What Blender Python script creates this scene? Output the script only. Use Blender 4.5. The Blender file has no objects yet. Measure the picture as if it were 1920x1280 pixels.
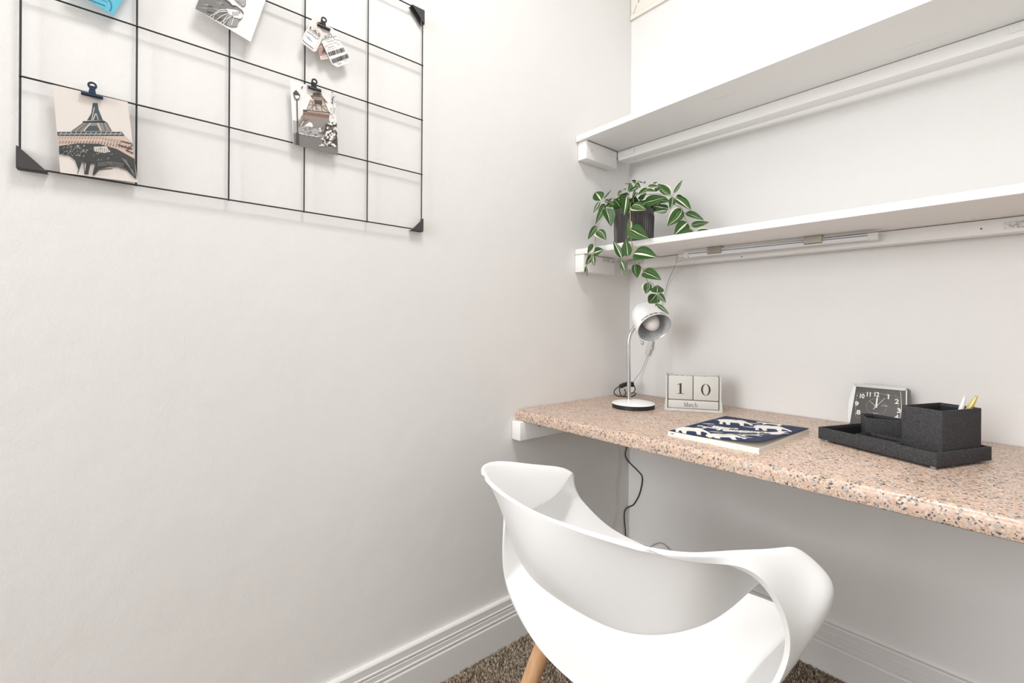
import bpy, bmesh, math, random
import numpy as np
from mathutils import Vector, Matrix
random.seed(7)
SC = bpy.context.scene
COL = SC.collection
# ------------------------------------------------------------------ camera
YAW, ROLL = math.radians(49.68), math.radians(0.34)
CAM = Vector((1.135, -1.58, 1.0))
_f = Vector((-math.sin(YAW), math.cos(YAW), 0)); _r0 = Vector((math.cos(YAW), math.sin(YAW), 0)); _u0 = Vector((0, 0, 1))
_r = _r0*math.cos(ROLL) + _u0*math.sin(ROLL); _u = -_r0*math.sin(ROLL) + _u0*math.cos(ROLL)
cd = bpy.data.cameras.new('camera'); cam = bpy.data.objects.new('camera', cd); COL.objects.link(cam)
cd.sensor_width = 36; cd.lens = 885.7/1920*36; cd.shift_y = -34.2/1920; cd.clip_start = 0.02
M = Matrix.Identity(4)
for i in range(3):
    M[i][0] = _r[i]; M[i][1] = _u[i]; M[i][2] = -_f[i]; M[i][3] = CAM[i]
cam.matrix_world = M
SC.camera = cam
# ------------------------------------------------------------------ light
W = bpy.data.worlds.new('world'); SC.world = W; W.use_nodes = True
W.node_tree.nodes['Background'].inputs[0].default_value = (0.985, 0.99, 1.0, 1)
W.node_tree.nodes['Background'].inputs[1].default_value = 1.45
def area(name, loc, target, size, power, color=(1, 1, 1), shape='SQUARE', size_y=None):
    l = bpy.data.lights.new(name, 'AREA'); l.energy = power; l.size = size; l.color = color
    l.shape = shape
    if size_y: l.shape = 'RECTANGLE'; l.size_y = size_y
    o = bpy.data.objects.new(name, l); COL.objects.link(o); o.location = loc
    d = Vector(target) - Vector(loc); o.rotation_euler = d.to_track_quat('-Z', 'Y').to_euler()
    return o
area('ceiling_light', (.8, -1.2, 2.62), (.8, -1.2, 0), 0.5, 17.0, (1.0, 0.992, 0.985), 'DISK')
area('doorway_daylight', (.72, -4.0, 1.7), (.8, 0, .95), 1.0, 53.0, (0.99, 0.995, 1.0), size_y=1.5)
dn = area('added_down_fill', (.75, -.85, 2.64), (.75, -.85, 0), 0.12, 1.2, (1.0, 0.992, 0.985), 'DISK'); dn.data.spread = math.radians(50)  # added fill, not a known fixture: lifts the chair seat and desk top
SC.view_settings.view_transform = 'Standard'; SC.view_settings.look = 'None'
SC.view_settings.gamma = 1; SC.view_settings.use_curve_mapping = False
SC.view_settings.exposure = -0.05

# ------------------------------------------------------------------ helpers
def MAT(name, color=(.8, .8, .8), rough=.5, metal=0, spec=.5, **kw):
    m = bpy.data.materials.new(name); m.use_nodes = True
    b = m.node_tree.nodes['Principled BSDF']
    b.inputs['Base Color'].default_value = (*color, 1); b.inputs['Roughness'].default_value = rough
    b.inputs['Metallic'].default_value = metal; b.inputs['Specular IOR Level'].default_value = spec
    for k, v in kw.items(): b.inputs[k].default_value = v
    return m
def nd(m, t, **props):
    n = m.node_tree.nodes.new(t)
    for k, v in props.items():
        if k.startswith('i_'):
            key = k[2:].replace('_', ' ')
            n.inputs[key].default_value = v
        else: setattr(n, k, v)
    return n
def lk(m, a, b): m.node_tree.links.new(a, b)
def bsdf(m): return m.node_tree.nodes['Principled BSDF']
def ramp(m, fac, stops, interp='LINEAR'):
    n = nd(m, 'ShaderNodeValToRGB'); r = n.color_ramp; r.interpolation = interp
    while len(r.elements) < len(stops): r.elements.new(.5)
    for e, (p, c) in zip(r.elements, stops): e.position = p; e.color = (*c, 1)
    lk(m, fac, n.inputs[0]); return n
def mixc(m, fac, a, b):
    n = nd(m, 'ShaderNodeMix', data_type='RGBA')
    for s, v in ((0, fac), (6, a), (7, b)):
        if hasattr(v, 'is_linked') or hasattr(v, 'links'): lk(m, v, n.inputs[s])
        elif s == 0: n.inputs[0].default_value = v
        else: n.inputs[s].default_value = (*v, 1)
    return n.outputs[2]
def coords(m, scale=(1, 1, 1)):
    t = nd(m, 'ShaderNodeTexCoord'); mp = nd(m, 'ShaderNodeMapping'); mp.inputs['Scale'].default_value = scale
    lk(m, t.outputs['Object'], mp.inputs[0]); return mp.outputs[0]
def noise(m, co, scale, detail=4, rough=.55):
    n = nd(m, 'ShaderNodeTexNoise'); n.inputs['Scale'].default_value = scale; n.inputs['Detail'].default_value = detail
    n.inputs['Roughness'].default_value = rough; lk(m, co, n.inputs['Vector']); return n
def bump(m, h, strength=.2, dist=.002):
    b = nd(m, 'ShaderNodeBump'); b.inputs['Strength'].default_value = strength; b.inputs['Distance'].default_value = dist
    lk(m, h, b.inputs['Height']); lk(m, b.outputs[0], bsdf(m).inputs['Normal'])

def OB(name, me, mat=None, parent=None, loc=None):
    o = bpy.data.objects.new(name, me); COL.objects.link(o)
    if mat is not None and not isinstance(me, type(None)):
        for k in (mat if isinstance(mat, (list, tuple)) else [mat]):
            if k.name not in [x.name for x in me.materials if x]: me.materials.append(k)
    if parent: o.parent = parent
    if loc is not None: o.location = loc
    return o
def fin(name, bm, mat=None, parent=None, smooth=None, loc=None):
    me = bpy.data.meshes.new(name)
    bm.normal_update()
    if smooth is not None:
        for f in bm.faces: f.smooth = True
        for e in bm.edges:
            if len(e.link_faces) == 2 and e.calc_face_angle(0) > math.radians(smooth): e.smooth = False
    bm.to_mesh(me); bm.free()
    return OB(name, me, mat, parent, loc)
def thing(name, label, cat, loc=(0, 0, 0), group=None, rz=0):
    o = bpy.data.objects.new(name, None); COL.objects.link(o); o.location = loc; o.rotation_euler = (0, 0, rz)
    o.empty_display_size = .05
    tag(o, label, cat, group); return o
def tag(o, label, cat, group=None):
    o['label'] = label; o['category'] = cat
    if group: o['group'] = group
    return o
def struct(o): o['kind'] = 'structure'; return o
def box(bm, x0, x1, y0, y1, z0, z1, bev=0, seg=2):
    t = bmesh.new()
    bmesh.ops.create_cube(t, size=1)
    for v in t.verts: v.co = Vector((x0+(v.co.x+.5)*(x1-x0), y0+(v.co.y+.5)*(y1-y0), z0+(v.co.z+.5)*(z1-z0)))
    if bev: bmesh.ops.bevel(t, geom=t.edges[:], offset=bev, segments=seg, affect='EDGES', profile=.5)
    join(bm, t)
def join(bm, t, mtx=None):
    if mtx is not None: t.transform(mtx)
    me = bpy.data.meshes.new('tmp'); t.to_mesh(me); t.free(); bm.from_mesh(me); bpy.data.meshes.remove(me)
def prism(bm, poly, h0, h1, axis='z', bev=0):
    """extrude 2D polygon; axis z: (x,y); axis x: poly=(y,z); axis y: poly=(x,z)"""
    t = bmesh.new()
    def P(p, h): return {'z': (p[0], p[1], h), 'x': (h, p[0], p[1]), 'y': (p[0], h, p[1])}[axis]
    a = [t.verts.new(P(p, h0)) for p in poly]; b = [t.verts.new(P(p, h1)) for p in poly]
    n = len(poly)
    t.faces.new(a[::-1]); t.faces.new(b)
    for i in range(n): t.faces.new((a[i], a[(i+1) % n], b[(i+1) % n], b[i]))
    bmesh.ops.recalc_face_normals(t, faces=t.faces[:])
    if bev: bmesh.ops.bevel(t, geom=t.edges[:], offset=bev, segments=2, affect='EDGES', profile=.5)
    join(bm, t)
def smooth_path(pts, n=6):
    P = [Vector(p) for p in pts]; out = []
    Q = [2*P[0]-P[1]] + P + [2*P[-1]-P[-2]]
    for i in range(1, len(Q)-2):
        p0, p1, p2, p3 = Q[i-1:i+3]
        for k in range(n):
            t = k/n
            out.append(.5*((2*p1)+(-p0+p2)*t+(2*p0-5*p1+4*p2-p3)*t*t+(-p0+3*p1-3*p2+p3)*t**3))
    out.append(P[-1]); return out
def tube(bm, pts, r, sides=8, cap=True, radii=None):
    P = [Vector(p) for p in pts]; n = len(P); rings = []
    t0 = (P[1]-P[0]).normalized(); up = Vector((0, 0, 1)) if abs(t0.z) < .9 else Vector((1, 0, 0))
    nrm = (up - t0*up.dot(t0)).normalized()
    for i in range(n):
        t = ((P[min(i+1, n-1)]-P[max(i-1, 0)])).normalized()
        nrm = (nrm - t*nrm.dot(t)).normalized(); b = t.cross(nrm)
        rr = radii[i] if radii else r
        rings.append([bm.verts.new(P[i] + (nrm*math.cos(6.28318*k/sides)+b*math.sin(6.28318*k/sides))*rr) for k in range(sides)])
    for a, b in zip(rings[:-1], rings[1:]):
        for k in range(sides): bm.faces.new((a[k], a[(k+1) % sides], b[(k+1) % sides], b[k]))
    if cap: bm.faces.new(rings[0][::-1]); bm.faces.new(rings[-1])
def lathe(bm, prof, seg=32, mtx=None, close=False):
    """prof: list of (r,z)"""
    t = bmesh.new(); rings = []
    for r, z in prof:
        if r < 1e-6: rings.append([t.verts.new((0, 0, z))])
        else: rings.append([t.verts.new((r*math.cos(6.283185*k/seg), r*math.sin(6.283185*k/seg), z)) for k in range(seg)])
    for a, b in zip(rings[:-1], rings[1:]):
        for k in range(seg):
            k2 = (k+1) % seg
            if len(a) == 1 and len(b) == 1: continue
            if len(a) == 1: t.faces.new((a[0], b[k2], b[k]))
            elif len(b) == 1: t.faces.new((a[k], a[k2], b[0]))
            else: t.faces.new((a[k], a[k2], b[k2], b[k]))
    bmesh.ops.recalc_face_normals(t, faces=t.faces[:])
    join(bm, t, mtx)
def frame(origin, zaxis, xhint=(0, 0, 1)):
    z = Vector(zaxis).normalized(); x = Vector(xhint); x = (x - z*x.dot(z)).normalized(); y = z.cross(x)
    m = Matrix.Identity(4)
    for i in range(3): m[i][0] = x[i]; m[i][1] = y[i]; m[i][2] = z[i]; m[i][3] = origin[i]
    return m
def text_bm(s, size=1, bold=0, spacing=1):
    cu = bpy.data.curves.new('t', 'FONT'); cu.body = s; cu.size = size; cu.offset = bold; cu.space_character = spacing
    cu.resolution_u = 3
    o = bpy.data.objects.new('t', cu); me = o.to_mesh(); bm = bmesh.new(); bm.from_mesh(me)
    o.to_mesh_clear(); bpy.data.objects.remove(o); bpy.data.curves.remove(cu)
    return bm
def bounds(bm):
    xs = [v.co.x for v in bm.verts]; ys = [v.co.y for v in bm.verts]
    return min(xs), max(xs), min(ys), max(ys)

# ------------------------------------------------------------------ materials
wall_m = MAT('wall_paint', (.82, .80, .77), .62, spec=.25)
co = coords(wall_m); n1 = noise(wall_m, co, 3, 5); n2 = noise(wall_m, co, 260, 3)
rc = ramp(wall_m, n1.outputs[0], [(.3, (.815, .802, .787)), (.7, (.83, .82, .806))]); lk(wall_m, rc.outputs[0], bsdf(wall_m).inputs['Base Color'])
ma = nd(wall_m, 'ShaderNodeMath', operation='ADD'); n3 = noise(wall_m, co, 14, 4)
mm = nd(wall_m, 'ShaderNodeMath', operation='MULTIPLY'); mm.inputs[1].default_value = 5.0
lk(wall_m, n3.outputs[0], mm.inputs[0]); lk(wall_m, mm.outputs[0], ma.inputs[0]); lk(wall_m, n2.outputs[0], ma.inputs[1]); bump(wall_m, ma.outputs[0], .25, .0012)

ceil_m = MAT('ceiling_paint', (.86, .85, .83), .8, spec=.2)
trim_m = MAT('white_gloss_paint', (.80, .79, .775), .38)
co = coords(trim_m, (6, 6, 60)); n1 = noise(trim_m, co, 8, 3); bump(trim_m, n1.outputs[0], .12, .001)
wood_m = MAT('painted_timber', (.84, .83, .81), .5)
co = coords(wood_m, (1.2, 14, 14)); n1 = noise(wood_m, co, 7, 6, .65); n2 = noise(wood_m, coords(wood_m, (2.2, 16, 16)), 2.2, 3)
rc = ramp(wood_m, n2.outputs[0], [(.0, (.66, .60, .52)), (.27, (.80, .775, .74)), (.36, (.84, .83, .81)), (1, (.85, .84, .82))])
lk(wood_m, rc.outputs[0], bsdf(wood_m).inputs['Base Color']); bump(wood_m, n1.outputs[0], .25, .0015)
gap_m = MAT('dark_gap', (.10, .08, .06), .9)
bracket_m = MAT('painted_bracket', (.62, .62, .60), .45)
co = coords(bracket_m); n1 = noise(bracket_m, co, 130, 3); rc = ramp(bracket_m, n1.outputs[0], [(.42, (.42, .42, .41)), (.55, (.74, .73, .71))]); lk(bracket_m, rc.outputs[0], bsdf(bracket_m).inputs['Base Color'])
wbracket_m = MAT('white_painted_bracket', (.80, .80, .79), .5)

# speckled granite
gr = MAT('granite', (.6, .45, .36), .32)
co = coords(gr)
def vor(scale, feat='F1'):
    v = nd(gr, 'ShaderNodeTexVoronoi'); v.feature = feat; v.inputs['Scale'].default_value = scale
    w = noise(gr, co, scale*.9, 3); mixv = nd(gr, 'ShaderNodeMix', data_type='VECTOR'); mixv.inputs[0].default_value = .006
    lk(gr, co, mixv.inputs[4]); lk(gr, w.outputs['Color'], mixv.inputs[5]); lk(gr, mixv.outputs[1], v.inputs['Vector']); return v
va = vor(300); vb = vor(330); vc = vor(210)
ra = ramp(gr, va.outputs['Color'], [(.0, (.42, .235, .155)), (.14, (.54, .335, .235)), (.32, (.54, .39, .30)), (.5, (.61, .465, .37)), (.68, (.72, .62, .53)), (.80, (.48, .30, .21)), (.92, (.60, .465, .375))], 'CONSTANT')
sepb = nd(gr, 'ShaderNodeSeparateColor'); lk(gr, vb.outputs['Color'], sepb.inputs[0])
sepc = nd(gr, 'ShaderNodeSeparateColor'); lk(gr, vc.outputs['Color'], sepc.inputs[0])
nz = noise(gr, co, 38, 3)
thr = nd(gr, 'ShaderNodeMath', operation='MULTIPLY_ADD'); lk(gr, nz.outputs[0], thr.inputs[0]); thr.inputs[1].default_value = .55; thr.inputs[2].default_value = -.13
dk = nd(gr, 'ShaderNodeMath', operation='LESS_THAN'); lk(gr, sepb.outputs[1], dk.inputs[0]); lk(gr, thr.outputs[0], dk.inputs[1])
gy = nd(gr, 'ShaderNodeMath', operation='LESS_THAN'); lk(gr, sepc.outputs[2], gy.inputs[0]); gy.inputs[1].default_value = .10
nb = noise(gr, co, 420, 2)
soft = ramp(gr, nb.outputs[0], [(.3, (.50, .33, .24)), (.5, (.58, .43, .335)), (.7, (.66, .55, .46))])
base_ = mixc(gr, .45, ra.outputs[0], soft.outputs[0])
c1 = mixc(gr, gy.outputs[0], base_, (.40, .37, .345))
rd = ramp(gr, sepb.outputs[0], [(.0, (.07, .065, .065)), (.45, (.22, .19, .17)), (.75, (.34, .26, .21))], 'CONSTANT')
c2 = mixc(gr, dk.outputs[0], c1, rd.outputs[0]); lk(gr, c2, bsdf(gr).inputs['Base Color'])

carpet_m = MAT('carpet_base', (.20, .165, .13), .95, spec=.1)
co = coords(carpet_m); n1 = noise(carpet_m, co, 220, 3); rc = ramp(carpet_m, n1.outputs[0], [(.35, (.12, .095, .07)), (.6, (.36, .30, .24))]); lk(carpet_m, rc.outputs[0], bsdf(carpet_m).inputs['Base Color']); bump(carpet_m, n1.outputs[0], 1, .006)
pile_m = MAT('carpet_wool', (.4, .34, .28), .95, spec=.1)
at = nd(pile_m, 'ShaderNodeAttribute', attribute_name='tint'); lk(pile_m, at.outputs['Color'], bsdf(pile_m).inputs['Base Color'])

black_m = MAT('black_enamel', (.018, .018, .019), .38)
bracket_dark = MAT('dark_fabric_corner', (.055, .052, .052), .7); co = coords(bracket_dark); n1 = noise(bracket_dark, co, 900, 2); bump(bracket_dark, n1.outputs[0], .3, .0006)
clip_m = MAT('gunmetal', (.05, .048, .05), .3, metal=.7)
steel_m = MAT('steel', (.62, .62, .62), .25, metal=1)
nickel_m = MAT('brushed_nickel', (.30, .265, .225), .4, metal=.6)
chrome_m = MAT('chrome', (.62, .62, .62), .10, metal=1)
plastic_m = MAT('white_plastic', (.84, .84, .835), .36)
lampw_m = MAT('white_enamel', (.92, .92, .91), .25)
lampin_m = MAT('lamp_interior', (.60, .61, .62), .4)
bulb_m = MAT('frosted_bulb', (.80, .775, .75), .35)
grey_plastic = MAT('grey_plastic', (.66, .66, .63), .4)
rubber_m = MAT('black_rubber', (.012, .012, .012), .5)
beech_m = MAT('beech', (.62, .36, .19), .45)
co = coords(beech_m, (10, 10, .9)); n1 = noise(beech_m, co, 6, 5); rc = ramp(beech_m, n1.outputs[0], [(.3, (.52, .28, .13)), (.55, (.66, .39, .21)), (.8, (.72, .46, .27))]); lk(beech_m, rc.outputs[0], bsdf(beech_m).inputs['Base Color'])
fab_m = MAT('charcoal_linen', (.06, .06, .065), .85, spec=.2)
co = coords(fab_m, (1, 1, 1)); n1 = noise(fab_m, coords(fab_m, (520, 520, 2600)), 1.0, 3); n2 = noise(fab_m, coords(fab_m, (2600, 2600, 520)), 1.0, 3)
mx_ = nd(fab_m, 'ShaderNodeMath', operation='MAXIMUM'); lk(fab_m, n1.outputs[0], mx_.inputs[0]); lk(fab_m, n2.outputs[0], mx_.inputs[1])
rc = ramp(fab_m, mx_.outputs[0], [(.44, (.018, .018, .020)), (.58, (.056, .055, .059)), (.72, (.19, .187, .185))]); lk(fab_m, rc.outputs[0], bsdf(fab_m).inputs['Base Color']); bump(fab_m, mx_.outputs[0], .5, .0006)
lining_m = MAT('black_lining', (.012, .012, .014), .8)
pot_m = MAT('pot_glaze', (.085, .078, .078), .42); co = coords(pot_m, (60, 60, 2)); n1 = noise(pot_m, co, 1.2, 3)
rc = ramp(pot_m, n1.outputs[0], [(.3, (.030, .027, .027)), (.7, (.085, .077, .075))]); lk(pot_m, rc.outputs[0], bsdf(pot_m).inputs['Base Color'])
soil_m = MAT('dark_soil', (.03, .024, .018), .95)
stem_m = MAT('vine_stem', (.36, .30, .15), .6)
leaf_m = MAT('variegated_leaf', (.06, .18, .04), .38)
uvn = nd(leaf_m, 'ShaderNodeUVMap'); sp = nd(leaf_m, 'ShaderNodeSeparateXYZ'); lk(leaf_m, uvn.outputs[0], sp.inputs[0])
oi = nd(leaf_m, 'ShaderNodeObjectInfo')
nn_ = noise(leaf_m, uvn.outputs[0], 2.4, 3)
ad = nd(leaf_m, 'ShaderNodeMath', operation='MULTIPLY_ADD'); lk(leaf_m, nn_.outputs[0], ad.inputs[0]); ad.inputs[1].default_value = .12; lk(leaf_m, sp.outputs[1], ad.inputs[2])
cr_ = (.74, .72, .55); g1 = (.016, .066, .008); g2 = (.042, .118, .018); g3 = (.13, .22, .07)
rA = ramp(leaf_m, ad.outputs[0], [(.0, cr_), (.17, cr_), (.195, g1), (.36, g2), (.47, g1), (.535, g1), (.55, g3), (.60, g3), (.62, g1), (.72, g1), (.74, cr_), (.765, cr_), (.785, g1), (.9, g2), (1, g1)])
rB = ramp(leaf_m, ad.outputs[0], [(.0, g1), (.14, g1), (.18, g2), (.33, g1), (.36, g3), (.38, g1), (.535, g1), (.55, cr_), (.575, cr_), (.59, g1), (.74, g1), (.77, g3), (.80, g1), (1, g2)])
rC = ramp(leaf_m, ad.outputs[0], [(.0, g2), (.3, g1), (.50, g1), (.52, cr_), (.62, cr_), (.64, g1), (.80, g2), (.95, g1), (1, g1)])
s1 = nd(leaf_m, 'ShaderNodeMath', operation='GREATER_THAN'); lk(leaf_m, oi.outputs['Random'], s1.inputs[0]); s1.inputs[1].default_value = .36
s2 = nd(leaf_m, 'ShaderNodeMath', operation='GREATER_THAN'); lk(leaf_m, oi.outputs['Random'], s2.inputs[0]); s2.inputs[1].default_value = .70
cA = mixc(leaf_m, s1.outputs[0], rA.outputs[0], rB.outputs[0]); cB = mixc(leaf_m, s2.outputs[0], cA, rC.outputs[0])
lk(leaf_m, cB, bsdf(leaf_m).inputs['Base Color'])
cal_m = MAT('chalky_grey_wood', (.70, .69, .65), .6); co = coords(cal_m, (20, 20, 20)); n1 = noise(cal_m, co, 3, 4)
rc = ramp(cal_m, n1.outputs[0], [(.3, (.55, .555, .525)), (.7, (.63, .635, .605))]); lk(cal_m, rc.outputs[0], bsdf(cal_m).inputs['Base Color'])
block_m = MAT('painted_block', (.60, .59, .55), .55)
ink_m = MAT('dark_ink', (.03, .03, .032), .6)
paper_m = MAT('page_paper', (.84, .81, .74), .7)
navy_m = MAT('navy_cover', (.010, .022, .068), .6, spec=.25)
printw_m = MAT('cream_print', (.80, .77, .72), .55)
grey_print = MAT('grey_print', (.30, .30, .30), .55)
clockgrey_m = MAT('warm_grey_plastic', (.10, .088, .083), .4)
silver_m = MAT('silver_plastic', (.42, .41, .395), .3, metal=.3)
dial_m = MAT('dial', (.050, .043, .040), .12, spec=.6)
lume_m = MAT('luminous_paint', (.84, .84, .78), .5)
gold_m = MAT('gold_pen', (.72, .60, .22), .3, metal=.35)
glass_m = MAT('clear_glass', (1, 1, 1), .02, **{'Transmission Weight': 1.0, 'IOR': 1.1})
tan_wire = MAT('beige_wire', (.52, .44, .34), .6)
grey_wire = MAT('grey_wire', (.40, .40, .39), .5)
PC = dict(ash=(.42, .41, .40), brown=(.20, .14, .105), cream=(.76, .70, .655), dusk=(.20, .185, .178), fur=(.16, .157, .15), ink=(.022, .022, .025), mauve=(.46, .29, .26),
          navy=(.10, .16, .36), paper=(.83, .80, .775), pink=(.62, .47, .40), rust=(.30, .16, .10), sand=(.55, .49, .44), sky=(.10, .46, .62), slate=(.062, .085, .095),
          soot=(.050, .055, .053), taupe=(.27, .245, .225), teal=(.02, .14, .20), umber=(.075, .058, .05), white=(.84, .83, .82))
PM = {k: MAT('print_'+k, v, .5) for k, v in PC.items()}

# ------------------------------------------------------------------ the room
def slab(name, x0, x1, y0, y1, z0, z1, m):
    bm = bmesh.new(); box(bm, x0, x1, y0, y1, z0, z1); return struct(fin(name, bm, m))
RX, RY, H = 2.7, -4.2, 2.72
slab('floor', -.12, RX, RY, .12, -.06, 0, carpet_m)
slab('wall_left', -.12, 0, RY, 0, 0, H, wall_m)
slab('wall_back', -.12, RX, 0, .12, 0, H, wall_m)
slab('wall_right', RX, RX+.12, RY, .12, 0, H, wall_m)
slab('wall_front_light_block', 1.5, RX, RY-.12, RY, 0, H, wall_m)  # unseen part wall, added and sized to keep outside light off the left wall
slab('ceiling', -.12, RX+.12, RY, .12, H, H+.08, ceil_m)
# raised old plaster band above the shelves, with a small crack at its corner
bm = bmesh.new(); prism(bm, [(-.003, 2.212), (-.010, 2.207), (-.010, 2.222), (-.006, 2.23), (-.006, 2.60), (0, 2.60), (0, 2.207)], .002, RX-.002, 'x'); band = struct(fin('trim_1', bm, MAT('old_cream_paint', (.83, .80, .73), .6)))
bm = bmesh.new()
for pts, rr in (([(.036, -.007, 2.262), (.040, -.007, 2.272), (.044, -.007, 2.276), (.0445, -.007, 2.30)], .0012), ([(.012, -.007, 2.226), (.03, -.007, 2.256)], .0006), ([(.052, -.007, 2.273), (.056, -.007, 2.29), (.054, -.007, 2.31)], .0012)):
    tube(bm, pts, rr, 5)
fin('plaster_crack', bm, MAT('crack_brown', (.30, .20, .10), .9), band)['kind'] = 'stuff'
# baseboards: stepped profile (depth out of the wall, height)
prof = [(0, 0), (.019, 0), (.019, .086), (.0175, .089), (.0135, .091), (.0175, .0945), (.0175, .099), (.0155, .1005), (.0155, .113), (.0115, .1155), (.0155, .1185), (.0155, .1225), (.0135, .124), (.0135, .142), (.011, .1455), (0, .1455)]
bm = bmesh.new(); prism(bm, [(-d, z) for d, z in prof], 0, RX, 'x'); struct(fin('baseboard_back', bm, trim_m))
bm = bmesh.new(); prism(bm, [(d, z) for d, z in prof], RY, 0, 'y'); struct(fin('baseboard_left', bm, trim_m))
# carpet pile where the photograph looks at the floor
def carpet():
    rs = np.random.RandomState(5)
    V = []; Fc = []; T = []
    def patch(x0, x1, y0, y1, s):
        nx, ny = int((x1-x0)/s), int((y1-y0)/s)
        X, Y = np.meshgrid(np.arange(nx), np.arange(ny)); X = x0+(X.ravel()+rs.rand(nx*ny)*.7)*s; Y = y0+(Y.ravel()+rs.rand(nx*ny)*.7)*s
        n = len(X); base = sum(len(v) for v in V)
        ang = rs.rand(n)*6.283; r = s*(.55+.3*rs.rand(n)); h = .006+.006*rs.rand(n); lean = (rs.rand(n, 2)-.5)*s*1.4
        ring = []
        for lev, (rr, zz, ll) in enumerate(((1, 0, 0), (.95, .6, .5), (.35, 1, 1))):
            for k in range(4):
                a = ang+k*1.5708
                ring.append(np.stack([X+np.cos(a)*r*rr+lean[:, 0]*ll, Y+np.sin(a)*r*rr+lean[:, 1]*ll, h*zz], 1))
        P = np.stack(ring, 1).reshape(-1, 3)
        b = base+np.arange(n)[:, None]*12
        fs = []
        for lev in (0, 1):
            for k in range(4):
                k2 = (k+1) % 4; fs.append(np.concatenate([b+lev*4+k, b+lev*4+k2, b+lev*4+4+k2, b+lev*4+4+k], 1))
        fs.append(np.concatenate([b+8, b+9, b+10, b+11], 1))
        c = np.array([(.36, .295, .225), (.24, .19, .14), (.15, .115, .085), (.47, .40, .32), (.30, .24, .18)])[rs.randint(0, 5, n)]*(.85+.3*rs.rand(n))[:, None]
        V.append(P); Fc.append(np.concatenate(fs, 0)); T.append(np.repeat(c, 12, 0))
    patch(.0195, .62, -1.35, -.55, .0045)
    patch(.50, 1.05, -.62, -.0195, .0045)
    V_, F_, T_ = np.concatenate(V), np.concatenate(Fc), np.concatenate(T)
    me = bpy.data.meshes.new('carpet_pile'); me.from_pydata(V_.tolist(), [], F_.tolist())
    at = me.attributes.new('tint', 'FLOAT_COLOR', 'POINT'); at.data.foreach_set('color', np.concatenate([T_, np.ones((len(T_), 1))], 1).astype(np.float32).ravel())
    o = OB('carpet_pile', me, pile_m, bpy.data.objects['floor']); o['kind'] = 'stuff'
carpet()

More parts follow.
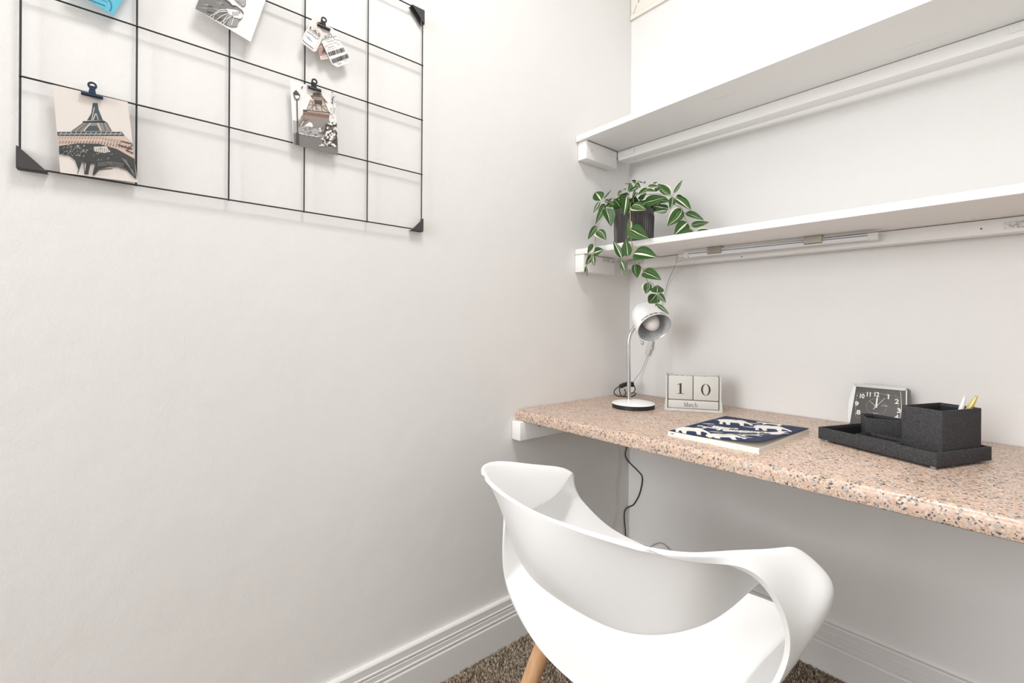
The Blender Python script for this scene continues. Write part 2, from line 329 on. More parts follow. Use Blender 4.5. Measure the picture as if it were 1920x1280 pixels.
# ------------------------------------------------------------------ measured outlines (metres): leaves, stems, prints on the wall sheets, chair shell
LEAVES = [(0.0879,-0.29,1.4257,0.0444,-0.27,1.4695,0.0311,0),
(0.0824,-0.29,1.4233,0.0599,-0.3,1.3858,0.0121,0),
(0.0976,-0.29,1.4289,0.1259,-0.28,1.4584,0.0038,0),
(0.1166,-0.3,1.4014,0.0996,-0.32,1.3843,0.0187,0),
(0.1161,-0.31,1.3965,0.1009,-0.335,1.3361,0.0152,0),
(0.1405,-0.33,1.382,0.1742,-0.345,1.3152,0.0315,0),
(0.1325,-0.28,1.4102,0.1144,-0.3,1.4001,0.0144,0),
(0.141,-0.25,1.4325,0.1325,-0.28,1.4136,0.0128,0),
(0.1471,-0.28,1.4041,0.1504,-0.3,1.3567,0.0101,0),
(0.1131,-0.345,1.3286,0.0797,-0.35,1.2848,0.0142,0),
(0.1143,-0.345,1.3093,0.1572,-0.35,1.276,0.0267,0),
(0.2075,-0.31,1.4103,0.2129,-0.33,1.3465,0.0186,0),
(0.2289,-0.31,1.3773,0.2944,-0.33,1.3511,0.0272,0),
(0.2251,-0.31,1.3748,0.2229,-0.32,1.3519,0.0112,0),
(0.2448,-0.345,1.3263,0.2395,-0.35,1.2646,0.0141,0),
(0.2469,-0.345,1.2963,0.3185,-0.352,1.257,0.0351,0),
(0.1855,-0.25,1.469,0.1531,-0.25,1.4778,0.0047,0),
(0.2013,-0.25,1.4721,0.1978,-0.27,1.4748,0.0092,0),
(0.1963,-0.24,1.4735,0.2259,-0.26,1.4458,0.0134,0),
(0.1983,-0.24,1.479,0.2198,-0.23,1.4686,0.003,0),
(0.212,-0.22,1.4706,0.2188,-0.22,1.4775,0.0047,0),
(0.1978,-0.27,1.4623,0.1986,-0.29,1.4353,0.0107,0),
(0.2093,-0.25,1.4546,0.1934,-0.28,1.4358,0.0108,0),
(0.1429,-0.25,1.457,0.1414,-0.27,1.434,0.0077,0),
(0.1561,-0.24,1.4612,0.147,-0.25,1.4561,0.0048,0),
(0.1729,-0.26,1.4311,0.1531,-0.28,1.4299,0.0134,0),
(0.1665,-0.24,1.4428,0.1518,-0.27,1.4252,0.011,0),
(0.2391,-0.24,1.446,0.2284,-0.28,1.4188,0.0156,0),
(0.2066,-0.26,1.4392,0.2163,-0.29,1.4089,0.0099,0),
(0.2273,-0.27,1.4053,0.2689,-0.29,1.4159,0.0114,0),
(0.1726,-0.22,1.4333,0.2025,-0.24,1.4388,0.0102,0),
(0.2028,-0.29,1.405,0.2004,-0.3,1.3777,0.0147,0),
(0.1452,-0.25,1.4163,0.1312,-0.27,1.4054,0.0103,0),
(0.2086,-0.22,1.4026,0.2527,-0.24,1.3779,0.0118,0),
(0.0934,-0.26,1.428,0.1205,-0.27,1.4314,0.0061,0),
(0.0802,-0.26,1.4341,0.103,-0.25,1.4174,0.0105,0),
(0.098,-0.345,1.2693,0.0792,-0.35,1.2372,0.0142,0),
(0.1021,-0.345,1.2367,0.1428,-0.35,1.2449,0.0246,0),
(0.0915,-0.345,1.2341,0.0735,-0.35,1.2121,0.0113,0),
(0.0968,-0.35,1.2256,0.0714,-0.352,1.1993,0.0127,0),
(0.1035,-0.35,1.2264,0.1102,-0.352,1.1921,0.0127,0),
(0.0756,-0.35,1.1976,0.0667,-0.352,1.1679,0.006,0),
(0.0746,-0.35,1.1931,0.08,-0.352,1.1572,0.0054,0),
(0.2203,-0.35,1.2078,0.1881,-0.35,1.268,0.0202,0),
(0.2444,-0.35,1.2098,0.2361,-0.352,1.2655,0.0248,0),
(0.2661,-0.35,1.2174,0.3526,-0.36,1.1973,0.0383,0),
(0.2176,-0.35,1.2003,0.2342,-0.352,1.1652,0.0146,0),
(0.2247,-0.352,1.1681,0.2418,-0.352,1.1484,0.0085,0),
(0.2217,-0.35,1.1999,0.2025,-0.35,1.2051,0.0063,0),
(0.2746,-0.35,1.1845,0.2809,-0.352,1.1413,0.0261,0),
(0.2996,-0.35,1.1579,0.3675,-0.36,1.1287,0.0279,0),
(0.3182,-0.35,1.1245,0.3094,-0.352,1.0908,0.023,0),
(0.3473,-0.35,1.092,0.3504,-0.352,1.1147,0.0293,0),
(0.3457,-0.35,1.0883,0.3206,-0.352,1.0621,0.0283,0),
(0.3512,-0.35,1.0897,0.3782,-0.352,1.0627,0.0146,0),
(0.3471,-0.35,1.0589,0.3912,-0.355,1.0286,0.0105,0),
(0.3495,-0.35,1.0599,0.3412,-0.35,1.0538,0.0052,0),
(0.2351,-0.23,1.4567,0.281,-0.24,1.4431,0.0111,0),
(0.2429,-0.22,1.4623,0.2578,-0.21,1.4681,0.005,0),
(0.3106,-0.22,1.4123,0.2514,-0.2,1.4653,0.0234,0),
(0.322,-0.22,1.4151,0.3412,-0.2,1.4588,0.0107,0),
(0.2402,-0.26,1.3935,0.3294,-0.28,1.3923,0.0264,0),
(0.2367,-0.24,1.4411,0.2822,-0.26,1.4217,0.0116,0),
(0.2577,-0.23,1.4359,0.2856,-0.23,1.4382,0.0092,0),
(0.2639,-0.23,1.4055,0.3191,-0.24,1.3878,0.0212,0),
(0.3164,-0.24,1.3644,0.283,-0.27,1.375,0.0188,0),
(0.3187,-0.25,1.3564,0.2865,-0.27,1.3555,0.0136,0),
(0.3326,-0.24,1.3974,0.3342,-0.26,1.3571,0.0156,0),
(0.3365,-0.23,1.3998,0.3807,-0.24,1.3723,0.0161,0),
(0.3387,-0.24,1.3933,0.4037,-0.26,1.3425,0.027,0),
(0.3662,-0.25,1.3538,0.338,-0.28,1.3012,0.0315,0),
(0.3755,-0.24,1.3413,0.4393,-0.25,1.3062,0.0166,0),
(0.3926,-0.24,1.3005,0.4501,-0.24,1.3004,0.0145,0),
(0.3811,-0.24,1.3105,0.3495,-0.26,1.2735,0.0322,0),
(0.3942,-0.23,1.281,0.3619,-0.25,1.2756,0.0157,0),
(0.411,-0.24,1.2773,0.4592,-0.24,1.2751,0.0155,0),
(0.2793,-0.22,1.4376,0.299,-0.22,1.4108,0.0039,0),
(0.2572,-0.21,1.4049,0.2391,-0.22,1.4211,0.0125,0),
(0.2058,-0.2074,1.3903,0.2335,-0.1791,1.4171,0.0221,0),
(0.1735,-0.2404,1.3801,0.1284,-0.2481,1.3675,0.0188,0),
(0.1868,-0.2377,1.4072,0.1783,-0.21,1.4175,0.0199,0),
(0.1801,-0.2399,1.4048,0.1544,-0.2257,1.4193,0.0271,0),
(0.1574,-0.2312,1.3864,0.1195,-0.2027,1.374,0.0188,0),
(0.1887,-0.2513,1.4037,0.2146,-0.2806,1.421,0.0248,0),
(0.2053,-0.2218,1.3964,0.23,-0.1962,1.4125,0.0204,0),
(0.1663,-0.2336,1.4013,0.1343,-0.202,1.3923,0.0279,0),
(0.1595,-0.2393,1.3908,0.1232,-0.2217,1.4032,0.0235,0),
(0.1904,-0.2315,1.3887,0.1801,-0.1987,1.4017,0.0172,0),
(0.2275,-0.2221,1.3909,0.2668,-0.196,1.4068,0.0275,0),
(0.1411,-0.21,1.3906,0.1037,-0.2112,1.3985,0.019,0),
(0.1929,-0.2463,1.3817,0.2379,-0.2619,1.3903,0.0166,0),
(0.1857,-0.2241,1.3897,0.2104,-0.1809,1.3908,0.0278,0),
(0.1858,-0.2663,1.385,0.2014,-0.2903,1.3958,0.0185,0),
(0.2095,-0.2772,1.3927,0.2372,-0.3154,1.4049,0.0197,0),
(0.1717,-0.2432,1.3979,0.1502,-0.2557,1.4157,0.0231,0),
(0.1575,-0.2768,1.3878,0.1244,-0.3028,1.4147,0.0176,0),
(0.1908,-0.2371,1.3807,0.2273,-0.2362,1.4059,0.0175,0),
(0.1692,-0.2443,1.3911,0.1328,-0.2336,1.3856,0.0245,0),
(0.1841,-0.2408,1.3993,0.1666,-0.2604,1.4142,0.0216,0),
(0.2252,-0.2237,1.3826,0.2574,-0.2235,1.4007,0.0165,0),
(0.1735,-0.2291,1.4005,0.1429,-0.1913,1.4155,0.0172,0),
(0.164,-0.2566,1.3942,0.1502,-0.2807,1.4251,0.0227,0),
(0.2278,-0.2225,1.3937,0.2535,-0.2197,1.4131,0.0169,0),
(0.2266,-0.2201,1.3907,0.2621,-0.1969,1.3782,0.0213,0),
(0.1652,-0.2423,1.3886,0.1351,-0.2241,1.3926,0.0245,0),
(0.2028,-0.2763,1.3871,0.2029,-0.3194,1.3954,0.0276,0),
(0.2092,-0.2265,1.3897,0.2318,-0.1937,1.4079,0.0251,0),
(0.1632,-0.2811,1.3893,0.154,-0.3064,1.4168,0.0234,0),
(0.2105,-0.2873,1.3914,0.1988,-0.324,1.3911,0.0177,0),
(0.1824,-0.2414,1.3881,0.1631,-0.2668,1.3941,0.0275,0),
(0.1833,-0.2508,1.3882,0.1801,-0.3016,1.385,0.0199,0),
(0.1853,-0.1935,1.3821,0.174,-0.1611,1.3932,0.0205,0),
(0.2104,-0.2493,1.3887,0.242,-0.2706,1.3837,0.0193,0),
(0.2064,-0.1911,1.3804,0.2032,-0.1634,1.3927,0.022,0),
(0.2189,-0.2318,1.3923,0.2467,-0.2463,1.3993,0.0197,0),
(0.1393,-0.226,1.3847,0.1085,-0.2345,1.4113,0.0166,0),
(0.195,-0.2195,1.3916,0.2222,-0.1829,1.4129,0.0266,0),
(0.2183,-0.2365,1.3815,0.2432,-0.22,1.398,0.0167,0),
(0.1998,-0.2706,1.3909,0.2174,-0.3019,1.392,0.0202,0),
(0.1763,-0.2071,1.3954,0.1928,-0.1664,1.4047,0.0183,0),
(0.1861,-0.2368,1.381,0.1822,-0.2059,1.3934,0.0172,0),
(0.2134,-0.2525,1.3877,0.2442,-0.2546,1.3947,0.0259,0),
(0.187,-0.2378,1.3896,0.1948,-0.1934,1.3826,0.0219,0),
(0.2111,-0.2002,1.3908,0.2064,-0.1536,1.3855,0.0268,0)]
STEMS = [[(0.1666,-0.24,1.4292),(0.1486,-0.26,1.4106),(0.134,-0.29,1.4049),(0.1309,-0.31,1.387),(0.1299,-0.345,1.3401),(0.119,-0.347,1.3233),(0.1098,-0.347,1.2796),(0.1097,-0.347,1.2676),(0.1028,-0.347,1.2342),(0.0756,-0.35,1.1961)],
[(0.1938,-0.25,1.4204),(0.2231,-0.31,1.3848),(0.2476,-0.345,1.3368),(0.2505,-0.347,1.3048),(0.2527,-0.347,1.2625),(0.2551,-0.347,1.2597),(0.2641,-0.348,1.22),(0.2834,-0.348,1.1843),(0.2987,-0.348,1.1614),(0.3138,-0.348,1.1281),(0.329,-0.348,1.1219),(0.3468,-0.348,1.0921),(0.3487,-0.348,1.0589)],
[(0.2642,-0.348,1.2156),(0.2443,-0.348,1.2056),(0.2202,-0.348,1.2009)],
[(0.2543,-0.347,1.262),(0.2439,-0.348,1.2577)],
[(0.2108,-0.24,1.4286),(0.2658,-0.23,1.4227),(0.3186,-0.23,1.4051),(0.3312,-0.235,1.3795),(0.3601,-0.24,1.3582),(0.3674,-0.24,1.3385),(0.3784,-0.24,1.3151),(0.3909,-0.24,1.295),(0.4023,-0.24,1.2802)],
[(0.3683,-0.24,1.3417),(0.3764,-0.24,1.3416)],
[(0.3146,-0.225,1.4102),(0.3224,-0.23,1.4026),(0.3211,-0.22,1.415)],
[(0.1677,-0.25,1.434),(0.2002,-0.27,1.4106),(0.2197,-0.27,1.4068)],
[(0.2326,-0.25,1.4225),(0.2419,-0.28,1.3991)]]
PRINTS = {
'tower':[('cream',[(-1.6573,1.4001),(-1.5589,1.4007),(-1.5438,1.2564),(-1.6475,1.2531)]),
('slate',[(-1.6065,1.3845),(-1.6004,1.3864),(-1.5985,1.3745),(-1.5926,1.3575),(-1.614,1.3515),(-1.6084,1.3654)]),
('cream',[(-1.604,1.3774),(-1.6073,1.354),(-1.6081,1.354),(-1.6048,1.3774)]),
('cream',[(-1.6021,1.367),(-1.6055,1.3544),(-1.6065,1.3546),(-1.6031,1.3672)]),
('cream',[(-1.6014,1.3676),(-1.5987,1.3567),(-1.5994,1.3563),(-1.6021,1.3671)]),
('taupe',[(-1.618,1.3465),(-1.5879,1.355),(-1.5806,1.3412),(-1.6336,1.3263)]),
('slate',[(-1.6123,1.3427),(-1.6008,1.3459),(-1.5966,1.3377),(-1.6168,1.3323)]),
('slate',[(-1.6177,1.3461),(-1.6333,1.3266),(-1.6339,1.3275),(-1.6183,1.347)]),
('slate',[(-1.612,1.3477),(-1.6255,1.3287),(-1.6261,1.3296),(-1.6126,1.3486)]),
('slate',[(-1.5921,1.354),(-1.5885,1.3401),(-1.5895,1.3394),(-1.5931,1.3533)]),
('slate',[(-1.5874,1.3554),(-1.5808,1.3423),(-1.5817,1.3414),(-1.5883,1.3545)]),
('cream',[(-1.6087,1.3482),(-1.6175,1.3316),(-1.6184,1.3324),(-1.6095,1.3489)]),
('cream',[(-1.5993,1.3516),(-1.5946,1.3386),(-1.5956,1.3377),(-1.6004,1.3507)]),
('ink',[(-1.6197,1.3486),(-1.5914,1.3575),(-1.5873,1.3551),(-1.6191,1.3461)]),
('slate',[(-1.6516,1.3215),(-1.5667,1.3442),(-1.5629,1.3372),(-1.651,1.3142)]),
('cream',[(-1.6459,1.3225),(-1.647,1.3193),(-1.6475,1.3195),(-1.6464,1.3227)]),
('taupe',[(-1.6474,1.3178),(-1.6485,1.3149),(-1.6492,1.3153),(-1.6482,1.3182)]),
('cream',[(-1.6397,1.3242),(-1.6408,1.3209),(-1.6413,1.3211),(-1.6402,1.3244)]),
('taupe',[(-1.6412,1.3195),(-1.6423,1.3165),(-1.6431,1.3169),(-1.642,1.3199)]),
('cream',[(-1.6335,1.3259),(-1.6345,1.3226),(-1.635,1.3228),(-1.634,1.3261)]),
('taupe',[(-1.635,1.3211),(-1.636,1.3181),(-1.6368,1.3185),(-1.6357,1.3215)]),
('cream',[(-1.6271,1.3276),(-1.6282,1.3242),(-1.6287,1.3244),(-1.6276,1.3278)]),
('taupe',[(-1.6286,1.3228),(-1.6297,1.3198),(-1.6305,1.3201),(-1.6294,1.3232)]),
('cream',[(-1.6207,1.3293),(-1.6218,1.3259),(-1.6223,1.3261),(-1.6212,1.3295)]),
('taupe',[(-1.6223,1.3245),(-1.6234,1.3214),(-1.6242,1.3218),(-1.623,1.3248)]),
('cream',[(-1.6143,1.331),(-1.6154,1.3276),(-1.6159,1.3278),(-1.6148,1.3312)]),
('taupe',[(-1.6158,1.3262),(-1.6169,1.3231),(-1.6177,1.3235),(-1.6166,1.3265)]),
('cream',[(-1.6077,1.3327),(-1.6089,1.3293),(-1.6094,1.3295),(-1.6083,1.3329)]),
('taupe',[(-1.6093,1.3279),(-1.6104,1.3248),(-1.6112,1.3252),(-1.6101,1.3283)]),
('cream',[(-1.6011,1.3345),(-1.6023,1.3311),(-1.6028,1.3313),(-1.6017,1.3347)]),
('taupe',[(-1.6027,1.3296),(-1.6039,1.3265),(-1.6047,1.3269),(-1.6035,1.33)]),
('cream',[(-1.5945,1.3363),(-1.5956,1.3328),(-1.5962,1.333),(-1.595,1.3365)]),
('taupe',[(-1.5961,1.3313),(-1.5972,1.3282),(-1.5981,1.3286),(-1.5969,1.3317)]),
('cream',[(-1.5877,1.338),(-1.5889,1.3346),(-1.5895,1.3348),(-1.5883,1.3383)]),
('taupe',[(-1.5894,1.3331),(-1.5905,1.33),(-1.5914,1.3304),(-1.5902,1.3335)]),
('cream',[(-1.5809,1.3399),(-1.5821,1.3364),(-1.5827,1.3366),(-1.5815,1.3401)]),
('taupe',[(-1.5826,1.3349),(-1.5838,1.3318),(-1.5846,1.3321),(-1.5834,1.3353)]),
('cream',[(-1.5741,1.3417),(-1.5753,1.3382),(-1.5758,1.3384),(-1.5746,1.3419)]),
('taupe',[(-1.5757,1.3367),(-1.5769,1.3335),(-1.5778,1.3339),(-1.5766,1.3371)]),
('cream',[(-1.5671,1.3435),(-1.5683,1.34),(-1.5689,1.3403),(-1.5677,1.3438)]),
('taupe',[(-1.5688,1.3385),(-1.57,1.3353),(-1.5709,1.3357),(-1.5696,1.3389)]),
('cream',[(-1.6494,1.3186),(-1.566,1.3407),(-1.566,1.3397),(-1.6494,1.3178)]),
('pink',[(-1.6508,1.3143),(-1.5629,1.3372),(-1.5517,1.3272),(-1.5484,1.299),(-1.5732,1.3107),(-1.5983,1.314),(-1.6257,1.3079),(-1.6493,1.2975)]),
('taupe',[(-1.6473,1.3141),(-1.6489,1.3092),(-1.6498,1.3096),(-1.6482,1.3145)]),
('taupe',[(-1.6438,1.315),(-1.6454,1.3101),(-1.6462,1.3105),(-1.6446,1.3154)]),
('taupe',[(-1.6402,1.316),(-1.6418,1.3111),(-1.6427,1.3114),(-1.641,1.3164)]),
('taupe',[(-1.6365,1.3169),(-1.6382,1.312),(-1.639,1.3124),(-1.6374,1.3173)]),
('taupe',[(-1.6329,1.3179),(-1.6345,1.3129),(-1.6354,1.3133),(-1.6338,1.3182)]),
('taupe',[(-1.6292,1.3188),(-1.6309,1.3138),(-1.6318,1.3142),(-1.6301,1.3192)]),
('taupe',[(-1.6255,1.3198),(-1.6272,1.3148),(-1.6281,1.3152),(-1.6264,1.3202)]),
('taupe',[(-1.6218,1.3207),(-1.6235,1.3157),(-1.6244,1.3161),(-1.6227,1.3211)]),
('taupe',[(-1.6181,1.3217),(-1.6198,1.3167),(-1.6207,1.3171),(-1.619,1.3221)]),
('taupe',[(-1.6144,1.3227),(-1.6161,1.3177),(-1.617,1.318),(-1.6153,1.3231)]),
('taupe',[(-1.6106,1.3237),(-1.6123,1.3186),(-1.6132,1.319),(-1.6115,1.324)]),
('taupe',[(-1.6068,1.3247),(-1.6085,1.3196),(-1.6094,1.32),(-1.6077,1.325)]),
('taupe',[(-1.603,1.3256),(-1.6047,1.3206),(-1.6056,1.3209),(-1.6039,1.326)]),
('taupe',[(-1.5991,1.3266),(-1.6009,1.3215),(-1.6018,1.3219),(-1.6001,1.327)]),
('taupe',[(-1.5953,1.3276),(-1.597,1.3225),(-1.598,1.3229),(-1.5962,1.328)]),
('taupe',[(-1.5914,1.3277),(-1.5931,1.3223),(-1.5941,1.3226),(-1.5924,1.3281)]),
('taupe',[(-1.5875,1.3278),(-1.5892,1.3221),(-1.5902,1.3224),(-1.5885,1.3281)]),
('taupe',[(-1.5835,1.3279),(-1.5853,1.3218),(-1.5863,1.3221),(-1.5845,1.3282)]),
('taupe',[(-1.5796,1.328),(-1.5814,1.3216),(-1.5824,1.3218),(-1.5806,1.3283)]),
('taupe',[(-1.5756,1.3281),(-1.5774,1.3213),(-1.5784,1.3216),(-1.5766,1.3283)]),
('taupe',[(-1.5716,1.3282),(-1.5734,1.3211),(-1.5744,1.3213),(-1.5726,1.3284)]),
('taupe',[(-1.5675,1.3283),(-1.5693,1.3208),(-1.5704,1.321),(-1.5686,1.3285)]),
('umber',[(-1.6469,1.3068),(-1.6485,1.3019),(-1.6491,1.3022),(-1.6475,1.3071)]),
('umber',[(-1.6432,1.3078),(-1.6448,1.3029),(-1.6455,1.3032),(-1.6438,1.3081)]),
('umber',[(-1.6395,1.3087),(-1.6411,1.3038),(-1.6418,1.3041),(-1.6401,1.309)]),
('umber',[(-1.6357,1.3097),(-1.6373,1.3047),(-1.638,1.305),(-1.6364,1.31)]),
('umber',[(-1.632,1.3106),(-1.6336,1.3057),(-1.6343,1.306),(-1.6327,1.3109)]),
('umber',[(-1.6282,1.3116),(-1.6298,1.3066),(-1.6305,1.3069),(-1.6289,1.3119)]),
('umber',[(-1.6244,1.3125),(-1.626,1.3076),(-1.6267,1.3079),(-1.6251,1.3128)]),
('umber',[(-1.6206,1.3135),(-1.6222,1.3085),(-1.6229,1.3088),(-1.6213,1.3138)]),
('umber',[(-1.6167,1.3145),(-1.6184,1.3095),(-1.6191,1.3098),(-1.6174,1.3148)]),
('umber',[(-1.6128,1.3155),(-1.6145,1.3104),(-1.6152,1.3107),(-1.6136,1.3158)]),
('umber',[(-1.6089,1.3165),(-1.6106,1.3114),(-1.6114,1.3117),(-1.6097,1.3168)]),
('umber',[(-1.605,1.3175),(-1.6067,1.3124),(-1.6075,1.3127),(-1.6058,1.3178)]),
('umber',[(-1.6011,1.3185),(-1.6028,1.3134),(-1.6035,1.3137),(-1.6018,1.3188)]),
('umber',[(-1.5971,1.3187),(-1.5988,1.3134),(-1.5996,1.3137),(-1.5979,1.319)]),
('umber',[(-1.5931,1.3189),(-1.5949,1.3135),(-1.5956,1.3138),(-1.5939,1.3192)]),
('umber',[(-1.5891,1.3192),(-1.5908,1.3136),(-1.5916,1.3138),(-1.5899,1.3194)]),
('umber',[(-1.585,1.3194),(-1.5868,1.3136),(-1.5876,1.3139),(-1.5858,1.3197)]),
('umber',[(-1.581,1.3197),(-1.5827,1.3137),(-1.5835,1.314),(-1.5818,1.3199)]),
('umber',[(-1.5769,1.3199),(-1.5787,1.3138),(-1.5794,1.314),(-1.5777,1.3201)]),
('umber',[(-1.5728,1.3202),(-1.5746,1.3138),(-1.5753,1.3141),(-1.5735,1.3204)]),
('umber',[(-1.5686,1.3204),(-1.5704,1.3139),(-1.5712,1.3141),(-1.5694,1.3206)]),
('umber',[(-1.5644,1.3206),(-1.5663,1.314),(-1.5671,1.3142),(-1.5652,1.3208)]),
('umber',[(-1.5602,1.3209),(-1.5621,1.3141),(-1.5629,1.3143),(-1.5611,1.3211)]),
('umber',[(-1.556,1.3211),(-1.5578,1.3141),(-1.5587,1.3143),(-1.5568,1.3213)]),
('umber',[(-1.567,1.3275),(-1.5521,1.3265),(-1.5525,1.3245),(-1.5674,1.3256)]),
('umber',[(-1.5718,1.3199),(-1.5514,1.317),(-1.5519,1.315),(-1.5723,1.318)]),
('umber',[(-1.5603,1.3114),(-1.5516,1.3247),(-1.5505,1.3236),(-1.5592,1.3103)]),
('umber',[(-1.5607,1.3131),(-1.55,1.3092),(-1.5507,1.3073),(-1.5613,1.3112)]),
('soot',[(-1.6493,1.2975),(-1.6257,1.3079),(-1.5983,1.314),(-1.5732,1.3107),(-1.5484,1.2982),(-1.5457,1.2608),(-1.5596,1.2757),(-1.5719,1.279),(-1.5839,1.2767),(-1.5969,1.2692),(-1.6038,1.2569),(-1.6056,1.2565),(-1.6028,1.2772),(-1.6086,1.2775),(-1.6119,1.2568),(-1.6165,1.2558),(-1.6143,1.2762),(-1.6211,1.2777),(-1.6253,1.254),(-1.6246,1.2632),(-1.6289,1.2775),(-1.6367,1.2848),(-1.6487,1.2831)]),
('cream',[(-1.6046,1.307),(-1.5877,1.3119),(-1.5823,1.3038),(-1.5912,1.2994),(-1.604,1.2994)]),
('soot',[(-1.6026,1.3059),(-1.6035,1.2979),(-1.6041,1.2979),(-1.6032,1.3058)]),
('soot',[(-1.6,1.3065),(-1.6009,1.2985),(-1.6016,1.2985),(-1.6007,1.3065)]),
('soot',[(-1.5974,1.3071),(-1.5983,1.2991),(-1.599,1.2991),(-1.5981,1.3071)]),
('soot',[(-1.5949,1.3077),(-1.5958,1.2997),(-1.5965,1.2997),(-1.5956,1.3077)]),
('soot',[(-1.5923,1.3084),(-1.5932,1.3004),(-1.5939,1.3003),(-1.593,1.3084)]),
('soot',[(-1.5897,1.309),(-1.5906,1.301),(-1.5913,1.301),(-1.5904,1.309)]),
('soot',[(-1.5871,1.3097),(-1.588,1.3016),(-1.5887,1.3016),(-1.5878,1.3096)]),
('soot',[(-1.5844,1.3103),(-1.5854,1.3022),(-1.5861,1.3022),(-1.5851,1.3103)]),
('cream',[(-1.6384,1.2915),(-1.6399,1.2897),(-1.6402,1.2901),(-1.6387,1.292)]),
('cream',[(-1.6339,1.2914),(-1.6354,1.2896),(-1.6357,1.29),(-1.6342,1.2919)]),
('cream',[(-1.6251,1.3042),(-1.6267,1.3023),(-1.627,1.3027),(-1.6254,1.3046)]),
('cream',[(-1.646,1.284),(-1.6475,1.2822),(-1.6477,1.2826),(-1.6462,1.2844)]),
('cream',[(-1.6377,1.2978),(-1.6392,1.2959),(-1.6395,1.2963),(-1.638,1.2982)]),
('cream',[(-1.6121,1.2993),(-1.6137,1.2974),(-1.614,1.2978),(-1.6124,1.2998)]),
('cream',[(-1.6177,1.2979),(-1.6193,1.2959),(-1.6196,1.2964),(-1.618,1.2983)]),
('cream',[(-1.6247,1.3026),(-1.6262,1.3007),(-1.6265,1.3012),(-1.6249,1.3031)]),
('cream',[(-1.6247,1.2884),(-1.6263,1.2865),(-1.6266,1.287),(-1.625,1.2888)]),
('cream',[(-1.6286,1.29),(-1.6302,1.2881),(-1.6304,1.2886),(-1.6289,1.2904)]),
('cream',[(-1.6235,1.3046),(-1.6251,1.3027),(-1.6254,1.3031),(-1.6238,1.305)]),
('cream',[(-1.6205,1.2949),(-1.622,1.293),(-1.6223,1.2934),(-1.6207,1.2954)]),
('cream',[(-1.6363,1.3021),(-1.6378,1.3002),(-1.6381,1.3006),(-1.6366,1.3025)]),
('cream',[(-1.6167,1.2982),(-1.6183,1.2963),(-1.6186,1.2967),(-1.617,1.2986)]),
('cream',[(-1.6218,1.2889),(-1.6234,1.287),(-1.6236,1.2874),(-1.6221,1.2893)]),
('cream',[(-1.622,1.288),(-1.6235,1.2861),(-1.6238,1.2866),(-1.6222,1.2884)]),
('cream',[(-1.633,1.2878),(-1.6346,1.2859),(-1.6348,1.2863),(-1.6333,1.2882)]),
('cream',[(-1.6313,1.2855),(-1.6329,1.2837),(-1.6331,1.2841),(-1.6316,1.286)]),
('cream',[(-1.6163,1.3058),(-1.6179,1.3038),(-1.6181,1.3043),(-1.6165,1.3062)]),
('cream',[(-1.6419,1.2971),(-1.6434,1.2952),(-1.6437,1.2956),(-1.6422,1.2975)]),
('cream',[(-1.6132,1.2998),(-1.6148,1.2978),(-1.615,1.2983),(-1.6135,1.3002)]),
('cream',[(-1.6251,1.2996),(-1.6266,1.2977),(-1.6269,1.2981),(-1.6253,1.3)]),
('cream',[(-1.6292,1.2969),(-1.6308,1.295),(-1.631,1.2954),(-1.6295,1.2973)]),
('cream',[(-1.6346,1.2917),(-1.6361,1.2898),(-1.6364,1.2902),(-1.6348,1.2921)]),
('cream',[(-1.6265,1.2873),(-1.6281,1.2854),(-1.6283,1.2858),(-1.6268,1.2877)]),
('cream',[(-1.6231,1.2876),(-1.6247,1.2857),(-1.6249,1.2861),(-1.6234,1.288)]),
('cream',[(-1.617,1.2878),(-1.6186,1.2859),(-1.6188,1.2863),(-1.6173,1.2882)]),
('cream',[(-1.6235,1.3027),(-1.6251,1.3008),(-1.6254,1.3012),(-1.6238,1.3031)]),
('cream',[(-1.6168,1.2883),(-1.6184,1.2865),(-1.6187,1.2869),(-1.6171,1.2888)]),
('cream',[(-1.6153,1.2966),(-1.6169,1.2947),(-1.6172,1.2951),(-1.6156,1.297)]),
('cream',[(-1.622,1.3021),(-1.6236,1.3002),(-1.6239,1.3006),(-1.6223,1.3025)]),
('cream',[(-1.6179,1.2959),(-1.6195,1.294),(-1.6197,1.2944),(-1.6182,1.2963)]),
('cream',[(-1.6369,1.3013),(-1.6384,1.2994),(-1.6386,1.2999),(-1.6371,1.3018)]),
('cream',[(-1.6171,1.2878),(-1.6187,1.2859),(-1.6189,1.2863),(-1.6173,1.2882)]),
('cream',[(-1.6435,1.2853),(-1.645,1.2835),(-1.6452,1.2839),(-1.6437,1.2858)]),
('cream',[(-1.6326,1.3007),(-1.6341,1.2988),(-1.6344,1.2992),(-1.6328,1.3011)]),
('cream',[(-1.6365,1.2876),(-1.638,1.2857),(-1.6383,1.2862),(-1.6367,1.288)]),
('cream',[(-1.6165,1.3068),(-1.6181,1.3048),(-1.6183,1.3053),(-1.6168,1.3072)]),
('cream',[(-1.6255,1.3045),(-1.6271,1.3026),(-1.6273,1.303),(-1.6258,1.3049)]),
('cream',[(-1.6219,1.2997),(-1.6234,1.2978),(-1.6237,1.2983),(-1.6221,1.3002)]),
('taupe',[(-1.5978,1.2805),(-1.5985,1.2733),(-1.5991,1.2733),(-1.5984,1.2804)]),
('taupe',[(-1.5961,1.2812),(-1.5968,1.2739),(-1.5973,1.2739),(-1.5967,1.2811)]),
('taupe',[(-1.5943,1.2819),(-1.595,1.2746),(-1.5956,1.2745),(-1.5949,1.2818)]),
('taupe',[(-1.5926,1.2826),(-1.5932,1.2752),(-1.5938,1.2752),(-1.5931,1.2826)]),
('taupe',[(-1.5908,1.2833),(-1.5915,1.2758),(-1.5921,1.2758),(-1.5914,1.2833)]),
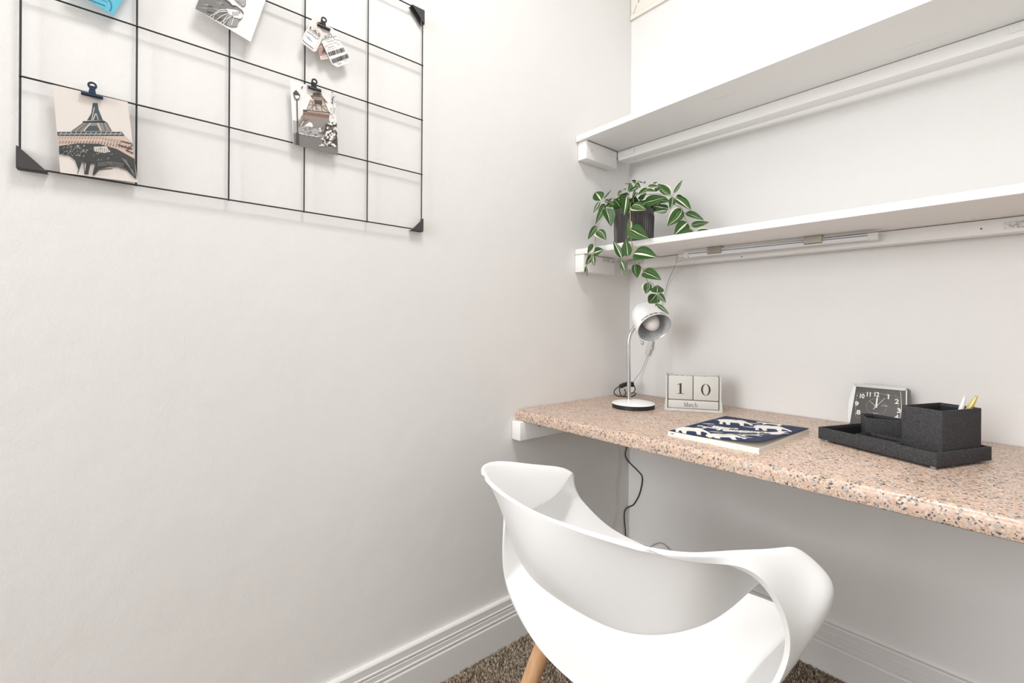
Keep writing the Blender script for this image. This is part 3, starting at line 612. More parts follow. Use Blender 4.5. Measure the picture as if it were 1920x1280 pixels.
('taupe',[(-1.589,1.284),(-1.5897,1.2764),(-1.5903,1.2764),(-1.5896,1.284)]),
('taupe',[(-1.5872,1.2847),(-1.5879,1.2771),(-1.5885,1.277),(-1.5878,1.2847)]),
('taupe',[(-1.5855,1.2854),(-1.5861,1.2777),(-1.5867,1.2776),(-1.586,1.2854)]),
('taupe',[(-1.5837,1.2862),(-1.5844,1.2783),(-1.5849,1.2783),(-1.5843,1.2861)]),
('taupe',[(-1.5819,1.2863),(-1.5826,1.2783),(-1.5832,1.2783),(-1.5825,1.2862)]),
('taupe',[(-1.5801,1.2863),(-1.5808,1.2783),(-1.5814,1.2783),(-1.5807,1.2863)]),
('taupe',[(-1.5783,1.2864),(-1.579,1.2783),(-1.5796,1.2783),(-1.5789,1.2864)]),
('taupe',[(-1.5765,1.2865),(-1.5771,1.2783),(-1.5777,1.2783),(-1.5771,1.2865)]),
('taupe',[(-1.5746,1.2866),(-1.5753,1.2783),(-1.5759,1.2783),(-1.5752,1.2866)]),
('taupe',[(-1.5728,1.2867),(-1.5735,1.2783),(-1.5741,1.2783),(-1.5734,1.2867)]),
('taupe',[(-1.571,1.2868),(-1.5717,1.2783),(-1.5723,1.2783),(-1.5716,1.2868)]),
('taupe',[(-1.5692,1.2869),(-1.5699,1.2783),(-1.5705,1.2783),(-1.5698,1.2869)]),
('taupe',[(-1.5673,1.287),(-1.568,1.2783),(-1.5686,1.2783),(-1.5679,1.2869)]),
('taupe',[(-1.5655,1.2871),(-1.5662,1.2783),(-1.5668,1.2783),(-1.5661,1.287)]),
('taupe',[(-1.5636,1.2872),(-1.5643,1.2783),(-1.565,1.2783),(-1.5643,1.2871)]),
('slate',[(-1.5663,1.2767),(-1.569,1.2739),(-1.5692,1.2743),(-1.5665,1.2771)]),
('slate',[(-1.5935,1.3077),(-1.596,1.305),(-1.5962,1.3055),(-1.5937,1.3081)]),
('umber',[(-1.5846,1.2828),(-1.5861,1.2785),(-1.5867,1.2788),(-1.5852,1.2831)]),
('ash',[(-1.6139,1.2954),(-1.6158,1.2921),(-1.6162,1.2924),(-1.6143,1.2958)]),
('umber',[(-1.5914,1.2859),(-1.593,1.2823),(-1.5934,1.2825),(-1.5917,1.2862)]),
('umber',[(-1.6209,1.2908),(-1.6227,1.2891),(-1.6229,1.2896),(-1.6212,1.2913)]),
('slate',[(-1.5952,1.3087),(-1.5962,1.3054),(-1.5967,1.3056),(-1.5957,1.3088)]),
('umber',[(-1.5859,1.2978),(-1.5881,1.296),(-1.5883,1.2964),(-1.5861,1.2982)]),
('umber',[(-1.5861,1.2835),(-1.5881,1.281),(-1.5884,1.2815),(-1.5864,1.284)]),
('umber',[(-1.632,1.2989),(-1.6342,1.2964),(-1.6345,1.297),(-1.6323,1.2995)]),
('slate',[(-1.6383,1.2889),(-1.6397,1.2868),(-1.6401,1.2872),(-1.6387,1.2894)]),
('ash',[(-1.6266,1.3002),(-1.6285,1.2983),(-1.6287,1.2988),(-1.6268,1.3008)]),
('slate',[(-1.5595,1.2819),(-1.5612,1.2778),(-1.5616,1.278),(-1.5599,1.2821)]),
('ash',[(-1.6177,1.2962),(-1.619,1.2925),(-1.6193,1.2927),(-1.618,1.2964)]),
('slate',[(-1.5587,1.29),(-1.5612,1.2872),(-1.5616,1.2878),(-1.5591,1.2907)]),
('slate',[(-1.64,1.2911),(-1.6415,1.2882),(-1.642,1.2886),(-1.6405,1.2916)]),
('umber',[(-1.6059,1.2932),(-1.6075,1.2905),(-1.608,1.291),(-1.6064,1.2937)]),
('ash',[(-1.6338,1.301),(-1.6355,1.2967),(-1.636,1.297),(-1.6343,1.3013)]),
('umber',[(-1.6446,1.2923),(-1.6463,1.2883),(-1.6468,1.2886),(-1.6451,1.2926)]),
('taupe',[(-1.5685,1.2774),(-1.5709,1.2755),(-1.5711,1.2763),(-1.5688,1.2782)]),
('ash',[(-1.5844,1.2838),(-1.5863,1.2821),(-1.5866,1.2828),(-1.5847,1.2845)]),
('taupe',[(-1.6324,1.2973),(-1.6341,1.2945),(-1.6346,1.295),(-1.6329,1.2978)]),
('umber',[(-1.5922,1.3),(-1.5947,1.2967),(-1.5951,1.2972),(-1.5926,1.3006)]),
('taupe',[(-1.6422,1.2961),(-1.6439,1.2923),(-1.6442,1.2925),(-1.6425,1.2963)]),
('slate',[(-1.575,1.2808),(-1.5774,1.279),(-1.5776,1.2796),(-1.5752,1.2814)]),
('umber',[(-1.5681,1.2995),(-1.5694,1.2961),(-1.5699,1.2964),(-1.5685,1.2997)]),
('taupe',[(-1.6431,1.2945),(-1.6453,1.2907),(-1.6455,1.2909),(-1.6434,1.2947)]),
('taupe',[(-1.6432,1.2922),(-1.6454,1.2902),(-1.6456,1.2908),(-1.6435,1.2927)]),
('umber',[(-1.6196,1.3003),(-1.6211,1.2976),(-1.6214,1.298),(-1.6199,1.3006)]),
('ash',[(-1.624,1.29),(-1.6251,1.287),(-1.6256,1.2873),(-1.6246,1.2902)]),
('slate',[(-1.6137,1.3043),(-1.6146,1.3015),(-1.6151,1.3018),(-1.6142,1.3045)]),
('taupe',[(-1.5988,1.2949),(-1.6008,1.292),(-1.6011,1.2924),(-1.5992,1.2953)]),
('ash',[(-1.6031,1.2924),(-1.6056,1.2894),(-1.6058,1.2898),(-1.6033,1.2927)]),
('taupe',[(-1.6284,1.2987),(-1.6305,1.2964),(-1.6307,1.2968),(-1.6286,1.2991)]),
('umber',[(-1.645,1.294),(-1.646,1.2907),(-1.6466,1.2909),(-1.6455,1.2942)]),
('ash',[(-1.5807,1.2845),(-1.5828,1.2807),(-1.5832,1.2811),(-1.5812,1.2849)]),
('taupe',[(-1.6385,1.2919),(-1.6401,1.2897),(-1.6404,1.2901),(-1.6388,1.2924)]),
('ash',[(-1.6001,1.2962),(-1.6013,1.2946),(-1.6017,1.2951),(-1.6005,1.2967)]),
('ash',[(-1.6369,1.2889),(-1.639,1.2846),(-1.6394,1.2849),(-1.6373,1.2892)]),
('slate',[(-1.5742,1.3018),(-1.5753,1.2981),(-1.576,1.2983),(-1.5749,1.302)]),
('slate',[(-1.6423,1.2946),(-1.6444,1.2922),(-1.6446,1.2926),(-1.6425,1.295)]),
('ash',[(-1.6254,1.2947),(-1.6267,1.2916),(-1.6272,1.2919),(-1.6259,1.2951)]),
('ash',[(-1.5973,1.2873),(-1.5991,1.2829),(-1.5995,1.2832),(-1.5978,1.2875)]),
('ash',[(-1.5792,1.3003),(-1.5804,1.2976),(-1.581,1.298),(-1.5798,1.3007)]),
('ash',[(-1.6333,1.2944),(-1.6356,1.2912),(-1.6359,1.2917),(-1.6336,1.2948)]),
('umber',[(-1.5821,1.3005),(-1.5843,1.2983),(-1.5846,1.2988),(-1.5824,1.301)]),
('umber',[(-1.5609,1.278),(-1.563,1.2738),(-1.5635,1.2742),(-1.5613,1.2784)]),
('slate',[(-1.5947,1.2859),(-1.5961,1.2836),(-1.5966,1.284),(-1.5951,1.2864)]),
('slate',[(-1.6299,1.2944),(-1.6313,1.2907),(-1.6316,1.2909),(-1.6302,1.2946)]),
('slate',[(-1.5552,1.2852),(-1.557,1.2811),(-1.5576,1.2814),(-1.5558,1.2855)]),
('taupe',[(-1.5974,1.2984),(-1.5997,1.2955),(-1.6001,1.296),(-1.5977,1.299)]),
('slate',[(-1.5584,1.2863),(-1.5609,1.2826),(-1.5614,1.2832),(-1.5588,1.2869)]),
('umber',[(-1.6415,1.2963),(-1.6428,1.2943),(-1.643,1.2946),(-1.6418,1.2966)]),
('taupe',[(-1.6311,1.292),(-1.6334,1.2896),(-1.6337,1.2902),(-1.6314,1.2927)]),
('taupe',[(-1.6197,1.2987),(-1.6208,1.2965),(-1.6213,1.2969),(-1.6202,1.2991)]),
('umber',[(-1.6443,1.2924),(-1.6452,1.2901),(-1.6456,1.2904),(-1.6447,1.2927)]),
('ash',[(-1.604,1.3036),(-1.6056,1.3005),(-1.6059,1.3007),(-1.6044,1.3039)]),
('taupe',[(-1.6233,1.2946),(-1.6249,1.2916),(-1.6252,1.2919),(-1.6236,1.2949)]),
('umber',[(-1.6001,1.293),(-1.6023,1.2905),(-1.6026,1.291),(-1.6004,1.2936)]),
('umber',[(-1.5881,1.2881),(-1.5892,1.2839),(-1.5897,1.284),(-1.5886,1.2882)]),
('ash',[(-1.5966,1.2971),(-1.5983,1.2953),(-1.5986,1.2958),(-1.5968,1.2976)]),
('slate',[(-1.581,1.2873),(-1.5823,1.2832),(-1.5828,1.2834),(-1.5816,1.2875)]),
('slate',[(-1.6367,1.2877),(-1.639,1.2842),(-1.6394,1.2846),(-1.6371,1.2881)]),
('slate',[(-1.6101,1.3),(-1.6118,1.2975),(-1.612,1.2979),(-1.6104,1.3004)]),
('ash',[(-1.6415,1.2895),(-1.6429,1.2872),(-1.6433,1.2876),(-1.6419,1.2899)]),
('umber',[(-1.5671,1.2994),(-1.5685,1.2956),(-1.5689,1.2958),(-1.5675,1.2996)]),
('taupe',[(-1.618,1.2995),(-1.6195,1.2956),(-1.6198,1.2958),(-1.6184,1.2997)]),
('taupe',[(-1.6237,1.3023),(-1.6255,1.2982),(-1.6258,1.2984),(-1.624,1.3025)]),
('ash',[(-1.584,1.2922),(-1.5863,1.2883),(-1.5867,1.2887),(-1.5844,1.2926)]),
('slate',[(-1.6348,1.2954),(-1.6365,1.2934),(-1.6367,1.2937),(-1.635,1.2958)]),
('umber',[(-1.5673,1.2917),(-1.5684,1.2879),(-1.569,1.2881),(-1.568,1.2919)]),
('umber',[(-1.5594,1.2888),(-1.5615,1.2843),(-1.562,1.2846),(-1.56,1.2891)]),
('ash',[(-1.621,1.2924),(-1.6219,1.2905),(-1.6224,1.2908),(-1.6214,1.2928)]),
('slate',[(-1.6381,1.2898),(-1.6397,1.2868),(-1.6401,1.2871),(-1.6385,1.2901)]),
('taupe',[(-1.6305,1.2946),(-1.6326,1.2904),(-1.6331,1.2908),(-1.631,1.2951)]),
('slate',[(-1.6377,1.2964),(-1.6388,1.2927),(-1.6393,1.2929),(-1.6382,1.2965)]),
('slate',[(-1.6432,1.294),(-1.6448,1.2911),(-1.645,1.2913),(-1.6434,1.2942)]),
('umber',[(-1.6174,1.3005),(-1.6194,1.2984),(-1.6198,1.299),(-1.6178,1.3011)]),
('taupe',[(-1.5932,1.2867),(-1.5953,1.284),(-1.5957,1.2845),(-1.5936,1.2872)]),
('ash',[(-1.5613,1.2778),(-1.5634,1.2755),(-1.5637,1.2759),(-1.5615,1.2783)]),
('slate',[(-1.5755,1.2932),(-1.5776,1.2903),(-1.578,1.2908),(-1.5758,1.2936)]),
('slate',[(-1.6416,1.2876),(-1.6434,1.2852),(-1.6437,1.2856),(-1.6419,1.2881)]),
('slate',[(-1.5784,1.2943),(-1.5801,1.2925),(-1.5804,1.293),(-1.5786,1.2947)]),
('umber',[(-1.5695,1.2904),(-1.5715,1.288),(-1.5717,1.2884),(-1.5697,1.2907)]),
('slate',[(-1.6292,1.2916),(-1.6314,1.2884),(-1.6317,1.2887),(-1.6294,1.2919)]),
('slate',[(-1.6456,1.2902),(-1.6474,1.2882),(-1.6477,1.2888),(-1.6459,1.2908)]),
('taupe',[(-1.6081,1.3032),(-1.6096,1.3007),(-1.6099,1.301),(-1.6083,1.3035)]),
('taupe',[(-1.5825,1.2993),(-1.5841,1.2976),(-1.5845,1.2983),(-1.5829,1.3)]),
('ash',[(-1.6283,1.3012),(-1.6295,1.2988),(-1.6298,1.299),(-1.6286,1.3015)]),
('umber',[(-1.5631,1.285),(-1.5645,1.2811),(-1.565,1.2813),(-1.5635,1.2852)]),
('soot',[(-1.6194,1.2779),(-1.625,1.2546),(-1.626,1.2548),(-1.6205,1.2781)]),
('soot',[(-1.6069,1.2853),(-1.6136,1.2562),(-1.6147,1.2564),(-1.608,1.2856)]),
('soot',[(-1.6103,1.2817),(-1.6113,1.2561),(-1.6125,1.2559),(-1.6114,1.2815)]),
('soot',[(-1.6172,1.2833),(-1.6159,1.256),(-1.617,1.2557),(-1.6183,1.2829)]),
('soot',[(-1.6011,1.2805),(-1.605,1.2565),(-1.6061,1.2566),(-1.6022,1.2806)]),
('soot',[(-1.5791,1.2723),(-1.598,1.2666),(-1.5981,1.2682),(-1.5792,1.2738)]),
('taupe',[(-1.5669,1.2953),(-1.5595,1.2922),(-1.5598,1.2911),(-1.5672,1.2942)]),
('taupe',[(-1.5646,1.2926),(-1.5579,1.2887),(-1.5584,1.2876),(-1.5651,1.2915)]),
('taupe',[(-1.5623,1.2899),(-1.5564,1.2851),(-1.5569,1.2841),(-1.5629,1.2889)]),
('taupe',[(-1.5601,1.2871),(-1.5548,1.2816),(-1.5554,1.2806),(-1.5607,1.2862)]),
('taupe',[(-1.5578,1.2844),(-1.5533,1.278),(-1.5539,1.2772),(-1.5585,1.2836)]),
('taupe',[(-1.5555,1.2816),(-1.5517,1.2744),(-1.5525,1.2737),(-1.5562,1.2809)]),
('taupe',[(-1.5532,1.2789),(-1.5502,1.2708),(-1.551,1.2702),(-1.554,1.2782)]),
('taupe',[(-1.5509,1.2761),(-1.5486,1.2672),(-1.5495,1.2667),(-1.5518,1.2756)]),
],
'sepia':[('white',[(-1.2805,1.5362),(-1.181,1.5359),(-1.174,1.3932),(-1.2725,1.3943)]),
('ash',[(-1.2741,1.4485),(-1.2615,1.4474),(-1.2502,1.4404),(-1.2306,1.4423),(-1.2039,1.4635),(-1.1779,1.4672),(-1.176,1.436),(-1.2037,1.4288),(-1.2436,1.4218),(-1.2629,1.4185),(-1.2732,1.4183)]),
('sand',[(-1.2376,1.5051),(-1.2076,1.5124),(-1.1938,1.4882),(-1.2464,1.4778)]),
('brown',[(-1.236,1.5053),(-1.244,1.4791),(-1.2455,1.4792),(-1.2375,1.5054)]),
('brown',[(-1.2302,1.5057),(-1.2317,1.4821),(-1.2333,1.4818),(-1.2318,1.5053)]),
('brown',[(-1.2068,1.513),(-1.1947,1.4891),(-1.1963,1.488),(-1.2084,1.5118)]),
('brown',[(-1.2135,1.5107),(-1.21,1.4861),(-1.2117,1.4854),(-1.2152,1.5099)]),
('brown',[(-1.2407,1.4931),(-1.2006,1.5018),(-1.2008,1.5),(-1.2408,1.4914)]),
('brown',[(-1.2353,1.503),(-1.2169,1.4863),(-1.2182,1.4848),(-1.2365,1.5015)]),
('brown',[(-1.2171,1.5074),(-1.2402,1.4799),(-1.2412,1.4809),(-1.2182,1.5083)]),
('brown',[(-1.2205,1.5042),(-1.1983,1.4901),(-1.1995,1.4885),(-1.2216,1.5026)]),
('brown',[(-1.2235,1.5043),(-1.2234,1.4838),(-1.2251,1.4833),(-1.2252,1.5038)]),
('brown',[(-1.2376,1.5145),(-1.211,1.522),(-1.1982,1.5095),(-1.2033,1.5088),(-1.211,1.5134),(-1.2327,1.508)]),
('brown',[(-1.2311,1.5234),(-1.2128,1.5284),(-1.211,1.5203),(-1.2327,1.5148)]),
('umber',[(-1.2294,1.5077),(-1.211,1.512),(-1.2109,1.5013),(-1.2276,1.4979)]),
('sand',[(-1.231,1.5126),(-1.2101,1.517),(-1.2102,1.5155),(-1.2311,1.5112)]),
('umber',[(-1.2528,1.4781),(-1.1929,1.489),(-1.1929,1.4848),(-1.2528,1.4731)]),
('white',[(-1.2439,1.4774),(-1.1954,1.4856),(-1.1955,1.4845),(-1.244,1.4763)]),
('rust',[(-1.2528,1.4726),(-1.1937,1.4838),(-1.1954,1.4729),(-1.2536,1.4656)]),
('taupe',[(-1.2536,1.4656),(-1.1954,1.4737),(-1.1901,1.4551),(-1.2106,1.4443),(-1.229,1.4436),(-1.2323,1.4521),(-1.2389,1.4544),(-1.2502,1.4421),(-1.263,1.4361),(-1.2646,1.4482)]),
('umber',[(-1.2481,1.4713),(-1.2488,1.4674),(-1.25,1.4672),(-1.2494,1.4711)]),
('umber',[(-1.2443,1.472),(-1.2449,1.4681),(-1.2462,1.4679),(-1.2455,1.4718)]),
('umber',[(-1.2403,1.4727),(-1.241,1.4688),(-1.2423,1.4686),(-1.2416,1.4725)]),
('umber',[(-1.2364,1.4734),(-1.2371,1.4694),(-1.2383,1.4693),(-1.2377,1.4732)]),
('umber',[(-1.2325,1.4741),(-1.2331,1.4701),(-1.2344,1.47),(-1.2338,1.4739)]),
('umber',[(-1.2285,1.4748),(-1.2292,1.4708),(-1.2305,1.4707),(-1.2298,1.4747)]),
('umber',[(-1.2245,1.4755),(-1.2252,1.4715),(-1.2265,1.4714),(-1.2258,1.4754)]),
('umber',[(-1.2205,1.4762),(-1.2212,1.4723),(-1.2225,1.4721),(-1.2219,1.4761)]),
('umber',[(-1.2165,1.4769),(-1.2172,1.473),(-1.2185,1.4728),(-1.2178,1.4768)]),
('umber',[(-1.2125,1.4777),(-1.2131,1.4737),(-1.2145,1.4735),(-1.2138,1.4775)]),
('umber',[(-1.2084,1.4784),(-1.2091,1.4744),(-1.2104,1.4743),(-1.2098,1.4783)]),
('umber',[(-1.2043,1.4791),(-1.205,1.4751),(-1.2063,1.475),(-1.2057,1.479)]),
('umber',[(-1.2002,1.4799),(-1.2009,1.4758),(-1.2023,1.4757),(-1.2016,1.4797)]),
('umber',[(-1.1961,1.4806),(-1.1968,1.4766),(-1.1981,1.4764),(-1.1975,1.4805)]),
('brown',[(-1.253,1.4645),(-1.2633,1.4472),(-1.2644,1.4478),(-1.2541,1.465)]),
('brown',[(-1.2481,1.4608),(-1.2593,1.4408),(-1.2604,1.4414),(-1.2493,1.4614)]),
('brown',[(-1.2432,1.4588),(-1.2528,1.4409),(-1.254,1.4414),(-1.2445,1.4593)]),
('brown',[(-1.2521,1.4541),(-1.2408,1.4607),(-1.2404,1.4593),(-1.2517,1.4528)]),
('white',[(-1.2562,1.4586),(-1.2617,1.4486),(-1.2628,1.4491),(-1.2573,1.459)]),
('white',[(-1.2514,1.4515),(-1.2577,1.4396),(-1.2588,1.4401),(-1.2524,1.452)]),
('white',[(-1.2499,1.4422),(-1.2386,1.4541),(-1.2327,1.452),(-1.231,1.4436)]),
('ash',[(-1.2354,1.4311),(-1.2355,1.432),(-1.2353,1.4333),(-1.2344,1.434),(-1.2336,1.4335),(-1.2332,1.4324),(-1.234,1.4314)]),
('ash',[(-1.2433,1.4336),(-1.2416,1.434),(-1.24,1.4332),(-1.2406,1.4313),(-1.242,1.4299),(-1.2438,1.4301),(-1.2446,1.4316)]),
('ash',[(-1.218,1.4349),(-1.2197,1.4367),(-1.2177,1.4393),(-1.2152,1.4411),(-1.2128,1.4397),(-1.2132,1.437),(-1.2154,1.4353)]),
('ash',[(-1.2562,1.4215),(-1.257,1.4234),(-1.2566,1.4258),(-1.2551,1.4274),(-1.2526,1.4265),(-1.2529,1.4245),(-1.2537,1.4227)]),
('ash',[(-1.254,1.434),(-1.2562,1.4337),(-1.2561,1.436),(-1.2557,1.4377),(-1.2532,1.4388),(-1.2514,1.4377),(-1.2518,1.4352)]),
('soot',[(-1.2351,1.4328),(-1.2345,1.4319),(-1.2345,1.4307),(-1.2354,1.4294),(-1.2367,1.4299),(-1.2369,1.4309),(-1.2364,1.432)]),
('taupe',[(-1.2396,1.441),(-1.237,1.4432),(-1.2344,1.4426),(-1.2341,1.4406),(-1.2356,1.4379),(-1.2379,1.4372),(-1.2398,1.4385)]),
('soot',[(-1.2468,1.4228),(-1.2478,1.4226),(-1.2481,1.4239),(-1.2478,1.4252),(-1.2464,1.4257),(-1.2453,1.4249),(-1.2459,1.4234)]),
('ash',[(-1.2321,1.4292),(-1.233,1.4275),(-1.235,1.426),(-1.2364,1.427),(-1.2367,1.4286),(-1.2353,1.4302),(-1.2335,1.4304)]),
('taupe',[(-1.2514,1.4233),(-1.2508,1.4249),(-1.2499,1.4257),(-1.2486,1.426),(-1.248,1.4246),(-1.2488,1.4229),(-1.2501,1.4223)]),
('soot',[(-1.2433,1.4242),(-1.2425,1.4259),(-1.2412,1.4267),(-1.24,1.4268),(-1.2393,1.4254),(-1.2405,1.4239),(-1.2421,1.4233)]),
('ash',[(-1.2067,1.4498),(-1.2076,1.4482),(-1.2088,1.4478),(-1.2098,1.4484),(-1.2098,1.4499),(-1.2086,1.4511),(-1.2071,1.4512)]),
('taupe',[(-1.2464,1.4405),(-1.2445,1.4388),(-1.245,1.4366),(-1.2465,1.4338),(-1.2492,1.4343),(-1.2501,1.4363),(-1.249,1.4389)]),
('ash',[(-1.2392,1.4289),(-1.2403,1.4274),(-1.2418,1.4279),(-1.2423,1.4291),(-1.2418,1.4308),(-1.2403,1.4311),(-1.2389,1.4307)]),
('ash',[(-1.2122,1.4381),(-1.2111,1.4393),(-1.2098,1.439),(-1.2093,1.4382),(-1.21,1.4366),(-1.2113,1.4362),(-1.212,1.4368)]),
('soot',[(-1.224,1.4276),(-1.225,1.4257),(-1.2268,1.4259),(-1.2277,1.4268),(-1.2276,1.4287),(-1.2255,1.4301),(-1.2238,1.4291)]),
('taupe',[(-1.2132,1.4367),(-1.2145,1.4343),(-1.2166,1.4333),(-1.2187,1.4344),(-1.2182,1.4372),(-1.2164,1.4396),(-1.2143,1.4394)]),
('taupe',[(-1.2384,1.44),(-1.2403,1.4397),(-1.241,1.4406),(-1.2406,1.4423),(-1.2393,1.4436),(-1.2379,1.4429),(-1.2377,1.4416)]),
('ash',[(-1.251,1.4301),(-1.2525,1.4276),(-1.255,1.4286),(-1.257,1.4304),(-1.2553,1.4331),(-1.2527,1.4343),(-1.2502,1.4336)]),
('taupe',[(-1.2376,1.4306),(-1.2393,1.4299),(-1.2407,1.4304),(-1.2403,1.4325),(-1.2392,1.4334),(-1.2373,1.4334),(-1.2367,1.4322)]),
('taupe',[(-1.213,1.448),(-1.2126,1.4467),(-1.2132,1.4457),(-1.2145,1.445),(-1.2151,1.4456),(-1.2152,1.4468),(-1.2143,1.4476)]),
('ash',[(-1.2248,1.4289),(-1.2266,1.4304),(-1.2248,1.4333),(-1.2228,1.4352),(-1.2205,1.4335),(-1.2206,1.4313),(-1.2224,1.4292)]),
('soot',[(-1.2092,1.4413),(-1.2077,1.4428),(-1.2065,1.4421),(-1.2059,1.4399),(-1.2071,1.4386),(-1.209,1.4375),(-1.21,1.4392)]),
('taupe',[(-1.2321,1.4416),(-1.233,1.4433),(-1.2319,1.4451),(-1.2303,1.4455),(-1.2293,1.4451),(-1.2292,1.4432),(-1.2305,1.4422)]),
('taupe',[(-1.2099,1.4426),(-1.2087,1.4404),(-1.2097,1.4373),(-1.2115,1.4362),(-1.2142,1.4369),(-1.2138,1.4394),(-1.2126,1.4409)]),
('dusk',[(-1.2732,1.4191),(-1.2037,1.428),(-1.1745,1.417),(-1.174,1.3932),(-1.2719,1.3944)]),
('white',[(-1.2612,1.4226),(-1.2171,1.4257),(-1.2173,1.4243),(-1.2614,1.4212)]),
('umber',[(-1.2593,1.4218),(-1.2592,1.4161),(-1.2602,1.4158),(-1.2602,1.4215)]),
('umber',[(-1.2493,1.4226),(-1.2493,1.4168),(-1.2502,1.4166),(-1.2503,1.4223)]),
('umber',[(-1.2392,1.4233),(-1.2392,1.4176),(-1.2402,1.4173),(-1.2402,1.4231)]),
('umber',[(-1.229,1.4241),(-1.229,1.4183),(-1.23,1.4181),(-1.23,1.4239)]),
('umber',[(-1.2187,1.4249),(-1.2187,1.4191),(-1.2197,1.4188),(-1.2197,1.4247)]),
('umber',[(-1.268,1.4222),(-1.2616,1.4225),(-1.2602,1.3948),(-1.2683,1.3953)]),
('umber',[(-1.265,1.4966),(-1.263,1.4202),(-1.2654,1.4195),(-1.2674,1.4958)]),
('umber',[(-1.2744,1.5083),(-1.2682,1.517),(-1.2594,1.5076),(-1.2617,1.4973),(-1.2704,1.4952)]),
('white',[(-1.271,1.5039),(-1.261,1.5059),(-1.263,1.4985),(-1.269,1.4973)]),
('umber',[(-1.258,1.5238),(-1.2549,1.5299),(-1.253,1.5292),(-1.2562,1.5231)]),
('umber',[(-1.2039,1.4583),(-1.178,1.4725),(-1.175,1.4168),(-1.195,1.4084),(-1.2104,1.4167)]),
('white',[(-1.2138,1.4454),(-1.2148,1.443),(-1.2165,1.4415),(-1.218,1.4429),(-1.2186,1.4449),(-1.2171,1.4461),(-1.2146,1.4473)]),
('cream',[(-1.2067,1.4138),(-1.2062,1.4162),(-1.2048,1.4185),(-1.2029,1.418),(-1.2022,1.4164),(-1.2029,1.4138),(-1.2046,1.4131)]),
('dusk',[(-1.1958,1.4176),(-1.1968,1.4158),(-1.1983,1.4151),(-1.1998,1.4152),(-1.1999,1.4172),(-1.1989,1.419),(-1.1968,1.4187)]),
('cream',[(-1.218,1.4388),(-1.2163,1.4413),(-1.2143,1.4426),(-1.2121,1.4416),(-1.2121,1.4394),(-1.2142,1.4367),(-1.2166,1.4368)]),
('white',[(-1.2077,1.4438),(-1.2091,1.4445),(-1.2093,1.4458),(-1.2086,1.4471),(-1.2069,1.4475),(-1.2058,1.4468),(-1.2065,1.4448)]),
('white',[(-1.2032,1.4348),(-1.204,1.4372),(-1.2017,1.4388),(-1.199,1.4393),(-1.1989,1.4368),(-1.1994,1.4349),(-1.2023,1.4336)]),
('cream',[(-1.2082,1.421),(-1.2105,1.4199),(-1.213,1.4209),(-1.2134,1.4233),(-1.2105,1.4256),(-1.2079,1.426),(-1.2065,1.4237)]),
('cream',[(-1.19,1.4368),(-1.1915,1.4347),(-1.1934,1.4328),(-1.1951,1.4339),(-1.1955,1.4359),(-1.1939,1.4381),(-1.1917,1.4379)]),
('dusk',[(-1.196,1.4509),(-1.1967,1.4522),(-1.1954,1.4539),(-1.1941,1.4543),(-1.1932,1.4531),(-1.1933,1.4514),(-1.1948,1.4505)]),
('cream',[(-1.2045,1.4506),(-1.2048,1.4488),(-1.206,1.4479),(-1.2074,1.4482),(-1.2076,1.4495),(-1.2072,1.451),(-1.2055,1.4512)]),
('white',[(-1.1898,1.4224),(-1.1912,1.4251),(-1.1909,1.4285),(-1.1882,1.4304),(-1.1856,1.4288),(-1.185,1.426),(-1.1868,1.4235)]),
('dusk',[(-1.2037,1.4527),(-1.2044,1.4515),(-1.2062,1.4509),(-1.2073,1.4515),(-1.2067,1.4534),(-1.2055,1.4548),(-1.2041,1.4539)]),
('white',[(-1.2085,1.4105),(-1.2064,1.4102),(-1.2063,1.4082),(-1.207,1.4057),(-1.209,1.4061),(-1.2101,1.4067),(-1.2102,1.4089)]),
('cream',[(-1.1756,1.4404),(-1.1745,1.4391),(-1.1749,1.4374),(-1.1763,1.4366),(-1.1775,1.4371),(-1.1777,1.4385),(-1.1772,1.4401)]),
('white',[(-1.1932,1.4425),(-1.1941,1.4445),(-1.1939,1.4471),(-1.1912,1.4483),(-1.1897,1.4471),(-1.189,1.4451),(-1.1907,1.443)]),
('white',[(-1.1881,1.435),(-1.1887,1.4369),(-1.1865,1.4394),(-1.1844,1.4391),(-1.1835,1.4372),(-1.184,1.4354),(-1.1865,1.4332)]),
('dusk',[(-1.2126,1.4384),(-1.2107,1.4388),(-1.21,1.4362),(-1.2109,1.4345),(-1.2134,1.4333),(-1.2157,1.4344),(-1.2152,1.4374)]),
('dusk',[(-1.2008,1.4343),(-1.2037,1.4308),(-1.2063,1.4302),(-1.208,1.4326),(-1.2067,1.436),(-1.2046,1.4383),(-1.2027,1.4361)]),
('dusk',[(-1.191,1.4117),(-1.192,1.4134),(-1.1914,1.416),(-1.1893,1.4179),(-1.1868,1.4166),(-1.1873,1.4143),(-1.1884,1.4122)]),
('white',[(-1.1841,1.4293),(-1.1846,1.4271),(-1.1869,1.4252),(-1.1888,1.4269),(-1.1888,1.4293),(-1.187,1.4318),(-1.1847,1.4318)]),
('dusk',[(-1.2008,1.4114),(-1.2025,1.411),(-1.2034,1.4125),(-1.2025,1.4144),(-1.2006,1.4152),(-1.1993,1.4142),(-1.1994,1.4125)]),
('white',[(-1.1892,1.4173),(-1.1864,1.4183),(-1.1852,1.4167),(-1.1862,1.4146),(-1.1879,1.4129),(-1.1896,1.4137),(-1.191,1.4154)]),
('dusk',[(-1.1914,1.4328),(-1.1904,1.4351),(-1.1893,1.436),(-1.1871,1.436),(-1.1873,1.4343),(-1.1879,1.4328),(-1.1898,1.4321)]),
('cream',[(-1.179,1.4588),(-1.178,1.4566),(-1.1777,1.4544),(-1.1805,1.4527),(-1.1829,1.4528),(-1.183,1.4555),(-1.1813,1.4576)]),
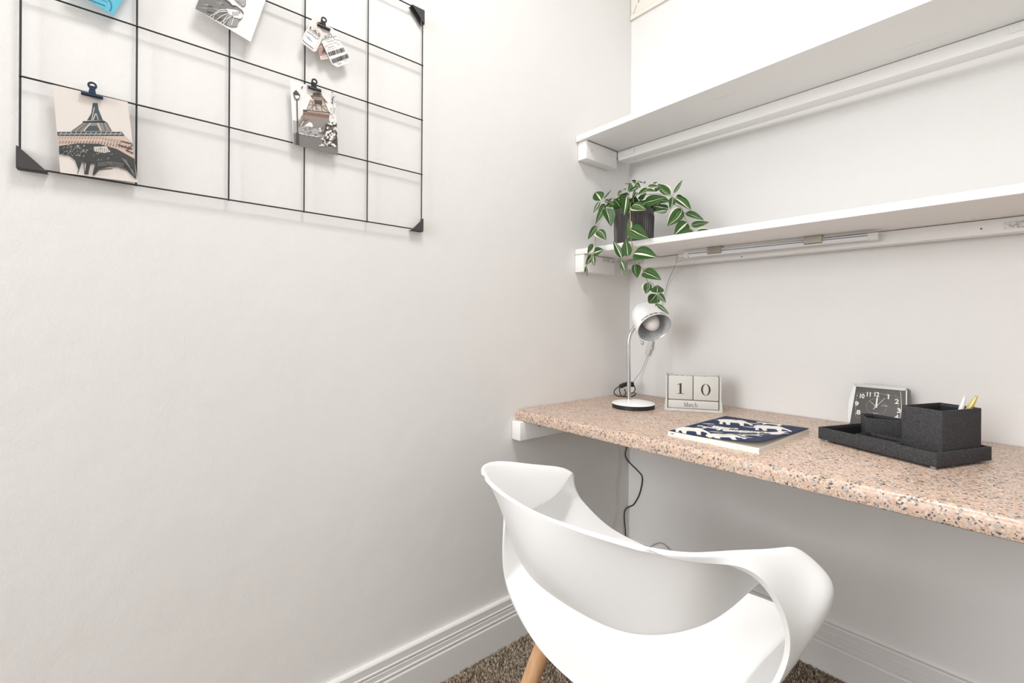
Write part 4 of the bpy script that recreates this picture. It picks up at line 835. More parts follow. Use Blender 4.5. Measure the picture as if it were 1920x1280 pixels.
('white',[(-1.2091,1.4266),(-1.2111,1.4267),(-1.2115,1.4288),(-1.21,1.4307),(-1.2083,1.4312),(-1.2065,1.4302),(-1.207,1.4277)]),
('white',[(-1.2066,1.4227),(-1.2061,1.4218),(-1.2068,1.4203),(-1.208,1.42),(-1.2089,1.4206),(-1.2091,1.4219),(-1.2078,1.423)]),
('dusk',[(-1.1814,1.4426),(-1.1844,1.4418),(-1.1863,1.444),(-1.1848,1.4471),(-1.1822,1.4479),(-1.18,1.4475),(-1.1794,1.445)]),
('cream',[(-1.2112,1.4198),(-1.2121,1.4211),(-1.2115,1.4233),(-1.2097,1.4238),(-1.2083,1.4228),(-1.2083,1.4212),(-1.2098,1.4196)]),
('white',[(-1.1884,1.4247),(-1.1902,1.4228),(-1.1923,1.4238),(-1.1941,1.4257),(-1.1923,1.4292),(-1.1896,1.4299),(-1.1871,1.4283)]),
('white',[(-1.1868,1.4323),(-1.1838,1.4334),(-1.1823,1.4314),(-1.1836,1.4286),(-1.1862,1.4267),(-1.1891,1.4279),(-1.189,1.4304)]),
('cream',[(-1.188,1.4379),(-1.1883,1.44),(-1.1874,1.4422),(-1.1853,1.4421),(-1.1833,1.4415),(-1.1842,1.4392),(-1.1861,1.4378)]),
('cream',[(-1.2006,1.4319),(-1.2021,1.4303),(-1.2045,1.4296),(-1.2056,1.4311),(-1.2049,1.4336),(-1.2027,1.4341),(-1.2008,1.4341)]),
('white',[(-1.1853,1.448),(-1.1869,1.4488),(-1.1868,1.4501),(-1.1861,1.4516),(-1.1842,1.4518),(-1.1831,1.4509),(-1.1837,1.4495)]),
('white',[(-1.2019,1.4417),(-1.1988,1.4438),(-1.1968,1.4429),(-1.1964,1.4399),(-1.1987,1.438),(-1.2017,1.4375),(-1.2032,1.4391)]),
('white',[(-1.2005,1.4521),(-1.1986,1.4534),(-1.1957,1.4538),(-1.1941,1.452),(-1.1964,1.4492),(-1.1991,1.4472),(-1.2011,1.4492)]),
('white',[(-1.2013,1.4245),(-1.2024,1.4263),(-1.2009,1.4283),(-1.1987,1.4283),(-1.1968,1.4276),(-1.1981,1.4256),(-1.1999,1.424)]),
('cream',[(-1.198,1.412),(-1.1981,1.4105),(-1.1987,1.4086),(-1.2003,1.4084),(-1.2012,1.4099),(-1.2007,1.4114),(-1.1993,1.4128)]),
('dusk',[(-1.1793,1.4103),(-1.1827,1.4093),(-1.1842,1.4115),(-1.1842,1.4139),(-1.1816,1.4164),(-1.1785,1.4159),(-1.1783,1.4133)]),
('dusk',[(-1.191,1.4477),(-1.1919,1.4492),(-1.1917,1.451),(-1.19,1.4519),(-1.1887,1.4513),(-1.1884,1.4498),(-1.1897,1.4479)]),
('white',[(-1.1785,1.4708),(-1.1783,1.4682),(-1.1802,1.4665),(-1.1823,1.4668),(-1.1826,1.4692),(-1.1817,1.4709),(-1.1791,1.4718)]),
('dusk',[(-1.1762,1.4259),(-1.1781,1.4262),(-1.1781,1.4279),(-1.1776,1.4297),(-1.1754,1.4303),(-1.1744,1.429),(-1.1747,1.4273)]),
('dusk',[(-1.2076,1.4278),(-1.2074,1.4309),(-1.205,1.4318),(-1.2029,1.4319),(-1.2023,1.4292),(-1.2038,1.4265),(-1.2066,1.4255)]),
('white',[(-1.1906,1.4304),(-1.1926,1.4296),(-1.1939,1.4304),(-1.1931,1.4325),(-1.1918,1.4332),(-1.1906,1.4333),(-1.1897,1.4318)]),
('dusk',[(-1.1838,1.4651),(-1.1822,1.4652),(-1.1816,1.4643),(-1.1818,1.4625),(-1.1833,1.4618),(-1.1846,1.4619),(-1.1854,1.4635)]),
('dusk',[(-1.2104,1.4309),(-1.209,1.4301),(-1.2089,1.4285),(-1.2103,1.4272),(-1.2116,1.4275),(-1.2123,1.4283),(-1.2117,1.4302)]),
('white',[(-1.1918,1.4271),(-1.1921,1.4255),(-1.1925,1.4238),(-1.1944,1.4234),(-1.1952,1.4246),(-1.1952,1.4264),(-1.1938,1.4279)]),
('white',[(-1.2179,1.4059),(-1.2159,1.4073),(-1.2146,1.4071),(-1.2135,1.4053),(-1.2149,1.4039),(-1.2167,1.4035),(-1.2176,1.4044)]),
('dusk',[(-1.1799,1.435),(-1.1792,1.4328),(-1.1803,1.4302),(-1.1823,1.4288),(-1.1841,1.4301),(-1.1844,1.4326),(-1.1824,1.4343)]),
('white',[(-1.1869,1.4621),(-1.1874,1.4597),(-1.1892,1.4589),(-1.191,1.4588),(-1.1914,1.4607),(-1.1905,1.4628),(-1.1881,1.4629)]),
('white',[(-1.1904,1.4337),(-1.1896,1.4358),(-1.1879,1.4363),(-1.1868,1.4354),(-1.1868,1.4334),(-1.1881,1.4319),(-1.1898,1.4324)]),
('dusk',[(-1.213,1.4071),(-1.2147,1.407),(-1.2156,1.4095),(-1.2137,1.4111),(-1.2116,1.412),(-1.21,1.4105),(-1.2106,1.408)]),
('white',[(-1.204,1.4207),(-1.2038,1.4195),(-1.2045,1.4178),(-1.2062,1.418),(-1.2074,1.4185),(-1.2072,1.4201),(-1.2055,1.4216)]),
('white',[(-1.1911,1.4296),(-1.1925,1.4319),(-1.1913,1.4343),(-1.1887,1.436),(-1.1867,1.4349),(-1.1863,1.4326),(-1.1885,1.4296)]),
('cream',[(-1.1742,1.4726),(-1.1761,1.4706),(-1.1788,1.4696),(-1.179,1.4721),(-1.1783,1.4747),(-1.1764,1.475),(-1.1749,1.4747)]),
('dusk',[(-1.2049,1.4487),(-1.2064,1.4459),(-1.209,1.4458),(-1.2108,1.4473),(-1.2092,1.4508),(-1.2072,1.452),(-1.2044,1.4517)]),
('white',[(-1.1807,1.4516),(-1.1834,1.4502),(-1.1856,1.4515),(-1.1865,1.454),(-1.184,1.456),(-1.1808,1.4565),(-1.1803,1.4546)]),
('white',[(-1.1815,1.4419),(-1.1805,1.4397),(-1.1816,1.437),(-1.1837,1.4358),(-1.1854,1.4375),(-1.1855,1.4398),(-1.1838,1.4417)]),
('dusk',[(-1.1937,1.453),(-1.1926,1.4511),(-1.1945,1.4484),(-1.1965,1.4486),(-1.1983,1.4498),(-1.1979,1.4525),(-1.1953,1.4533)]),
('white',[(-1.1955,1.4606),(-1.1967,1.4592),(-1.198,1.4589),(-1.1989,1.46),(-1.1981,1.4619),(-1.1969,1.4623),(-1.1956,1.462)]),
('dusk',[(-1.1983,1.4265),(-1.1983,1.4246),(-1.2001,1.4238),(-1.2014,1.4245),(-1.2015,1.426),(-1.2007,1.4279),(-1.1991,1.4277)]),
('white',[(-1.1875,1.4126),(-1.1877,1.415),(-1.185,1.4173),(-1.1824,1.4168),(-1.1814,1.4147),(-1.1828,1.4122),(-1.1858,1.4117)]),
('dusk',[(-1.1819,1.4517),(-1.1801,1.4524),(-1.1785,1.4509),(-1.1797,1.4485),(-1.1812,1.447),(-1.183,1.4479),(-1.1835,1.4499)]),
('dusk',[(-1.1877,1.4244),(-1.1883,1.4264),(-1.1877,1.4284),(-1.1858,1.4292),(-1.1839,1.4288),(-1.1835,1.4269),(-1.1854,1.4246)]),
('cream',[(-1.1995,1.4114),(-1.2011,1.4118),(-1.2015,1.413),(-1.2006,1.4148),(-1.199,1.4151),(-1.1981,1.414),(-1.198,1.4127)]),
('white',[(-1.1949,1.4388),(-1.1972,1.4374),(-1.1991,1.4386),(-1.1992,1.4409),(-1.1967,1.4421),(-1.1946,1.4425),(-1.1935,1.4408)]),
('white',[(-1.1828,1.4691),(-1.1805,1.4672),(-1.1803,1.464),(-1.1827,1.4621),(-1.1853,1.4617),(-1.187,1.4639),(-1.186,1.4672)]),
('white',[(-1.1905,1.4375),(-1.1919,1.4393),(-1.1905,1.4413),(-1.1885,1.4423),(-1.1875,1.4411),(-1.187,1.4395),(-1.1886,1.4378)]),
('cream',[(-1.2027,1.41),(-1.2036,1.41),(-1.2041,1.4114),(-1.2033,1.4128),(-1.202,1.4131),(-1.2015,1.412),(-1.2015,1.4105)]),
('dusk',[(-1.2043,1.424),(-1.2027,1.4233),(-1.2032,1.4213),(-1.2046,1.4201),(-1.2064,1.4204),(-1.2073,1.4216),(-1.2061,1.4236)]),
('white',[(-1.2006,1.4286),(-1.2007,1.4305),(-1.1986,1.4316),(-1.1969,1.4319),(-1.1959,1.4295),(-1.1975,1.428),(-1.1997,1.4266)]),
('white',[(-1.1818,1.415),(-1.1803,1.4141),(-1.18,1.4119),(-1.181,1.4099),(-1.1834,1.4098),(-1.1848,1.411),(-1.1844,1.414)]),
('dusk',[(-1.2132,1.4115),(-1.2116,1.4096),(-1.2119,1.4069),(-1.2139,1.4057),(-1.2158,1.4057),(-1.2166,1.4079),(-1.2152,1.4104)]),
('cream',[(-1.2033,1.429),(-1.205,1.4313),(-1.2042,1.4342),(-1.2026,1.4362),(-1.2,1.4356),(-1.1997,1.4331),(-1.2001,1.4311)]),
('cream',[(-1.1925,1.4214),(-1.1906,1.4204),(-1.1895,1.4192),(-1.1912,1.4173),(-1.1929,1.4161),(-1.1942,1.4175),(-1.1944,1.4196)]),
('cream',[(-1.1983,1.4431),(-1.1968,1.445),(-1.1945,1.4453),(-1.1937,1.4437),(-1.1938,1.4414),(-1.1962,1.4398),(-1.1979,1.441)]),
('white',[(-1.194,1.4164),(-1.1931,1.4155),(-1.1936,1.4142),(-1.1951,1.4128),(-1.1964,1.4135),(-1.197,1.415),(-1.1955,1.4166)]),
('white',[(-1.1964,1.4152),(-1.198,1.4148),(-1.1988,1.4159),(-1.1983,1.4174),(-1.197,1.4184),(-1.196,1.4177),(-1.1952,1.4166)]),
('dusk',[(-1.1841,1.4541),(-1.186,1.4511),(-1.189,1.4507),(-1.191,1.4524),(-1.1893,1.4553),(-1.1873,1.457),(-1.185,1.457)]),
('dusk',[(-1.1891,1.425),(-1.1877,1.4251),(-1.1872,1.4232),(-1.1882,1.4222),(-1.19,1.4215),(-1.1909,1.4225),(-1.1911,1.4244)]),
('dusk',[(-1.1832,1.4292),(-1.1862,1.43),(-1.1851,1.4332),(-1.1839,1.436),(-1.1811,1.4353),(-1.18,1.4337),(-1.1809,1.4303)]),
('dusk',[(-1.2085,1.4252),(-1.2075,1.427),(-1.2056,1.4274),(-1.2049,1.4266),(-1.2047,1.4249),(-1.2062,1.4239),(-1.2079,1.4237)]),
('dusk',[(-1.2101,1.4363),(-1.2124,1.4375),(-1.2117,1.4406),(-1.2099,1.4431),(-1.2074,1.4434),(-1.2057,1.4405),(-1.2076,1.4378)]),
('white',[(-1.1912,1.4608),(-1.1929,1.4605),(-1.1937,1.4612),(-1.194,1.4632),(-1.1921,1.4643),(-1.1903,1.4642),(-1.1902,1.4622)]),
('cream',[(-1.1974,1.4167),(-1.197,1.4188),(-1.1958,1.4205),(-1.1932,1.4212),(-1.1924,1.42),(-1.193,1.417),(-1.1948,1.4163)]),
('cream',[(-1.177,1.4516),(-1.1747,1.4518),(-1.1742,1.4494),(-1.1756,1.4472),(-1.1778,1.4463),(-1.179,1.4478),(-1.1786,1.4503)]),
('white',[(-1.1972,1.4286),(-1.1974,1.4267),(-1.1983,1.4255),(-1.1998,1.4254),(-1.2006,1.4264),(-1.2003,1.428),(-1.1986,1.4296)]),
('cream',[(-1.1795,1.4555),(-1.1767,1.4561),(-1.1762,1.4536),(-1.1776,1.4506),(-1.18,1.4492),(-1.1812,1.4512),(-1.182,1.4535)]),
('white',[(-1.1942,1.4636),(-1.192,1.4638),(-1.19,1.4632),(-1.1894,1.4609),(-1.1918,1.459),(-1.1945,1.458),(-1.1954,1.4606)]),
('cream',[(-1.2136,1.4097),(-1.2109,1.4101),(-1.209,1.4088),(-1.2099,1.4063),(-1.2118,1.404),(-1.2144,1.4048),(-1.2149,1.4067)]),
('cream',[(-1.1843,1.4945),(-1.1825,1.4971),(-1.1805,1.4966),(-1.179,1.4957),(-1.1802,1.4935),(-1.1817,1.4922),(-1.1837,1.4925)]),
('white',[(-1.1888,1.5073),(-1.1904,1.5084),(-1.1896,1.5106),(-1.1879,1.5122),(-1.1865,1.5114),(-1.1861,1.5098),(-1.1866,1.508)]),
('cream',[(-1.1809,1.5112),(-1.1825,1.5103),(-1.1844,1.5106),(-1.1851,1.5125),(-1.1833,1.5145),(-1.1814,1.515),(-1.1802,1.5135)]),
('white',[(-1.1853,1.5199),(-1.1851,1.519),(-1.1862,1.518),(-1.1872,1.5184),(-1.1873,1.5192),(-1.1869,1.52),(-1.1859,1.5205)]),
('white',[(-1.1873,1.4819),(-1.1886,1.4836),(-1.1869,1.4865),(-1.185,1.4872),(-1.1828,1.4865),(-1.1834,1.4842),(-1.1849,1.4823)]),
('white',[(-1.1886,1.5181),(-1.1898,1.5174),(-1.1912,1.5178),(-1.1912,1.5191),(-1.1899,1.5203),(-1.1883,1.5207),(-1.1878,1.5196)]),
('white',[(-1.184,1.5022),(-1.1853,1.5035),(-1.1853,1.5057),(-1.1836,1.5084),(-1.1812,1.5074),(-1.1799,1.5059),(-1.1816,1.5028)]),
('cream',[(-1.1914,1.4877),(-1.192,1.4894),(-1.1908,1.4914),(-1.1891,1.4911),(-1.1881,1.49),(-1.1881,1.4883),(-1.1901,1.4867)]),
('ash',[(-1.1833,1.4931),(-1.1843,1.4913),(-1.1862,1.4904),(-1.187,1.4917),(-1.1868,1.4933),(-1.1854,1.4953),(-1.1835,1.4949)]),
('cream',[(-1.187,1.5052),(-1.1873,1.5038),(-1.1889,1.5032),(-1.19,1.5036),(-1.1899,1.5056),(-1.1888,1.5064),(-1.1876,1.5066)]),
('cream',[(-1.1809,1.5223),(-1.1809,1.5213),(-1.1817,1.52),(-1.1829,1.5199),(-1.1836,1.5206),(-1.1832,1.5216),(-1.1821,1.5225)]),
('cream',[(-1.1846,1.5289),(-1.1818,1.5294),(-1.181,1.5275),(-1.182,1.5254),(-1.1845,1.5242),(-1.186,1.5246),(-1.1865,1.5271)]),
('ash',[(-1.1836,1.5311),(-1.1845,1.5307),(-1.1853,1.5312),(-1.1849,1.5321),(-1.1841,1.5329),(-1.1831,1.5328),(-1.1829,1.5319)]),
('white',[(-1.1852,1.5232),(-1.1849,1.5244),(-1.1841,1.5255),(-1.183,1.5254),(-1.1827,1.5242),(-1.1832,1.5229),(-1.1844,1.5227)]),
('ash',[(-1.1864,1.5088),(-1.187,1.5073),(-1.1882,1.507),(-1.1887,1.5076),(-1.1888,1.5087),(-1.188,1.51),(-1.1869,1.5097)]),
('white',[(-1.1843,1.5147),(-1.1854,1.5134),(-1.1863,1.513),(-1.1871,1.5137),(-1.187,1.5148),(-1.186,1.5159),(-1.1851,1.5154)]),
('ash',[(-1.1825,1.4976),(-1.1836,1.4967),(-1.185,1.4965),(-1.1861,1.4978),(-1.1848,1.4997),(-1.1834,1.5005),(-1.1817,1.4996)]),
('ash',[(-1.1866,1.5284),(-1.1841,1.5284),(-1.1842,1.526),(-1.1856,1.5242),(-1.1875,1.5233),(-1.1893,1.5243),(-1.1886,1.5266)]),
('white',[(-1.1897,1.5293),(-1.1901,1.5302),(-1.1897,1.5314),(-1.1886,1.5317),(-1.1877,1.5316),(-1.1876,1.5307),(-1.1885,1.5296)]),
('cream',[(-1.1914,1.4922),(-1.1903,1.4952),(-1.1883,1.4958),(-1.1865,1.496),(-1.1858,1.494),(-1.1869,1.4919),(-1.1896,1.4911)]),
('white',[(-1.1818,1.4846),(-1.1827,1.4833),(-1.1837,1.483),(-1.1849,1.4834),(-1.1848,1.4846),(-1.1835,1.4858),(-1.1824,1.4859)]),
('white',[(-1.1876,1.5075),(-1.1897,1.5081),(-1.1883,1.5106),(-1.1869,1.5119),(-1.1847,1.5116),(-1.1845,1.5097),(-1.1855,1.5073)]),
('white',[(-1.1898,1.5071),(-1.1884,1.5062),(-1.1886,1.5045),(-1.1903,1.5025),(-1.1923,1.503),(-1.1921,1.5048),(-1.1917,1.5061)]),
('ash',[(-1.1894,1.481),(-1.1906,1.4812),(-1.1914,1.4821),(-1.1906,1.4835),(-1.1894,1.4844),(-1.1886,1.4838),(-1.1881,1.4824)]),
('white',[(-1.1889,1.5215),(-1.1874,1.521),(-1.1869,1.5193),(-1.1883,1.5167),(-1.1906,1.5162),(-1.1922,1.518),(-1.191,1.5209)]),
('cream',[(-1.1895,1.5306),(-1.1899,1.533),(-1.1883,1.535),(-1.1858,1.5348),(-1.1848,1.5332),(-1.1861,1.5311),(-1.1884,1.5302)]),
('white',[(-1.188,1.504),(-1.1875,1.5026),(-1.1877,1.5),(-1.1894,1.499),(-1.1914,1.4993),(-1.1921,1.5013),(-1.1902,1.5035)]),
('white',[(-1.1875,1.5113),(-1.1868,1.5105),(-1.1874,1.5093),(-1.1885,1.5086),(-1.1893,1.509),(-1.1899,1.5102),(-1.1886,1.5112)]),
('white',[(-1.1832,1.5098),(-1.1848,1.509),(-1.1864,1.5098),(-1.1861,1.5113),(-1.1843,1.5128),(-1.1832,1.5128),(-1.1826,1.5113)]),
('ash',[(-1.1865,1.511),(-1.1858,1.5097),(-1.1869,1.5081),(-1.1885,1.5079),(-1.1894,1.5087),(-1.1895,1.5099),(-1.1877,1.5117)]),
('umber',[(-1.1872,1.5195),(-1.1877,1.5183),(-1.1887,1.5176),(-1.1897,1.518),(-1.1899,1.5191),(-1.1889,1.5205),(-1.1876,1.5204)]),
('umber',[(-1.1846,1.5137),(-1.1846,1.5147),(-1.1839,1.5156),(-1.1828,1.5159),(-1.1821,1.5153),(-1.1827,1.5142),(-1.1836,1.5132)]),
('umber',[(-1.1811,1.5301),(-1.1814,1.5292),(-1.1819,1.5283),(-1.1828,1.5283),(-1.1831,1.5289),(-1.1829,1.5299),(-1.182,1.5303)]),
('umber',[(-1.1876,1.5148),(-1.1893,1.5148),(-1.1908,1.5155),(-1.1897,1.5171),(-1.1884,1.5184),(-1.1873,1.5179),(-1.1865,1.5166)]),
('umber',[(-1.1894,1.5091),(-1.1903,1.5094),(-1.1906,1.5109),(-1.1897,1.512),(-1.1883,1.5123),(-1.1875,1.5113),(-1.188,1.5099)]),
('umber',[(-1.1908,1.5105),(-1.1906,1.5122),(-1.1892,1.5126),(-1.1878,1.5124),(-1.188,1.5108),(-1.189,1.5098),(-1.1902,1.5093)]),
('umber',[(-1.1881,1.5327),(-1.1872,1.5324),(-1.1874,1.5314),(-1.1879,1.5306),(-1.1888,1.5307),(-1.189,1.5312),(-1.1887,1.5319)]),
('umber',[(-1.1893,1.5197),(-1.189,1.5187),(-1.19,1.5178),(-1.1912,1.5177),(-1.1916,1.5188),(-1.1908,1.52),(-1.1898,1.5202)]),
('umber',[(-1.1846,1.5237),(-1.1858,1.5227),(-1.1869,1.5225),(-1.1876,1.5235),(-1.1869,1.5247),(-1.1856,1.5252),(-1.1844,1.5248)]),
('umber',[(-1.1875,1.5131),(-1.1882,1.5124),(-1.1891,1.5123),(-1.1895,1.5129),(-1.1891,1.5138),(-1.1882,1.5147),(-1.1875,1.5141)]),
('umber',[(-1.1886,1.536),(-1.1883,1.5351),(-1.1895,1.5339),(-1.1909,1.5336),(-1.1915,1.5348),(-1.1904,1.5364),(-1.1892,1.5366)]),
('umber',[(-1.1902,1.5209),(-1.1903,1.5219),(-1.1893,1.5231),(-1.1881,1.5234),(-1.1876,1.5225),(-1.1878,1.5215),(-1.1889,1.5204)]),
],
'cat':[('paper',[(-1.457,1.613),(-1.3597,1.5858),(-1.3209,1.7245),(-1.4182,1.7517)]),
('fur',[(-1.457,1.613),(-1.4189,1.7493),(-1.3946,1.7425),(-1.3792,1.7224),(-1.3728,1.6891),(-1.3763,1.6691),(-1.4085,1.6541),(-1.3982,1.6505),(-1.387,1.6454),(-1.3748,1.6391),(-1.3744,1.6342),(-1.378,1.6244),(-1.3828,1.6178),(-1.3852,1.6067),(-1.3948,1.6018),(-1.4051,1.6013)]),
('ash',[(-1.4066,1.6663),(-1.4156,1.6622),(-1.4154,1.6617),(-1.4057,1.6638)]),
('soot',[(-1.4199,1.6531),(-1.4296,1.6486),(-1.4295,1.6481),(-1.419,1.6504)]),
('taupe',[(-1.4115,1.6464),(-1.4256,1.6408),(-1.4254,1.6404),(-1.4108,1.6444)]),
('soot',[(-1.4198,1.614),(-1.4282,1.6104),(-1.4281,1.61),(-1.4192,1.6122)]),
('soot',[(-1.4022,1.6847),(-1.4185,1.6785),(-1.4184,1.6782),(-1.4016,1.683)]),
('ash',[(-1.3987,1.6638),(-1.4076,1.6599),(-1.4074,1.6596),(-1.3981,1.6618)]),
('taupe',[(-1.4161,1.6623),(-1.4296,1.6567),(-1.4295,1.6562),(-1.4153,1.6599)]),
('soot',[(-1.4321,1.6191),(-1.4398,1.6158),(-1.4397,1.6155),(-1.4316,1.6175)]),
('ash',[(-1.4271,1.6513),(-1.4423,1.6449),(-1.4421,1.6443),(-1.4261,1.6483)]),
('ash',[(-1.4378,1.6228),(-1.4529,1.6172),(-1.4528,1.6169),(-1.4373,1.6215)]),
('taupe',[(-1.4185,1.6853),(-1.4326,1.6795),(-1.4325,1.679),(-1.4177,1.6829)]),
('taupe',[(-1.4008,1.6544),(-1.4115,1.6497),(-1.4113,1.6491),(-1.3999,1.6518)]),
('ash',[(-1.4131,1.6574),(-1.4271,1.6518),(-1.427,1.6514),(-1.4125,1.6554)]),
('taupe',[(-1.4102,1.6183),(-1.4193,1.6142),(-1.4191,1.6137),(-1.4094,1.6159)]),
('taupe',[(-1.4145,1.6918),(-1.427,1.6867),(-1.4269,1.6863),(-1.4138,1.6898)]),
('ash',[(-1.4054,1.665),(-1.4194,1.6595),(-1.4192,1.6591),(-1.4048,1.663)]),
('ash',[(-1.4358,1.6304),(-1.4461,1.6261),(-1.446,1.6257),(-1.4351,1.6284)]),
('ash',[(-1.3962,1.6802),(-1.4084,1.6753),(-1.4083,1.675),(-1.3956,1.6784)]),
('taupe',[(-1.4198,1.6292),(-1.4337,1.6235),(-1.4335,1.623),(-1.419,1.6267)]),
('ash',[(-1.4391,1.6109),(-1.4537,1.6055),(-1.4536,1.6052),(-1.4386,1.6096)]),
('soot',[(-1.4086,1.6423),(-1.4177,1.6387),(-1.4176,1.6385),(-1.4082,1.6411)]),
('taupe',[(-1.4079,1.6302),(-1.4208,1.6252),(-1.4207,1.6248),(-1.4073,1.6284)]),
('taupe',[(-1.4041,1.6543),(-1.4119,1.6511),(-1.4118,1.6508),(-1.4036,1.6529)]),
('ash',[(-1.407,1.6321),(-1.4173,1.6275),(-1.4172,1.6269),(-1.4061,1.6293)]),
('ash',[(-1.414,1.6415),(-1.4223,1.6379),(-1.4222,1.6376),(-1.4134,1.6397)]),
('ash',[(-1.4113,1.6307),(-1.424,1.6252),(-1.4238,1.6246),(-1.4103,1.6278)]),
('soot',[(-1.4106,1.664),(-1.423,1.6593),(-1.423,1.6591),(-1.4102,1.6629)]),
('soot',[(-1.4011,1.6883),(-1.4155,1.6826),(-1.4154,1.6822),(-1.4004,1.6863)]),
('ash',[(-1.4166,1.6515),(-1.4327,1.6448),(-1.4325,1.6442),(-1.4156,1.6485)]),
('soot',[(-1.4137,1.6673),(-1.4284,1.6616),(-1.4283,1.6612),(-1.4131,1.6655)]),
('soot',[(-1.4246,1.6199),(-1.439,1.6141),(-1.4388,1.6136),(-1.4238,1.6176)]),
('soot',[(-1.4293,1.6308),(-1.4376,1.6271),(-1.4374,1.6267),(-1.4286,1.6287)]),
('soot',[(-1.4205,1.6498),(-1.4366,1.6436),(-1.4365,1.6433),(-1.4199,1.648)]),
('soot',[(-1.416,1.6664),(-1.4258,1.6624),(-1.4257,1.6621),(-1.4155,1.6648)]),
('soot',[(-1.412,1.6116),(-1.4273,1.6057),(-1.4272,1.6053),(-1.4114,1.6097)]),
('paper',[(-1.4045,1.6355),(-1.387,1.6408),(-1.3752,1.6385),(-1.3744,1.6338),(-1.3788,1.6254),(-1.3901,1.6239),(-1.4005,1.6277)]),
('soot',[(-1.4103,1.6552),(-1.3977,1.6518),(-1.3988,1.6493),(-1.4113,1.6528)]),
('soot',[(-1.3974,1.6516),(-1.3942,1.6475),(-1.3959,1.6454),(-1.3991,1.6495)]),
('soot',[(-1.3948,1.6477),(-1.3868,1.6494),(-1.3872,1.6469),(-1.3952,1.6452)]),
('soot',[(-1.3864,1.6494),(-1.3758,1.6447),(-1.3771,1.6423),(-1.3877,1.6469)]),
('soot',[(-1.3755,1.6444),(-1.3729,1.6386),(-1.3748,1.6368),(-1.3774,1.6426)]),
('ash',[(-1.3927,1.6621),(-1.3701,1.6722),(-1.3708,1.6552),(-1.3765,1.6516),(-1.383,1.6545)]),
('soot',[(-1.3695,1.6725),(-1.3702,1.6564),(-1.3714,1.6559),(-1.3707,1.672)]),
('soot',[(-1.3706,1.6556),(-1.3755,1.6516),(-1.3759,1.6527),(-1.371,1.6567)]),
('soot',[(-1.3762,1.6516),(-1.3787,1.6551),(-1.3777,1.6562),(-1.3752,1.6527)]),
('soot',[(-1.3785,1.655),(-1.3858,1.6573),(-1.3852,1.6587),(-1.3779,1.6564)]),
('soot',[(-1.3901,1.6621),(-1.3861,1.6589),(-1.3865,1.6582),(-1.3905,1.6615)]),
('soot',[(-1.3869,1.6628),(-1.3836,1.6586),(-1.3841,1.6581),(-1.3873,1.6622)]),
('soot',[(-1.3836,1.6635),(-1.3812,1.6584),(-1.3817,1.6579),(-1.3841,1.663)]),
('soot',[(-1.3804,1.6641),(-1.3787,1.6581),(-1.3793,1.6577),(-1.3809,1.6637)]),
('soot',[(-1.3771,1.6648),(-1.3763,1.6579),(-1.3768,1.6575),(-1.3777,1.6645)]),
('soot',[(-1.3739,1.6655),(-1.3738,1.6576),(-1.3744,1.6574),(-1.3744,1.6652)]),
('taupe',[(-1.3965,1.6203),(-1.3796,1.6237),(-1.3828,1.6168),(-1.3852,1.6067),(-1.3948,1.6018),(-1.4043,1.6025)]),
('ash',[(-1.4002,1.6157),(-1.4025,1.602),(-1.4029,1.6019),(-1.4006,1.6156)]),
('ash',[(-1.3991,1.6158),(-1.4014,1.6013),(-1.4018,1.6012),(-1.3995,1.6157)]),
('ash',[(-1.398,1.6171),(-1.4003,1.6009),(-1.4007,1.6008),(-1.3984,1.617)]),
('ash',[(-1.3969,1.6168),(-1.3992,1.6013),(-1.3996,1.6012),(-1.3973,1.6167)]),
('ash',[(-1.3958,1.618),(-1.3981,1.6035),(-1.3985,1.6034),(-1.3962,1.6179)]),
('ash',[(-1.3946,1.6185),(-1.3969,1.6023),(-1.3974,1.6022),(-1.3951,1.6184)]),
('ash',[(-1.3935,1.618),(-1.3958,1.6037),(-1.3963,1.6036),(-1.394,1.6179)]),
('ash',[(-1.3924,1.6187),(-1.3947,1.6046),(-1.3952,1.6045),(-1.3929,1.6186)]),
('ash',[(-1.3913,1.6202),(-1.3936,1.6058),(-1.3941,1.6057),(-1.3918,1.6202)]),
('ash',[(-1.3902,1.6202),(-1.3925,1.6062),(-1.393,1.6061),(-1.3907,1.6201)]),
('ash',[(-1.3891,1.6208),(-1.3914,1.606),(-1.3919,1.6059),(-1.3895,1.6207)]),
('ash',[(-1.3879,1.6219),(-1.3903,1.6059),(-1.3907,1.6058),(-1.3884,1.6218)]),
('ash',[(-1.3868,1.6221),(-1.3891,1.6065),(-1.3896,1.6064),(-1.3873,1.622)]),
('ash',[(-1.3857,1.6224),(-1.388,1.6058),(-1.3885,1.6057),(-1.3862,1.6223)]),
('ash',[(-1.3846,1.6231),(-1.3869,1.6064),(-1.3874,1.6063),(-1.385,1.623)]),
('ash',[(-1.3834,1.6232),(-1.3858,1.6075),(-1.3863,1.6074),(-1.3839,1.6231)]),
('soot',[(-1.3815,1.6225),(-1.3758,1.6285),(-1.3753,1.6278),(-1.381,1.6217)]),
('soot',[(-1.394,1.6336),(-1.3916,1.6336),(-1.3919,1.6326),(-1.3943,1.6327)]),
('soot',[(-1.391,1.6349),(-1.3886,1.6349),(-1.3889,1.6339),(-1.3913,1.634)]),
('soot',[(-1.3879,1.6362),(-1.3855,1.6362),(-1.3858,1.6352),(-1.3882,1.6353)]),
('soot',[(-1.3849,1.6375),(-1.3825,1.6375),(-1.3828,1.6365),(-1.3852,1.6366)]),
('soot',[(-1.3818,1.6389),(-1.3794,1.6388),(-1.3797,1.6378),(-1.3821,1.6379)]),
('soot',[(-1.394,1.6307),(-1.3916,1.6306),(-1.3919,1.6297),(-1.3943,1.6297)]),
('soot',[(-1.391,1.632),(-1.3886,1.6319),(-1.3889,1.631),(-1.3913,1.631)]),
